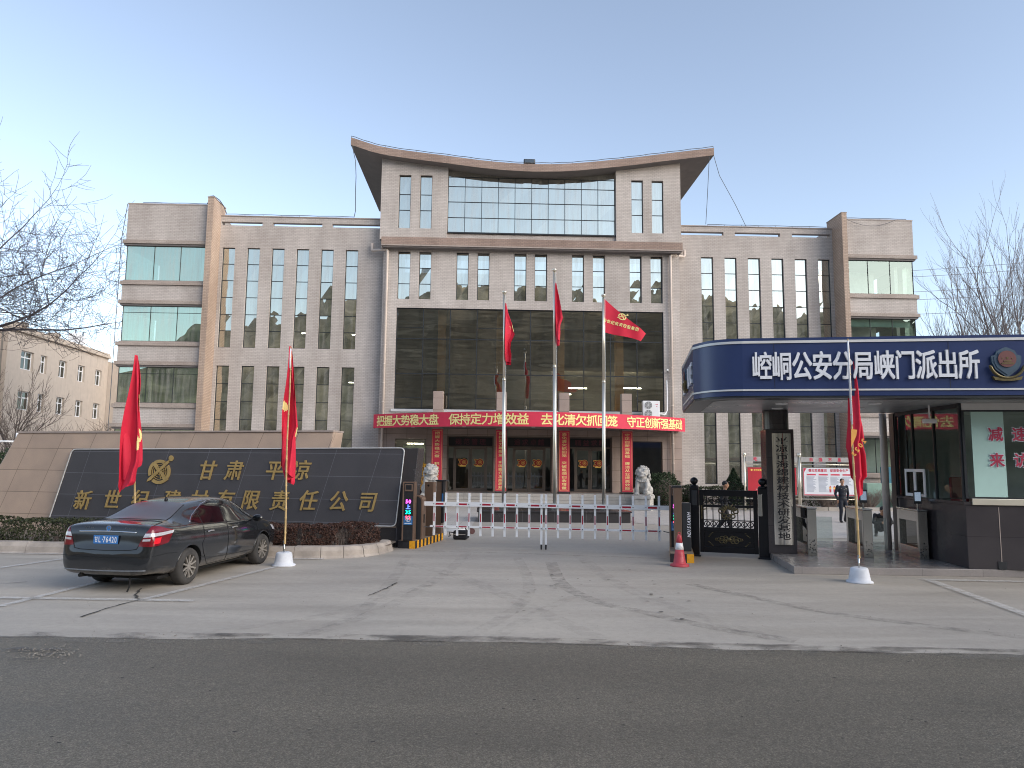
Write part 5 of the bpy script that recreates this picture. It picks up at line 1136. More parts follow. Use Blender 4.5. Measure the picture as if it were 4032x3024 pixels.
# ---------------------------------------------------------------- flag poles on the plinth
o = thing('flag_plinth', 'low black granite platform carrying the three flag poles', 'plinth', at(2184, 2053, 27.3) * 1.0, R(2)); o.location.z = 0
MB().box(-2.86, 2.86, 0, 2.0, 0, .37).build('granite_base', M['bgranite'], o); MB().box(-2.92, 2.92, -.05, 2.05, .3705, .43).build('top_slab', M['bgranite'], o, bevel=.01)
FPL = [((1986, 1145), (1982, 2007), 'left steel flag pole with a limp company flag'), ((2183, 1057), (2184, 2002), 'tallest, middle steel flag pole of the three on the plinth'), ((2376, 1157), (2377, 2004), 'right steel flag pole with a flag blown out to the right')]
for tp, bt, lab in FPL:
    a = at(*tp, 28.3); b = at(*bt, 28.3); h_ = a.z - .43
    o = thing('flag_pole', lab, 'flag pole', (b.x, 28.3, .43), 0, 'steel flag poles on the plinth'); dx = a.x - b.x
    mb = MB(); zm = h_ * .58; mb.tube([(0, 0, 0), (dx * .58, 0, zm)], .062, 16); mb.tube([(dx * .58, 0, zm), (dx * .60, 0, zm + .08)], .066, 16); mb.tube([(dx * .6, 0, zm + .08), (dx, 0, h_ - .1)], .046, 16); mb.build('shaft', M['mirror'], o, smooth=True)
    mb = MB(); mb.lathe([(.05, h_ - .12), (.075, h_ - .11), (.09, h_ - .05), (.085, h_ - .03), (0, h_)], 16, (dx, 0, 0)); mb.build('finial', M['mirror'], o, smooth=True)
    mb = MB(); mb.box(-.16, .16, -.16, .16, .001, .13); mb.build('base', M['steel'], o, bevel=.01)
    mb = MB(); mb.tube([(.075, -.02, .8), (dx + .06, -.02, h_ - .15)], .006, 4); mb.build('halyard', M['white'], o, uv=False)
def gathered(name, lab, Y, left, right, pole, folds, depth, hem, group, emb=None, sleeve=None, seed=1):
    r = random.Random(seed); o = None
    zs = lambda L: [(at(x, y, Y).z, at(x, y, Y).x) for x, y in L]
    L_, R_ = sorted(zs(left)), sorted(zs(right)); zmax = max(L_[-1][0], R_[-1][0]); zmin = min(L_[0][0], R_[0][0])
    fl = lambda z: np.interp(z, [p[0] for p in L_], [p[1] for p in L_]); fr2 = lambda z: np.interp(z, [p[0] for p in R_], [p[1] for p in R_])
    nu, nv = 72, 90; V = []; F = []; Mi = []; ph = r.uniform(0, 6)
    def pos(u, v):
        zb = zmin + (zmax - zmin) * np.interp(u, [h[0] for h in hem], [h[1] for h in hem]); z = zmax + (zb - zmax) * v
        a, b = fl(z), fr2(z); k = u * folds; tri = .5 - .5 * math.cos(math.pi * k); tri += .10 * math.sin(k * 5.1 + v * 3 + ph) * (1 - abs(2 * tri - 1))
        x = a + (b - a) * min(1, max(0, tri)); dd = min(1, (b - a) / .25)
        y = (u - .5) * depth * (.35 + .65 * v) + .07 * dd * math.sin(k * math.pi * 2 + 4 * v + ph) + .035 * dd * math.sin(9 * v + u * 7) + .02 * dd * math.sin(k * 14 + 6 * v)
        return Vector((x, Y + y, z))
    for j in range(nv + 1):
        for i in range(nu + 1): V.append(pos(i / nu, j / nv))
    W = 2.1; H = zmax - zmin
    for j in range(nv):
        for i in range(nu):
            F.append((j * (nu + 1) + i, j * (nu + 1) + i + 1, (j + 1) * (nu + 1) + i + 1, (j + 1) * (nu + 1) + i)); m = 0
            u, v = (i + .5) / nu * W, (j + .5) / nv * H
            if emb:
                for cu, cv, r0, r1 in emb:
                    dq = math.hypot(u - cu * W, v - cv * H)
                    if r0 < dq < r1: m = 1
            Mi.append(m)
    mb = MB(); mb.v = [tuple(v_) for v_ in V]; mb.f = F; mb.m = Mi
    o = mb.build(name, [M['redflag'], M['yellow']], None, smooth=True, uv=False); tag(o, lab, 'flag', group)
    return o, pos
FG = 'red flags on the steel poles'
f1, _ = gathered('flag', 'limp red flag with yellow marks hanging on the left steel flag pole', 28.28, [(1990, 1194), (1988, 1230), (1987, 1300), (1989, 1380), (1991, 1437)], [(1993, 1194), (2001, 1232), (2017, 1279), (2026, 1318), (2012, 1347), (2009, 1372), (2013, 1396), (2012, 1437)], None, 3, .22, [(0, .06), (.5, .02), (1, 0)], FG, [(.3, .42, .10, .2), (.62, .40, 0, .12), (.8, .7, .05, .1)], None, 3)
f2, _ = gathered('flag', 'limp plain red flag hanging on the tallest middle flag pole', 28.28, [(2187, 1115), (2186, 1200), (2188, 1300), (2191, 1363)], [(2190, 1115), (2199, 1160), (2216, 1254), (2206, 1281), (2206, 1316), (2203, 1363)], None, 4, .25, [(0, .12), (.4, .04), (1, 0)], FG, [(.2, .12, 0, .05)], None, 5)
# the flag that is blown out: a waving sheet with emblem and company name
Q = [(2379, 1176), (2545, 1312), (2523, 1342), (2379, 1308)]; YF = 28.28
def fw_(x, y, off=0.0):
    s = (x - 2379) / 166; yy = YF + .10 * math.sin(s * 5.5 + (y - 1176) * .012) * s + .05 * math.sin(s * 13) * s - off
    p = at(x, y, YF); return Vector((p.x, yy, p.z))
V = []; F = []; nu, nv = 40, 24
for j in range(nv + 1):
    for i in range(nu + 1):
        u, v = i / nu, j / nv; a = (Q[0][0] + (Q[1][0] - Q[0][0]) * u, Q[0][1] + (Q[1][1] - Q[0][1]) * u); b = (Q[3][0] + (Q[2][0] - Q[3][0]) * u, Q[3][1] + (Q[2][1] - Q[3][1]) * u)
        bow = 3.5 * math.sin(u * math.pi) * (1 - v) + 2.5 * math.sin(u * 7) * v * u; V.append(fw_(a[0] + (b[0] - a[0]) * v, a[1] + (b[1] - a[1]) * v + bow))
F = [(j * (nu + 1) + i, (j + 1) * (nu + 1) + i, (j + 1) * (nu + 1) + i + 1, j * (nu + 1) + i + 1) for j in range(nv) for i in range(nu)]
mb = MB(); mb.add(V, F); f3 = tag(mb.build('flag', M['redflag'], None, smooth=True, uv=False), 'red company flag with yellow emblem and lettering blown out to the right', 'flag', FG)
mb = MB(); pxs = .1446; c16 = math.radians(16.5)
def TF(p, cx, cy, rot, k): # planar print: p.x, p.z in flag pixels
    x, z = p[0], p[2]; xx = cx + (x * math.cos(rot) + z * math.sin(rot)) * k; yy = cy + (x * math.sin(rot) - z * math.cos(rot)) * k; return fw_(xx, yy, .006 - min(0, p[1]) * .0)
nm = '新世纪投资控股集团'
for i, ch in enumerate(nm):
    s = i / 8; cx, cy = 2350 + (215 + 870 * s) * pxs, 1140 + (835 + 255 * s) * pxs
    V_, F_ = glyph(ch); 
    for k_, (dx, dz) in enumerate(((-.03, 0), (.03, 0), (0, .03), (0, -.03))): mb.add([TF((a - .5 + dx, 0, b - .38 + dz), cx, cy, c16, 14.5) + Vector((0, -.001 * k_, 0)) for a, b, _ in V_], F_)
lm = MB(); logo(lm, 0, 0, 1.0, 0, dep=.001, fine=False); q = len(mb.v)
mb.add([TF((a * 1.25, 0, c * .95), 2350 + 690 * pxs, 1140 + 745 * pxs, c16 * 1.4, 13.5) + Vector((0, b * 4, 0)) for a, b, c in lm.v], lm.f)
mb.build('print', M['yellow'], f3, uv=False)
# ---------------------------------------------------------------- bamboo flag staffs in concrete buckets
SH = .17
BF = [((536, 1400), (528, 2190), 16.2, 'bamboo flag staff rising behind the parked black car'), ((1145, 1366), (1117, 2215), 15.47, 'bamboo flag staff in a white bucket in front of the russet hedge'), ((3338, 1334), (3385, 2283), 14.07, 'bamboo flag staff in a white bucket in front of the gatehouse platform')]
for tp, bt, Y, lab in BF:
    a, b = at(*tp, Y), at(*bt, Y); b.z = 0; o = thing('flag_staff', lab, 'flag staff', (b.x, Y, 0), 0, 'bamboo flag staffs'); d = Vector((a.x - b.x, 0, a.z))
    mb = MB(); n = 17; P = []; Rr = []
    for i in range(n):
        s = i / n + (rnd.uniform(-.01, .01) if i else 0); s = .10 + .9 * s
        for ds, dr in ((-.004, 0), (0, .006), (.004, 0)): P.append(d * (s + ds) + Vector((.012 * math.sin(s * 9), 0, 0))); Rr.append(.024 - .011 * s + dr)
    P.append(d); Rr.append(.012); mb.tube(P, Rr, 10); mb.build('bamboo', M['bamboo'], o, smooth=True); mb = MB(); mb.tube([d * .03, d * .11], .02, 10); mb.build('socket_tube', M['steel'], o, smooth=True)
    mb = MB(); mb.lathe([(.24, 0), (.245, .012), (.235, .03), (.20, .04), (.185, .12), (.165, .24), (.15, .275), (.12, .285), (.03, .28)], 30); 
    mb.v = [(x * (1 + .03 * noise.noise(Vector((x * 9, y * 9, z * 9)))), y, z + .01 * noise.noise(Vector((x * 7, y * 7, 3)))) for x, y, z in mb.v]; mb.build('bucket', M['bucket'], o, smooth=True)
    mb = MB(); ang = 0.0; k0, k1 = (.62, .985); s0, s1 = d * k0, d * k1
    if Y != 16.2: mb.tube([d * (.90 if Y > 15 else .64), d * .94, d * .992], [.022, .021, .016], 8); mb.build('sleeve', M['lettwhite'], o, smooth=True)
    else: mb.tube([d * .90, d * .995], [.026, .018], 8); mb.build('sleeve', M['lettwhite'], o, smooth=True)
GF = 'red flags on bamboo staffs'
b1, _ = gathered('flag', 'limp red flag with big yellow marks on the staff behind the black car', 16.10, [(534, 1398), (525, 1469), (508, 1596), (494, 1697), (487, 1766), (474, 1914), (479, 1940)], [(538, 1398), (543, 1433), (549, 1502), (550, 1675), (550, 1817), (539, 1864), (534, 1898), (500, 1940)], None, 3, .24, [(0, 0), (.35, .06), (.6, .10), (1, .2)], GF, [(.88, .42, .12, .24), (.80, .58, .05, .16), (.30, .68, .0, .17), (.9, .72, .1, .2)], None, 11)
b2, _ = gathered('flag', 'limp red flag on the staff in front of the name wall lettering', 15.62, [(1141, 1364), (1139, 1404), (1131, 1507), (1120, 1632), (1114, 1740), (1108, 1838), (1117, 1881), (1130, 1911)], [(1146, 1364), (1150, 1399), (1158, 1502), (1168, 1610), (1171, 1680), (1159, 1729), (1154, 1903), (1148, 1911)], None, 3, .22, [(0, .14), (.3, .06), (.6, .03), (1, .0)], GF, [(.06, .50, .0, .12), (.97, .62, .0, .10)], None, 17)
b3, bpos = gathered('flag', 'limp red flag with mirrored yellow numerals on the staff by the gatehouse', 14.24, [(3337, 1333), (3340, 1467), (3347, 1612), (3352, 1677), (3348, 1760), (3355, 1786), (3364, 1913), (3370, 1974)], [(3341, 1333), (3348, 1369), (3377, 1521), (3402, 1677), (3407, 1731), (3398, 1742), (3409, 1792), (3413, 1877), (3398, 1891), (3398, 1945), (3378, 1974)], None, 2, .2, [(0, 0), (.4, .04), (.7, .1), (1, .16)], GF, None, None, 23)
mb = MB()
for i, ch in enumerate('2023'):
    cx, cy = 3400 - 13 * i, 1737 + 17 * i
    V_, F_ = glyph(ch); rot = R(-52)
    for k_, (dx, dz) in enumerate(((-.04, 0), (.04, 0), (0, .04), (0, -.04))):
        P = []
        for a, b, _ in V_:
            x, z = -(a - .28 + dx) * 27, (b - .35 + dz) * 27; xx, yy = cx + x * math.cos(rot) + z * math.sin(rot), cy + x * math.sin(rot) - z * math.cos(rot); p = at(xx, yy, 14.035); P.append((p.x, 14.035 - .001 * k_, p.z))
        mb.add(P, F_)
pts = [(3352, 1690), (3375, 1692), (3372, 1715), (3352, 1762), (3352, 1800)]
mb.add([(at(x, y, 14.04).x, 14.04, at(x, y, 14.04).z) for x, y in pts], [tuple(range(len(pts)))[::-1]]); mb.build('print', pm('orange_yellow_print', 'e0a04a', .6), b3, uv=False)
# ---------------------------------------------------------------- stone lions
def lion(p, rz, flip, lab):
    o = thing('stone_lion', lab, 'lion statue', p, rz, 'carved stone guardian lions'); s = -1 if flip else 1; mb = MB(); E_ = mb.ell; Z = .74
    E_((0, .16, Z + .36), (.36, .36, .40)); E_((0, -.02, Z + .58), (.30, .28, .40)); E_((0, -.12, Z + .72), (.27, .22, .26))
    for x in (-1, 1): E_((x * .30, .12, Z + .20), (.16, .30, .24)); E_((x * .30, -.20, Z + .07), (.12, .18, .08)); E_((x * .22, -.22, Z + .60), (.13, .13, .2))
    mb.tube([(-s * .22, -.24, Z + .62), (-s * .24, -.30, Z + .35), (-s * .23, -.34, Z + .06)], [.12, .10, .10], 10); E_((-s * .23, -.40, Z + .06), (.13, .16, .08))
    mb.tube([(s * .22, -.24, Z + .62), (s * .25, -.36, Z + .40), (s * .22, -.42, Z + .26)], [.12, .10, .09], 10); E_((s * .21, -.42, Z + .13), (.15, .15, .15)); E_((s * .21, -.47, Z + .24), (.12, .12, .07))
    E_((0, -.14, Z + 1.06), (.29, .27, .27)); E_((0, -.36, Z + 1.00), (.19, .16, .13)); E_((0, -.42, Z + .90), (.16, .12, .06)); E_((0, -.47, Z + 1.06), (.08, .06, .05))
    for x in (-1, 1): E_((x * .12, -.36, Z + 1.15), (.075, .06, .05)); E_((x * .29, -.10, Z + 1.12), (.06, .10, .10)); E_((x * .16, -.35, Z + 1.22), (.10, .05, .035)); E_((x * .17, -.40, Z + .97), (.07, .08, .07))
    for k in range(46):
        a = rnd.uniform(0, 2 * math.pi); t_ = rnd.uniform(.15, 1.15)
        q = Vector((math.sin(t_ * 1.5) * math.cos(a) * .33, .02 + abs(math.sin(t_ * 1.5) * math.sin(a)) * .26 - .10, Z + 1.10 + .26 * math.cos(t_ * 1.7)))
        if k > 26: q = Vector((rnd.choice((-1, 1)) * rnd.uniform(.24, .33), rnd.uniform(-.22, .15), Z + rnd.uniform(.72, 1.05)))
        E_(q, (.065, .065, .065), 8, 6)
    for k in range(7): a = R(-60 + 20 * k - 30) ; E_((.24 * math.cos(R(200 + 23 * k)), -.34 - .03 * math.sin(math.pi * k / 6), Z + .76 + .13 * math.sin(R(200 + 23 * k))), (.05, .04, .05), 8, 6)
    for x in (-.29, -.23, -.17, .16, .21, .26): E_((x, -.52, Z + (.05 if x * s < 0 else .20)), (.032, .06, .045), 8, 6)
    st = mb.build('statue', M['lion'], o, smooth=True, uv=False); m_ = st.modifiers.new('r', 'REMESH'); m_.mode = 'VOXEL'; m_.voxel_size = .018; m_.use_smooth_shade = True; sm = st.modifiers.new('s', 'SMOOTH'); sm.iterations = 3; sm.factor = .5
    mb = MB(); mb.box(-.47, .47, -.60, .56, 0, .08); mb.box(-.41, .41, -.54, .50, .08, .55); mb.box(-.47, .47, -.60, .56, .55, .70); mb.box(-.43, .43, -.56, .52, .70, .76); mb.build('pedestal', M['lion'], o, bevel=.02)
    return o
lion((-3.86, 34.9, 0), R(6), True, 'white stone guardian lion left of the steps, behind the brown barrier posts'); lion((6.42, 35.2, 0), R(-20), False, 'white stone guardian lion on a pedestal right of the entrance steps')
# ---------------------------------------------------------------- garden shrubs
def blob_pts(c, r_, n, seed, cut=0.0, power=1.0):
    r = random.Random(seed); out = []
    while len(out) < n:
        v = Vector((r.gauss(0, 1), r.gauss(0, 1), r.gauss(0, 1))).normalized()
        if v.z < -.75: continue
        f = 1 + .13 * noise.noise(v * 2.2 + Vector((seed, 0, 0))) + .08 * noise.noise(v * 6 + Vector((0, seed, 0)))
        if noise.noise(v * 7 + Vector((seed, 3, 1))) < -.38: f *= .82
        f *= 1 - abs(r.gauss(0, .07)); out.append((Vector((c[0] + v.x * r_[0] * f, c[1] + v.y * r_[1] * f, c[2] + v.z * r_[2] * f)), v))
    return out
def bush(lab, loc, r_, zc, mat, n, seed, size=.04, shape=None, name='bush'):
    o = thing(name, lab, 'bush', loc); P = blob_pts((0, 0, zc), r_, n, seed)
    if shape == 'cone': P = [(Vector((p.x * max(.12, 1.15 - (p.z / (zc + r_[2])) * 1.0), p.y * max(.12, 1.15 - (p.z / (zc + r_[2]))), p.z)), v) for p, v in P]
    leaf_mass('foliage', P, size, mat, seed, o); core = MB(); core.ell((0, 0, zc * .95), (r_[0] * .62, r_[1] * .62, r_[2] * .62) if shape != 'cone' else (r_[0] * .35, r_[1] * .35, r_[2] * .6), 12, 8); core.build('inner_twigs', M['twigbrown'], o, uv=False)
    mb = MB(); mb.tube([(0, 0, 0), (.02, 0, zc * .6)], .05, 6); mb.build('stem', M['bark'], o); return o
bush('dark green round clipped bush behind the right stone lion', (7.65, 36.6, 0), (.95, .95, 1.0), .85, M['leafdk'], 9000, 31)
bush('golden yellow leaved bush behind the left stone lion', (-4.75, 36.8, 0), (.75, .75, 1.05), 1.2, M['leafyel'], 7000, 32); bush('low brown leaved bush under the golden bush by the steps', (-4.2, 36.0, 0), (.6, .6, .45), .4, M['leafred'], 3000, 33)
bush('dark green cone shaped shrub beside the notice board post', (11.15, 36.3, 0), (.85, .85, 1.1), .95, M['leafdk'], 8000, 34, .04, 'cone')
bush('small round green shrub beside the right downpipe of the office', (9.3, 37.5, 0), (.7, .7, .6), .6, M['leafdk'], 3500, 35)
hp = [tuple(bw(u, -1.6)[:2]) for u in (10.9, 14, 18, 23.5)]
o = thing('hedge', 'low clipped green hedge along the foot of the right office wing', 'hedge'); leaf_mass('foliage', hedge_pts(hp, 1.6, .95, 14000, 41, .1), .045, M['leafgrn'], 41, o); twigs('stems', hp, 1.4, .8, 200, 42, M['twigbrown'], o, .1)
bedw = [tuple(bw(u, -3.2)[:2]) for u in (12.5, 16, 20, 24.5)]
mb = MB(); V = [Vector((a, b, 0)) for a, b in [tuple(bw(u, -4.3)[:2]) for u in (8.5, 12, 16, 20, 26)]]
for a, b in zip(V, V[1:]):
    n = int((b - a).length / .8); 
    for i in range(n): p, q = a.lerp(b, i / n), a.lerp(b, (i + .97) / n); mb.bar(p + Vector((0, 0, .09)), q + Vector((0, 0, .09)), .14, .18)
struct(mb.build('kerb', M['conc']))
def bare_shrub(lab, loc, h_, spread, n, seed, mat='twigbrown', rad=.012, group=None, name='bare_shrub'):
    r = random.Random(seed); mb = MB()
    for k in range(n):
        a = r.uniform(0, 6.28); rr = spread * math.sqrt(r.random()); top = Vector((math.cos(a) * rr, math.sin(a) * rr * .7, h_ * r.uniform(.6, 1.0))); b = Vector((math.cos(a) * rr * .35, math.sin(a) * rr * .3, 0)); P = [b]
        for s in (.33, .66, 1): P.append(b.lerp(top, s) + Vector((r.gauss(0, .05), r.gauss(0, .05), 0)) * h_ * .5)
        mb.tube(P, [rad, rad * .8, rad * .55, rad * .25], 3, cap=False)
        for _ in range(5):
            s = r.uniform(.3, .95); p = b.lerp(top, s); d = Vector((r.gauss(0, .5), r.gauss(0, .4), r.uniform(.5, 1.2))).normalized() * h_ * r.uniform(.12, .3); mb.tube([p, p + d * .6 + Vector((r.gauss(0, .02), 0, 0)), p + d], [rad * .5, rad * .35, rad * .15], 3, cap=False)
    o = mb.build(name, M[mat], None, uv=False); o.location = loc; return tag(o, lab, 'shrub', group)
for i, u in enumerate((13.5, 15.5, 17.5, 19.5, 21.3)): q = bw(u, -3.3); bare_shrub('leafless brown shrub in the bed behind the notice boards', (q.x, q.y, .1), .95, .95, 110, 50 + i, 'twigbrown', .012, 'leafless shrubs behind the notice boards')
# ---------------------------------------------------------------- notice boards
def board(px, W, lab, ch, wide):
    p = at(px, 1985, 35.0); o = thing('notice_board', lab, 'notice board', (p.x, 35.0, 0), R(1), 'steel framed notice boards')
    for x in (0, W): mb = MB(); mb.tube([(x, 0, 0), (x, 0, 2.66)], .045, 10); mb.ell((x, 0, 2.74), (.085, .085, .085), 12, 8); mb.build('post', M['mirror'], o, smooth=True)
    MB().box(.05, W - .05, -.05, .05, 2.40, 2.63).build('header', pm('header_grey', '9d9a97', .5) if 'header_grey' not in bpy.data.materials else bpy.data.materials['header_grey'], o)
    mb = MB(); mb.tube([(0, 0, 2.27), (W, 0, 2.27)], .025, 8); mb.tube([(0, 0, .62), (W, 0, .62)], .025, 8); mb.build('rail', M['mirror'], o, smooth=True)
    mb = MB(); mb.box(.1, W - .1, -.06, .06, .76, 2.15); mb.build('cabinet', M['steel'], o)
    MB().box(.13, W - .13, -.064, -.0605, .80, 2.11).build('poster', M['posterred' if not wide else 'posterwht'], o)
    return o, W
o, W = board(2935, 2.62, 'steel framed notice board with a red poster, mostly behind the dark granite pier', '吃', False)
mb = MB(); put_char(mb, '吃', .52, 2.515, .2, .2, -.055, .03); mb.build('lettering', M['postred2'], o, uv=False)
mb = MB(); text(mb, '新世纪建', .62, 1.99, .10, .10, y=-.066, bold=.02); mb.ell((.32, -.066, 1.99), (.05, .003, .05)); mb.build('poster_print', M['stickorg'], o, uv=False)
mb = MB()
for a, b, c, d in ((.5, 1.5, 1.02, 1.09), (.35, 1.1, .90, .96), (.3, 1.6, .82, .87)): mb.box(a, b, -.067, -.0645, c, d)
mb.build('poster_print', pm('poster_pink', 'c9787c', .5), o)
o, W = board(3154, 2.72, 'steel framed notice board with a white and red safety poster behind the standing man', '自强不息', True)
mb = MB(); text(mb, '自强不息', .54 + .69, 2.515, .19, .19, .46, y=-.055, bold=.03); mb.build('lettering', M['postred2'], o, uv=False)
mb = MB(); text(mb, '强化红线意识 促进安全生产', 1.36, 2.0, .14, .15, .15, y=-.068, bold=.03); mb.build('poster_print', M['postred2'], o, uv=False)
mb = MB(); mb.box(.14, W - .14, -.067, -.0645, .805, .85); mb.box(.131, .16, -.067, -.0645, .855, 1.9)
mb.prism([(.14, 1.85), (.30, 2.1), (.14, 2.1)][::1], -.067, -.0645); mb.prism([(W - .14, 2.1), (W - .4, 2.1), (W - .14, 1.98)], -.067, -.0645)
for k in range(4): mb.box(.30 + .58 * k, .74 + .58 * k, -.069, -.0645, 1.76, 1.83)
mb.build('poster_print', M['postred2'], o); r = random.Random(9); mb = MB()
for k in range(4):
    z = 1.68
    while z > .95:
        if not (k > 1 and .93 < z < 1.3): mb.box(.28 + .58 * k, .28 + .58 * k + r.uniform(.32, .5), -.067, -.0645, z, z + .022)
        z -= .042
mb.build('poster_print', M['postertxt'], o)
mb = MB()
for x in (1.42, 1.62): mb.prism([(x - .04, .95), (x + .04, .95), (x + .05, 1.1), (x - .05, 1.1)], -.067, -.0645, m=0); mb.prism([(x + .055 * math.cos(t_), 1.16 + .055 * math.sin(t_)) for t_ in np.linspace(0, 6.28, 13)[:-1]], -.067, -.0645, m=1); mb.prism([(x - .06, 1.19), (x + .06, 1.19), (x, 1.27)], -.068, -.0646, m=0)
mb.build('poster_print', [M['postred2'], M['stickorg']], o)
# teal cabinet and pale box seen through the gateway
q = bw(21.6, -2.2); o = thing('utility_cabinet', 'teal metal cabinet standing at the office wall by the gatehouse corner', 'cabinet', (q.x, q.y, 0), BA); MB().box(-.55, .55, -.3, .3, .05, 2.2).build('casing', pm('teal_paint', '2b6a7c', .5), o, bevel=.02); MB().box(-.5, .5, -.308, -.301, .12, 2.12).build('door', bpy.data.materials['teal_paint'], o)
q = bw(20.6, -2.7); o = thing('utility_cabinet', 'pale green box in front of the teal cabinet by the wall', 'cabinet', (q.x, q.y, 0), BA); MB().box(-.85, .85, -.2, .2, .05, 1.35).build('casing', pm('pale_green_box', '7d9a8c', .5), o, bevel=.02); MB().box(-.8, .8, -.207, -.201, .1, 1.3).build('door', bpy.data.materials['pale_green_box'], o)
# ---------------------------------------------------------------- people
def person(lab, loc, rz, J, rad, skinparts, clothmat, legmat=None, hat=None):
    """one continuous body: capsules along the bones, fused and smoothed; head with face; five fingers on each hand; hair as a child"""
    o = thing('person', lab, 'person', loc, rz)
    def fuse(name, mb, mat, vox):
        q = mb.build(name, mat, o, smooth=True, uv=False); m_ = q.modifiers.new('r', 'REMESH'); m_.mode = 'VOXEL'; m_.voxel_size = vox; m_.use_smooth_shade = True; s_ = q.modifiers.new('s', 'SMOOTH'); s_.iterations = 4; s_.factor = .5; return q
    def cap(mb, pts, rr): 
        P = [Vector(p) for p in pts]; mb.tube(P, rr, 12); mb.ell(P[0], (rr[0],) * 3, 12, 8); mb.ell(P[-1], (rr[-1],) * 3, 12, 8)
    mb = MB(); hip, chest, neck = Vector(J['hip']), Vector(J['chest']), Vector(J['neck'])
    ax = (chest - hip).normalized(); sd = Vector((1, 0, 0)); rot = Matrix((sd, ax.cross(sd), ax)).transposed()
    for q, r_ in ((hip, (.165, .125, .13)), (hip.lerp(chest, .5), (.155, .115, .16)), (chest, (.185, .125, .19)), (neck - ax * .07, (.17, .09, .07))): mb.ell(q, r_, 16, 10, 0, rot)
    for s in 'lr':
        cap(mb, [J['sh' + s], J['el' + s], J['wr' + s]], [.068, .052, .040]); cap(mb, [J['hp' + s], J['kn' + s], J['an' + s]], [.098, .070, .050])
    body = fuse('body', mb, clothmat, .016)
    mb = MB()
    for s in 'lr':
        a = Vector(J['an' + s]); d = Vector(J.get('ft' + s, (0, -1, 0))).normalized(); mb.ell(a + d * .07 + Vector((0, 0, -.045)), (.05, .125, .045), 12, 8, 0, Matrix((Vector((-d.y, d.x, 0)).normalized() * -1, -d, Vector((0, 0, 1)))).transposed())
    mb.build('shoe', M['black'], o, smooth=True, uv=False)
    mb = MB(); hd = Vector(J['head']); f = Vector(J['face']).normalized(); upv = Vector((0, 0, 1)); rt_ = f.cross(upv).normalized(); u2 = rt_.cross(f); HM = Matrix((rt_, -f, u2)).transposed(); E_ = lambda p, r_, n=12, k=8: mb.ell(hd + HM @ Vector(p), r_, n, k, 0, HM)
    E_((0, 0, 0.01), (.076, .093, .108), 18, 12); E_((0, -.035, -.06), (.055, .055, .055)); E_((0, -.098, -.012), (.014, .022, .028)); E_((0, -.082, -.058), (.026, .016, .012))
    for s in (-1, 1): E_((s * .078, .008, -.005), (.012, .022, .032)); E_((s * .032, -.082, .022), (.02, .012, .012))
    cap(mb, [neck - ax * .03, hd - Vector((0, 0, .06))], [.056, .052])
    fuse('head', mb, M['skin'], .010)
    mb = MB(); E_((0, .016, .038), (.083, .094, .092), 18, 12); mb.f = [q for q in mb.f if not all((HM.transposed() @ (Vector(mb.v[i]) - hd)).y < -.045 and (HM.transposed() @ (Vector(mb.v[i]) - hd)).z < .085 or (HM.transposed() @ (Vector(mb.v[i]) - hd)).z < -.03 for i in q)]; mb.m = [0] * len(mb.f); mb.build('hair', M['hair'], o, smooth=True, uv=False)
    mb = MB()
    for s in (-1, 1): E_((s * .032, -.094, .022), (.013, .005, .007), 8, 6); E_((s * .033, -.092, .044), (.02, .006, .005), 8, 6)
    E_((0, -.096, -.056), (.020, .004, .004), 8, 6); mb.build('face_detail', M['hair'], o, smooth=True, uv=False)
    for s in 'lr':
        mb = MB(); w_ = Vector(J['wr' + s]); d = Vector(J['hd' + s]).normalized(); sid = d.orthogonal().normalized() if 'pl' + s not in J else Vector(J['pl' + s]).normalized(); nr = d.cross(sid)
        cap(mb, [w_, w_ + d * .035], [.026, .028]); 
        for k in range(-1, 3): mb.ell(w_ + d * .06 + sid * (.018 * (k - .5)), (.017, .017, .017), 8, 6)
        for k, ln in enumerate((.062, .074, .070, .055)):
            b = w_ + d * .085 + sid * (.021 * (k - 1.5)); c1 = b + d * ln * .5 + nr * .006; c2 = c1 + d * ln * .38 + nr * .02; cap(mb, [w_ + d * .05 + sid * (.018 * (k - 1.5)), b, c1, c2], [.012, .011, .0095, .008])
        tb = w_ + d * .03 - sid * .03; cap(mb, [tb + sid * .01, tb + d * .035 - sid * .015 + nr * .012, tb + d * .06 - sid * .012 + nr * .022], [.013, .011, .009]); fuse('hand', mb, M['skin'], .006)
    return o
st = dict(hip=(0, 0, .93), chest=(0, -.0, 1.28), neck=(0, 0, 1.46), head=(0, -.02, 1.60), face=(-.25, -1, -.05),
          shl=(-.19, 0, 1.40), ell=(-.27, .04, 1.12), wrl=(-.22, -.02, .90), hdl=(.15, -.1, -1), shr=(.19, 0, 1.40), elr=(.27, .05, 1.12), wrr=(.25, .06, .88), hdr=(-.02, .05, -1),
          hpl=(-.09, 0, .90), knl=(-.10, -.05, .50), anl=(-.10, .02, .09), hpr=(.09, 0, .90), knr=(.10, -.12, .50), anr=(.06, -.02, .12), ftl=(-.2, -1, 0), ftr=(.1, -1, 0))
o = person('man in dark navy uniform standing in front of the white safety poster', (13.12, 28.74, 0), R(6), st, None, None, M['uniform'])
mb = MB()
for k in range(4): mb.lathe([(0, -.004), (.011, -.003), (.011, 0)], 8, (0, -.135 + .008 * k, 1.30 - .10 * k), axis='y')
mb.box(.06, .12, -.132, -.122, 1.31, 1.35); mb.box(-.13, -.09, -.13, -.12, 1.33, 1.345); mb.build('uniform_badge', M['steel'], o)
mb = MB(); mb.lathe([(.168, .93), (.172, .935), (.172, .965), (.168, .97)], 24); mb.v = [(x, y * .76, z) for x, y, z in mb.v]; mb.build('belt', M['black'], o)
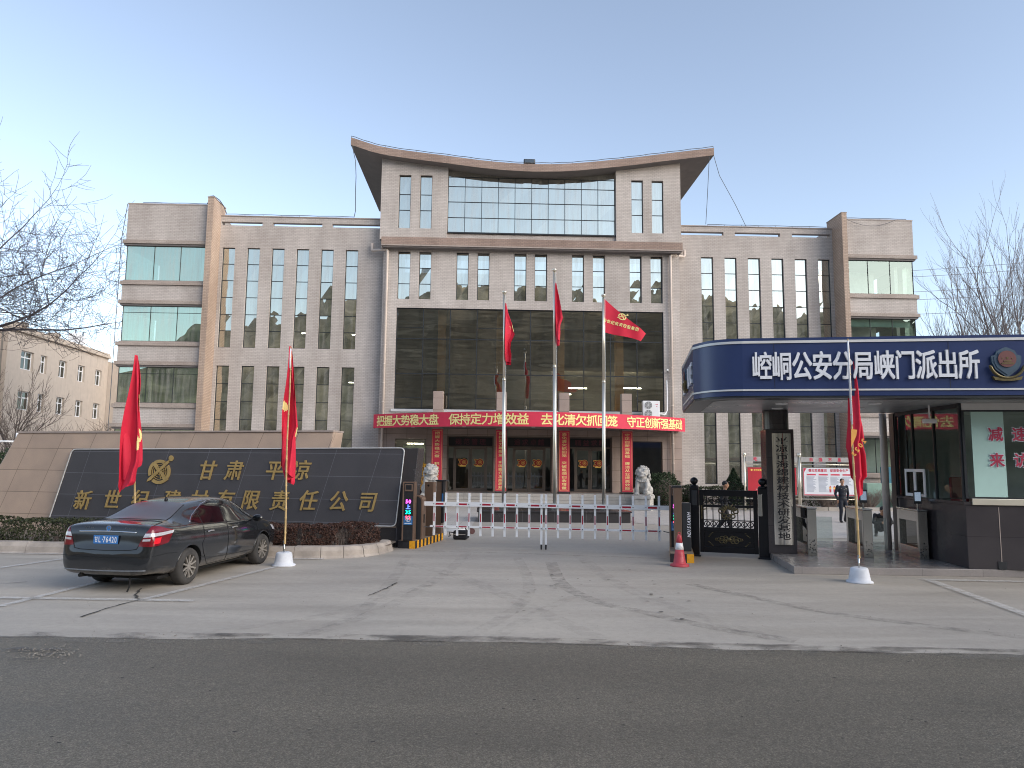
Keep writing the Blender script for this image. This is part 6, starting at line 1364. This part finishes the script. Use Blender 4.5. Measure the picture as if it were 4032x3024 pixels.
sq = dict(hip=(0, .16, .26), chest=(0, .02, .56), neck=(0, -.10, .72), head=(-.0, -.20, .83), face=(.1, -1, -.7),
          shl=(-.19, -.06, .67), ell=(-.27, -.18, .44), wrl=(-.09, -.34, .46), hdl=(1, -.25, .02), shr=(.19, -.06, .67), elr=(.27, -.18, .44), wrr=(.12, -.34, .45), hdr=(-1, -.2, .02), pll=(0, .2, 1), plr=(0, .2, 1),
          hpl=(-.10, .12, .28), knl=(-.20, -.28, .48), anl=(-.17, .0, .09), hpr=(.10, .12, .28), knr=(.20, -.28, .47), anr=(.17, .02, .09), ftl=(-.3, -1, 0), ftr=(.3, -1, 0))
person('man in dark clothes squatting beside the gatehouse pipe with hands joined', (11.80, 23.2, 0), R(-14), sq, None, None, M['jacket'])
wk = dict(hip=(0, 0, .92), chest=(0, -.03, 1.27), neck=(0, -.04, 1.45), head=(0, -.06, 1.59), face=(0, -1, -.1),
          shl=(-.19, -.02, 1.39), ell=(-.24, .10, 1.12), wrl=(-.22, .04, .90), hdl=(0, -.3, -1), shr=(.19, -.02, 1.39), elr=(.25, -.06, 1.12), wrr=(.22, -.24, .98), hdr=(0, -.6, -1),
          hpl=(-.09, 0, .90), knl=(-.10, -.14, .50), anl=(-.10, -.22, .10), hpr=(.09, 0, .90), knr=(.10, .02, .48), anr=(.10, .28, .14), ftl=(0, -1, 0), ftr=(0, -1, 0))
person('dark haired man walking to the right behind the black ornamental gate', (6.62, 22.6, 0), R(78), wk, None, None, M['jacket'])
# ---------------------------------------------------------------- parked black saloon car (local +x forward, origin on the ground at mid wheelbase)
cr = Vector((-6.57, 13.2, 0)); cf = Vector((-6.17, 15.83, 0)); cd = (cf - cr).normalized()
car = thing('parked_car', 'dusty black saloon car parked in a marked bay, seen from behind', 'car', (cr + cf) / 2, math.atan2(cd.y, cd.x))
t = NT('dusty_black_paint'); v = t.coord(); sp = t.n('SeparateXYZ'); t.l(v, sp.inputs[0]); ns = t.noise(v, 3.5, 6, .65); n2 = t.noise(v, 40, 4, .7); ge = t.n('NewGeometry'); sn = t.n('SeparateXYZ'); t.l(ge.outputs['Normal'], sn.inputs[0])
low = t.ramp(t.math('ADD', sp.outputs[2], t.math('MULTIPLY', ns, .34)), [(.28, (1, 1, 1)), (.58, (.0, .0, .0))]); upf = t.math('MULTIPLY', t.ramp(sn.outputs[2], [(.55, (0, 0, 0)), (.95, (1, 1, 1))]), .13)
dustf = t.math('ADD', t.math('MULTIPLY', low, .62), t.math('ADD', upf, t.math('MULTIPLY', n2, .02)), True)
t.set(t.mix((.010, .012, .015), hexc('8d857b'), dustf), t.mix((.09,) * 3, (.75,) * 3, dustf), 0, .5); t.b.inputs['Coat Weight'].default_value = .8; t.b.inputs['Coat Roughness'].default_value = .08; M['carpaint'] = t.mat
M['carglass'] = pm('tinted_car_glass', '101215', .06, 0, var=.05, spec=.45); M['rearglass'] = pm('dusty_sky_rear_glass', '57555a', .34, 0, var=.1, spec=.35); M['chrome'] = pm('chrome', 'd8dade', .12, 1.0, var=.03)  # rear glass: dust film plus sky reflection painted into the grey base
M['tyre'] = pm('dusty_tyre', '3c3a38', .9, var=.35, scale=5); M['alloy'] = pm('dusty_alloy', 'aaa49c', .45, .7, var=.12, scale=9); M['seam'] = pm('dark_seam', '08080a', .7); M['under'] = pm('car_underside', '141414', .9)
M['lampred'] = pm('red_lamp_lens', '6e0c1a', .12, 0, var=.25, scale=12, spec=.8); M['lampwht'] = pm('clear_lamp_lens', 'c9c6cc', .12, .3, var=.15, scale=25); M['lampbrt'] = pm('bright_red_lens', 'd8202f', .15, spec=.8); M['plateblue'] = pm('blue_plate', '3a74b4', .4, var=.08, scale=9)
ST = [  # x, zb, w, belt, top, w7, w8, w9
 (-2.40, .36, .58, .54, .62, .50, .40, .30), (-2.385, .32, .70, .60, .70, .62, .5, .36), (-2.355, .30, .78, .70, .80, .70, .56, .4), (-2.335, .29, .81, .88, .96, .72, .58, .4), (-2.31, .28, .825, 1.02, 1.085, .73, .6, .42), (-2.25, .27, .845, 1.06, 1.125, .75, .62, .43),
 (-2.05, .26, .865, 1.065, 1.145, .76, .63, .45), (-1.80, .22, .885, 1.05, 1.155, .75, .63, .46), (-1.62, .21, .892, 1.03, 1.18, .735, .66, .50), (-1.35, .21, .895, 1.015, 1.295, .725, .655, .55), (-1.05, .21, .895, 1.005, 1.41, .715, .65, .57), (-.65, .20, .895, .99, 1.47, .71, .65, .575),
 (-.1, .20, .895, .975, 1.495, .71, .655, .58), (.35, .20, .895, .965, 1.465, .71, .655, .575), (.70, .20, .893, .955, 1.365, .71, .645, .56), (1.0, .21, .89, .945, 1.205, .71, .65, .54), (1.28, .21, .885, .94, 1.055, .72, .66, .50), (1.5, .22, .88, .905, .985, .73, .64, .46), (1.85, .23, .85, .83, .915, .70, .6, .42), (2.08, .24, .78, .73, .82, .62, .5, .36), (2.20, .26, .66, .61, .69, .52, .42, .3), (2.26, .30, .48, .50, .56, .38, .3, .2)]
V = []; NR = 22
for x, zb, w_, be, zt, w7, w8, w9 in ST:
    gh = zt - be
    half = [(0, zb), (w_ * .72, zb), (w_ * .93, zb + .05), (w_ * .985, zb + (be - zb) * .30), (w_, zb + (be - zb) * .58), (w_ * .985, zb + (be - zb) * .82), (w_ * .945, be), (w7 + (.10 if gh > .2 else 0.0), be + gh * (.10 if gh > .2 else .45)), (w8 + .02, be + gh * (.55 if gh > .2 else .75)), (w9, zt - gh * .075), (w9 * .6, zt - .008), (0, zt)]
    V += [(x, a, b) for a, b in half] + [(x, -a, b) for a, b in half[-2:0:-1]]
F = [(i * NR + j, i * NR + (j + 1) % NR, (i + 1) * NR + (j + 1) % NR, (i + 1) * NR + j) for i in range(len(ST) - 1) for j in range(NR)]
F = [q[::-1] for q in F]; k = (len(ST) - 1) * NR
for b0, fl_ in ((0, False), (k, True)):
    for j in range(11):
        a, b, c, d = b0 + j, b0 + j + 1, b0 + (NR - j - 1) % NR, b0 + (NR - j) % NR
        q = [a, b] + ([c] if c != b else []) + ([d] if d != a else []); q = list(dict.fromkeys(q))
        if len(q) > 2: F.append(tuple(q[::-1] if not fl_ else q))
me = bpy.data.meshes.new('b'); me.from_pydata(V, [], F); bm = bmesh.new(); bm.from_mesh(me); bmesh.ops.recalc_face_normals(bm, faces=bm.faces); bm.to_mesh(me); bm.free()
me.materials.append(M['carpaint']); me.materials.append(M['under'])
tmp = bpy.data.objects.new('tmp', me); COL.objects.link(tmp); ss = tmp.modifiers.new('s', 'SUBSURF'); ss.levels = 3; ss.render_levels = 3
cut = MB()
for ax in (-1.325, 1.325):
    for sd in (-1, 1): cut.lathe([(.368, sd * 1.2), (.368, sd * .55)] if sd < 0 else [(.368, .55), (.368, 1.2)], 40, (ax, 0, .325), axis='y')
cu_ = cut.build('cut', [M['under'], M['under']], None, uv=False); cu_.data.polygons.foreach_set('material_index', [1] * len(cu_.data.polygons))
bmm = bmesh.new(); bmm.from_mesh(cu_.data); bmesh.ops.recalc_face_normals(bmm, faces=bmm.faces); bmm.to_mesh(cu_.data); bmm.free()
bo = tmp.modifiers.new('b', 'BOOLEAN'); bo.object = cu_; bo.operation = 'DIFFERENCE'; bo.solver = 'EXACT'
bpy.context.view_layer.update(); dg = bpy.context.evaluated_depsgraph_get(); bm_ = bpy.data.meshes.new_from_object(tmp.evaluated_get(dg)); bm_.name = 'body'
bo.show_viewport = False; bpy.context.view_layer.update(); dg = bpy.context.evaluated_depsgraph_get(); smooth_me = tmp.evaluated_get(dg).to_mesh(); BV = BVHTree.FromPolygons([v_.co.copy() for v_ in smooth_me.vertices], [tuple(p.vertices) for p in smooth_me.polygons]); tmp.evaluated_get(dg).to_mesh_clear()
bpy.data.objects.remove(tmp); bpy.data.objects.remove(cu_)
bm_.polygons.foreach_set('use_smooth', [True] * len(bm_.polygons)); body = bpy.data.objects.new('body', bm_); COL.objects.link(body); body.parent = car
es = body.modifiers.new('e', 'EDGE_SPLIT'); es.split_angle = R(42)
def cast(p, d):
    h, n, i, _ = BV.ray_cast(Vector(p), Vector(d).normalized()); return (h, n) if h is not None else (None, None)
def side_pt(a, b, sd): return (a, sd * 2.0, b), (0, -sd, 0)
def rear_pt(a, b, sl=0.0): return (-4.0, a, b + 4.0 * sl - 2.2 * sl), (1, 0, -sl)
def panel(name, bot, top, mk, mat, parent, off=.004, nu=14, nv=8, thick=False):
    def samp(P, s):
        x = s * (len(P) - 1); i = min(int(x), len(P) - 2); f = x - i; return (P[i][0] + (P[i + 1][0] - P[i][0]) * f, P[i][1] + (P[i + 1][1] - P[i][1]) * f)
    G = []
    for j in range(nv + 1):
        for i in range(nu + 1):
            a, b = samp(bot, i / nu), samp(top, i / nu); q = (a[0] + (b[0] - a[0]) * j / nv, a[1] + (b[1] - a[1]) * j / nv); o_, d_ = mk(*q); h, n = cast(o_, d_)
            G.append(h + n * off if h is not None else None)
    idx = {}; Vv = []
    for i, g in enumerate(G):
        if g is not None: idx[i] = len(Vv); Vv.append(tuple(g))
    Ff = []
    for j in range(nv):
        for i in range(nu):
            q = [j * (nu + 1) + i, j * (nu + 1) + i + 1, (j + 1) * (nu + 1) + i + 1, (j + 1) * (nu + 1) + i]
            if all(x in idx for x in q): Ff.append(tuple(idx[x] for x in q))
    mb = MB(); mb.v = Vv; mb.f = Ff; mb.m = [0] * len(Ff); return mb.build(name, mat, parent, smooth=True, uv=False)
def strip(mb, pts, mk, wd=.008, off=.0035, n=26, m=0):
    P = []; L = len(pts) - 1
    for i in range(n + 1):
        s = i / n * L; k_ = min(int(s), L - 1); f = s - k_; q = (pts[k_][0] + (pts[k_ + 1][0] - pts[k_][0]) * f, pts[k_][1] + (pts[k_ + 1][1] - pts[k_][1]) * f); h, nn = cast(*mk(*q))
        if h is not None: P.append(h + nn * off)
    if len(P) > 2: mb.tube(P, wd / 2, 5, m, cap=True)
seams = MB()
for sd in (-1, 1):
    mk = lambda a, b, sd=sd: side_pt(a, b, sd)
    fd = panel('door_window', [(-.07, 1.015), (.25, 1.005), (.6, .995), (.98, .98)], [(-.06, 1.405), (.18, 1.39), (.42, 1.33), (.9, 1.045)], mk, M['carglass'], car)
    rd = panel('door_window', [(-.125, 1.017), (-.4, 1.025), (-.7, 1.035), (-.88, 1.04)], [(-.125, 1.408), (-.4, 1.395), (-.68, 1.34), (-.87, 1.25)], mk, M['carglass'], car)
    panel('quarter_window', [(-.915, 1.042), (-1.05, 1.055), (-1.2, 1.085)], [(-.905, 1.23), (-1.05, 1.17), (-1.19, 1.10)], mk, M['carglass'], car, nu=8, nv=5)
    tr = MB(); strip(tr, [(-1.25, 1.085), (-1.08, 1.19), (-.88, 1.275), (-.66, 1.36), (-.4, 1.418), (-.1, 1.432), (.2, 1.415), (.45, 1.355), (.72, 1.195), (.98, 1.035)], mk, .016, .004, 60); tr.build('window_trim', M['chrome'], car, smooth=True, uv=False)
    tr = MB(); strip(tr, [(-1.22, 1.06), (-.9, 1.02), (-.4, 1.005), (.3, .99), (1.0, .965)], mk, .012, .003, 50); tr.build('belt_trim', M['seam'], car, smooth=True, uv=False)
    strip(seams, [(1.04, .93), (1.07, .7), (1.05, .45), (.98, .27)], mk); strip(seams, [(-.095, 1.40), (-.10, .9), (-.10, .6), (-.09, .27)], mk); strip(seams, [(-.90, 1.22), (-.92, .95), (-.90, .78), (-.98, .68), (-.93, .52), (-.80, .36), (-.70, .28)], mk); strip(seams, [(.98, .27), (-.70, .27)], mk); strip(seams, [(-2.3, .60), (-1.95, .62), (-1.72, .60)], mk); strip(seams, [(1.72, .58), (2.1, .6)], mk)
    strip(seams, [(-1.0, .44), (-.6, .385), (.2, .36), (.9, .36)], mk, .010, .001)
    for hx in (-.72, .13):
        hp_ = MB(); strip(hp_, [(hx - .10, .875), (hx, .885), (hx + .10, .88)], mk, .028, .022, 14); hp_.build('door_handle', M['chrome'], car, smooth=True, uv=False)
    # mirror
    h, n = cast(*side_pt(.82, .96, sd)); mm_ = MB(); mm_.bar(h, h + Vector((.02, sd * .10, .03)), .05, .035); q = h + Vector((0, sd * .17, .05)); mm_.ell(q, (.06, .115, .075), 14, 10); mo = mm_.build('wing_mirror', M['carpaint'], car, smooth=True, uv=False)
    MB().ell(q + Vector((-.045, 0, .002)), (.022, .098, .06), 14, 8).build('mirror_glass', M['carglass'], mo, smooth=True, uv=False)
    # tail lamp wrapping the corner: ray direction half way between rear and side
    dd = Vector((1, -sd * .75, 0)).normalized(); sv = Vector((.75, sd, 0)).normalized()       # sv runs outward / forward along the corner
    def mk2(a, b): p = sv * a + Vector((0, 0, b + .10)) - dd * 4; return tuple(p), tuple(dd)
    base = Vector((-2.31, sd * .80, 0)).dot(sv)
    def A(*P): return [(base + a, b) for a, b in P]
    tl = panel('tail_lamp', A((-.20, .665), (-.05, .66), (.12, .67), (.26, .70)), A((-.135, .80), (.0, .815), (.16, .825), (.32, .845)), mk2, M['lampred'], car, .006, 18, 8)
    panel('clear_lens', A((-.133, .803), (.0, .818), (.16, .828), (.322, .848)), A((-.10, .872), (.03, .875), (.18, .88), (.345, .895)), mk2, M['lampwht'], tl, .007, 16, 4)
    panel('red_lens', A((-.098, .875), (.03, .878), (.18, .883), (.345, .898)), A((-.02, .985), (.06, .985), (.14, .965), (.25, .925)), mk2, M['lampred'], tl, .006, 16, 6)
    panel('lit_lens', A((.02, .70), (.06, .70), (.12, .705)), A((.04, .79), (.08, .795), (.14, .80)), mk2, M['lampbrt'], tl, .009, 6, 4); panel('clear_lens', A((-.14, .745), (-.03, .75)), A((-.13, .78), (-.02, .785)), mk2, M['lampwht'], tl, .009, 6, 3)
    panel('headlamp', [(1.80, .70), (2.0, .66), (2.12, .63)], [(1.70, .80), (1.9, .78), (2.1, .72)], mk, M['lampwht'], car, .005)
rk = lambda a, b: rear_pt(a, b, .62)
# rear window is found by rays falling steeply from behind
def rkz(a, b): return (a * 1.0 - 0, 0, 0), (0, 0, 0)
def rw(a, b): return (b, a, 3.0), (0, 0, -1)
panel('rear_window', [(-.615, -1.70), (-.3, -1.745), (0, -1.76), (.3, -1.745), (.615, -1.70)], [(-.50, -1.02), (-.25, -.97), (0, -.955), (.25, -.97), (.50, -1.02)], rw, M['rearglass'], car, .005, 30, 22)
panel('windscreen', [(-.62, 1.24), (0, 1.32), (.62, 1.24)], [(-.5, .52), (0, .45), (.5, .52)], rw, M['carglass'], car, .005, 24, 18)
for sd in (-1, 1): strip(seams, [(sd * .50, 1.02 * -1), (sd * .615, -1.70)], rw, .012)
strip(seams, [(-.66, -1.86), (-.3, -1.90), (.3, -1.90), (.66, -1.86)], rw, .007)
for sd in (-1, 1): strip(seams, [(sd * .66, -1.86), (sd * .72, -2.1), (sd * .74, -2.24)], rw, .008)
rp = lambda a, b: rear_pt(a, b)
strip(seams, [(-.60, .79), (-.57, .72), (-.45, .70), (0, .69), (.45, .70), (.57, .72), (.60, .79)], rp, .012, .003, 40); strip(seams, [(-.80, .60), (-.4, .585), (0, .58), (.4, .585), (.80, .60)], rp, .012, .0, 40)
seams.build('panel_gap', M['seam'], car, uv=False)
br = MB(); strip(br, [(-.74, .375), (-.4, .365), (0, .36), (.4, .365), (.74, .375)], rp, .026, .002, 40); br.build('bumper_strip', pm('bumper_strip_grey', '6a6d71', .5, var=.1), car, smooth=True, uv=False)
ch = MB(); strip(ch, [(-.52, .985), (-.25, .993), (0, .995), (.25, .993), (.52, .985)], rp, .030, .004, 40); ch.build('chrome_strip', M['chrome'], car, smooth=True, uv=False)
def rx(a, b): h, n = cast(*rp(a, b)); return h.x if h is not None else -2.32
xp = min(rx(a, b) for a in (-.22, 0, .22) for b in (.80, .93)) - .012
MB().box(xp - .004, xp, -.225, .225, .795, .935).build('number_plate', M['plateblue'], car); pl_ = car.children[-1]
mb = MB(); TP = lambda p: (xp - .0046 + p[1] * .2, -p[0], p[2])
for i, chh in enumerate('甘L·76420'):
    xx = [-.175, -.112, -.062, -.028, .024, .076, .128, .180][i]; put_char(mb, chh, xx, .865, .085 if i else .062, .135 if i else .10, 0, .02, T=TP)
mb.build('lettering', M['lettwhite'], pl_, uv=False)
mb = MB(); xb = rx(0, 1.045) - .004
for i, chh in enumerate('EC7'): put_char(mb, chh, -.44 + .035 * i, 1.045, .05, .05, 0, .03, T=lambda p: (rx(-.40, 1.045) - .003, -p[0], p[2]))
for i, chh in enumerate('18'): put_char(mb, chh, -.325 + .03 * i, 1.045, .045, .045, 0, .03, T=lambda p: (rx(-.32, 1.045) - .003, -p[0], p[2]))
for i, chh in enumerate('Emgrand'): put_char(mb, chh, .31 + .030 * i, 1.045, .045, .045, 0, .015, shear=.3, T=lambda p: (rx(.38, 1.045) - .003, -p[0], p[2]))
mb.build('badge_lettering', M['chrome'], car, uv=False)
mb = MB(); mb.lathe([(0, 0), (.048, 0), (.048, .008), (0, .008)], 24, (xb - .008, 0, 1.045), 0, 'x'); mb.lathe([(0, -.002), (.036, -.002), (.036, 0)], 24, (xb - .008, 0, 1.045), 1, 'x'); mb.lathe([(0, -.003), (.016, -.003), (.016, 0)], 12, (xb - .009, -.008, 1.053), 0, 'x'); mb.build('round_badge', [M['chrome'], M['plateblue']], car, smooth=False, uv=False)
for ax in (-1.325, 1.325):
    for sd in (-1, 1):
        wb = MB(); P = [(.20, -.105), (.265, -.11), (.30, -.095), (.318, -.06), (.318, .06), (.30, .095), (.265, .11), (.20, .105)]
        wb.lathe([(r_, y) for r_, y in P], 44, axis='y', cap=False); wh = wb.build('wheel', M['tyre'], car, smooth=True, uv=False); wh.location = (ax, sd * .775, .318)
        rb = MB(); yy = sd * .095; rb.lathe([(.205, sd * .06), (.215, yy), (.195, yy), (.188, sd * .03)], 40, axis='y', cap=False); 
        for k in range(10):
            a = 2 * math.pi * (k + .5) / 10; c_, s_ = math.cos(a), math.sin(a); rb.bar((c_ * .045, yy * .80, s_ * .045), (c_ * .198, yy * .93, s_ * .198), .030, .030)
        rb.lathe([(0, yy * .92), (.05, yy * .9), (.055, yy * .6), (0, yy * .55)], 18, axis='y'); rb.build('rim', M['alloy'], wh, uv=False)
        MB().lathe([(0, sd * .02), (.20, sd * .02), (.20, sd * .0), (0, 0)], 30, axis='y').build('brake_disc', M['under'], wh, uv=False)
        ab = MB(); ab.tube([(.355 * math.cos(R(a_)) + ax, 0, .325 + .355 * math.sin(R(a_))) for a_ in (10, 170)], .01, 4)
for sd in (-1, 1):       # wheel arch lips follow the body
    for ax in (-1.325, 1.325):
        lp = MB(); strip(lp, [(ax + .374 * math.cos(R(a_)), .325 + .374 * math.sin(R(a_))) for a_ in range(-8, 189, 7)], lambda a, b, sd=sd: side_pt(a, b, sd), .016, .0, 60); lp.build('wheel_arch', M['carpaint'], car, smooth=True, uv=False)
mb = MB(); h, n = cast((-.82, 0, 3), (0, 0, -1)); mb.lathe([(.035, 0), (.03, .02), (.012, .05), (0, .052)], 12, tuple(h)); mb.tube([h + Vector((0, 0, .03)), h + Vector((-.10, 0, .17))], .006, 6); mb.build('aerial', M['black'], car, smooth=True, uv=False)
mb = MB(); mb.box(-1.9, 1.9, -.66, .66, .17, .22); mb.tube([(-2.0, .45, .25), (-2.36, .45, .27)], .03, 8); mb.tube([(-2.28, -.42, .24), (-2.30, -.44, .12), (-2.33, -.42, .02)], .014, 6); mb.build('underbody', M['under'], car)
# ---------------------------------------------------------------- bare winter trees
def bare_tree(lab, base, trunk_h, r0, limbs, levels, seed, spread, up, lenk=.66, mat='bark', group=None, keep=None, crown_len=5.0, twig_r=.011, kids=(4, 6), name='bare_tree', lean=(0, 0), lo_el=.55, twig='twig'):
    r = random.Random(seed); tm, cm = MB(), MB(); base = Vector(base)
    def branch(p, d, ln, rad, lev):
        n = 4 if lev < 3 else 3; P = [p.copy()]; rr = [rad]; q = p.copy(); dd = d.copy()
        end = max(twig_r * .45, rad * .45)
        for i in range(n):
            dd = (dd + Vector((r.gauss(0, .13), r.gauss(0, .13), r.gauss(0, .09) + up * (.10 + .05 * lev)))).normalized(); q = q + dd * (ln / n); P.append(q.copy()); rr.append(rad + (end - rad) * (i + 1) / n)
        if keep and lev >= 2 and not keep(P[-1]): return
        (tm if lev == 0 else cm).tube(P, rr, 7 if lev < 2 else (4 if lev < 3 else 3), cap=False)
        if lev >= levels: return
        k_ = r.randint(*kids)
        for c in range(k_):
            s = .25 + .75 * (c + r.random() * .8) / k_; s = min(s, .99); x = s * n; i = min(int(x), n - 1); b = P[i].lerp(P[i + 1], x - i); t_ = (P[i + 1] - P[i]).normalized()
            o_ = t_.orthogonal().normalized(); o_ = Matrix.Rotation(r.uniform(0, 6.28), 3, t_) @ o_; an = R(spread) * r.uniform(.6, 1.25)
            branch(b, (t_ * math.cos(an) + o_ * math.sin(an)).normalized(), ln * lenk * r.uniform(.7, 1.1) * (1.1 - .35 * s), max(twig_r * .7, (rr[i] + (rr[i + 1] - rr[i]) * (x - i)) * .55), lev + 1)
        branch(P[-1], dd, ln * lenk * r.uniform(.8, 1.0), max(twig_r * .7, end * .9), lev + 1)
    o = thing(name, lab, 'tree', base, 0, group)
    top = Vector((lean[0], lean[1], trunk_h)); pts = [Vector((0, 0, 0)), top * .35 + Vector((r.gauss(0, .06), r.gauss(0, .06), 0)), top * .7, top]
    tm.tube(pts, [r0 * 1.25, r0, r0 * .85, r0 * .7], 10)
    for i in range(limbs):
        a = 2 * math.pi * (i + r.uniform(-.3, .3)) / limbs; el = R(spread) * r.uniform(lo_el, 1.25) if i else .1
        K = globals().get('_none'); kk = keep
        d = Vector((math.cos(a) * math.sin(el), math.sin(a) * math.sin(el), math.cos(el))); branch(top * r.uniform(.72, 1.0), d, crown_len * r.uniform(.8, 1.1), r0 * .5, 1)
    tm.build('trunk', M[mat], o, smooth=True, uv=False); cm.build('crown', M[twig] if mat == 'bark' else M[mat], o, smooth=True, uv=False); return o, len(cm.f)
b = Vector((-41.6, 44, 0))
kp_ = lambda q: -35.0 < q.x + b.x < -25.2 and q.z > 9.4
o, n1 = bare_tree('big leafless spreading tree reaching into the frame at the far left', b, 12.0, .38, 46, 5, 12, 76, .36, .72, keep=kp_, crown_len=8.2, twig_r=.020, kids=(4, 6), lo_el=.12, twig='twigdark')
# upright leafless trees beyond the gatehouse
TG = 'leafless upright trees beyond the gatehouse'
RT = [((2196, 0), 52, 23.5, 5, 61, -.4), ((2150, 0), 50, 20.0, 4, 62, -1.6), ((2095, 0), 54, 16.0, 5, 63, -1.6), ((2240, 0), 48, 21.5, 5, 64, .2), ((2170, 0), 56, 15.5, 4, 68, .8)]
LT = ['tallest upright leafless tree at the right edge beyond the gatehouse', 'second tallest upright leafless tree, leaning left, beyond the gatehouse', 'shorter leafless tree leaning left above the blue canopy', 'leafless tree cut by the right picture edge', 'leafless tree behind the tallest one at the right edge']
for ((px, _), Y, H, lv, sd, ln), lb2 in zip(RT, LT):
    q = at(px * S4, 1780, Y); bare_tree(lb2, (q.x, Y, 0), H * .30, .20, 6, 4, sd, 21, .55, .64, group=TG, crown_len=H * .34, twig_r=.012, kids=(3, 5), lean=(ln * .5, 0))
for i, (px, Y, H) in enumerate(((1992, 62, 10.5), (2020, 64, 9.6), (2052, 60, 11.4), (2080, 66, 10.0))):
    q = at(px * S4, 1780, Y); bare_tree(['small leafless tree just right of the glass corner tower', 'small slim leafless tree, second right of the glass tower', 'small leafless tree midway between tower and tall trees', 'small leafless tree under the tall upright ones'][i], (q.x, Y, 0), H * .3, .13, 5, 3, 80 + i, 22, .5, .62, group='small leafless trees beyond the gatehouse', crown_len=H * .36, twig_r=.016, kids=(4, 6))
# leafless trees and shrubs in front of the left block
q = at(48, 1780, 44); bare_tree('slim leafless tree in front of the left beige block', (q.x, 44, 0), 2.6, .12, 6, 4, 91, 30, .4, .6, group='leafless growth before the left block', crown_len=3.0, twig_r=.012, kids=(4, 5), mat='twigbrown')
for i, (px, H) in enumerate(((10, 4.6), (105, 4.4), (175, 4.8), (235, 4.3), (290, 5.0), (345, 4.6), (400, 4.9), (440, 5.2))):
    q = at(px, 1780, 47); bare_shrub('tall leafless brown shrub in front of the left beige block', (q.x, 47, 0), H * .92, 1.5, 30, 100 + i, 'twigbrown', .022, 'leafless growth before the left block')
bush('dark shrub mass behind the left end of the name wall', (-16.6, 25, 0), (1.7, 1.0, 1.5), 1.3, M['leafdk'], 5000, 71, .05)
o = thing('camera_pole', 'white post with a small camera arm beyond the left end of the name wall', 'camera pole', (-15.9, 23.2, 0)); mb = MB(); mb.tube([(0, 0, 0), (0, 0, 3.0)], .05, 8); mb.tube([(0, 0, 2.72), (-1.0, 0, 2.72)], .03, 8); mb.build('post', M['white'], o, smooth=True); MB().box(-.85, -.6, -.06, .06, 2.76, 2.86).build('camera', M['white'], o, bevel=.02)
# overhead lines at the right
for (x0, y0), (x1, y1), lb2 in (((3599, 1062), (3831, 1045), 'topmost'), ((3599, 1087), (3897, 1067), 'second highest'), ((3604, 1146), (3930, 1126), 'middle'), ((3612, 1177), (3731, 1170), 'second lowest'), ((3629, 1233), (4030, 1213), 'lowest')):
    sl_ = (y1 - y0) / (x1 - x0); P = []
    for i in range(13): x = 3420 + 75 * i; P.append(at(x, y0 + sl_ * (x - x0) + 5 * math.sin((x - 3420) / 900 * math.pi), 130 - .02 * (x - 3420)))
    mb = MB(); mb.tube(P, .045, 5); tag(mb.build('power_line', pm('power_cable', 'b4b7bc', .6) if 'power_cable' not in bpy.data.materials else bpy.data.materials['power_cable'], None, uv=False), lb2 + ' of the overhead power lines crossing the sky at the right', 'power line', 'overhead power lines')
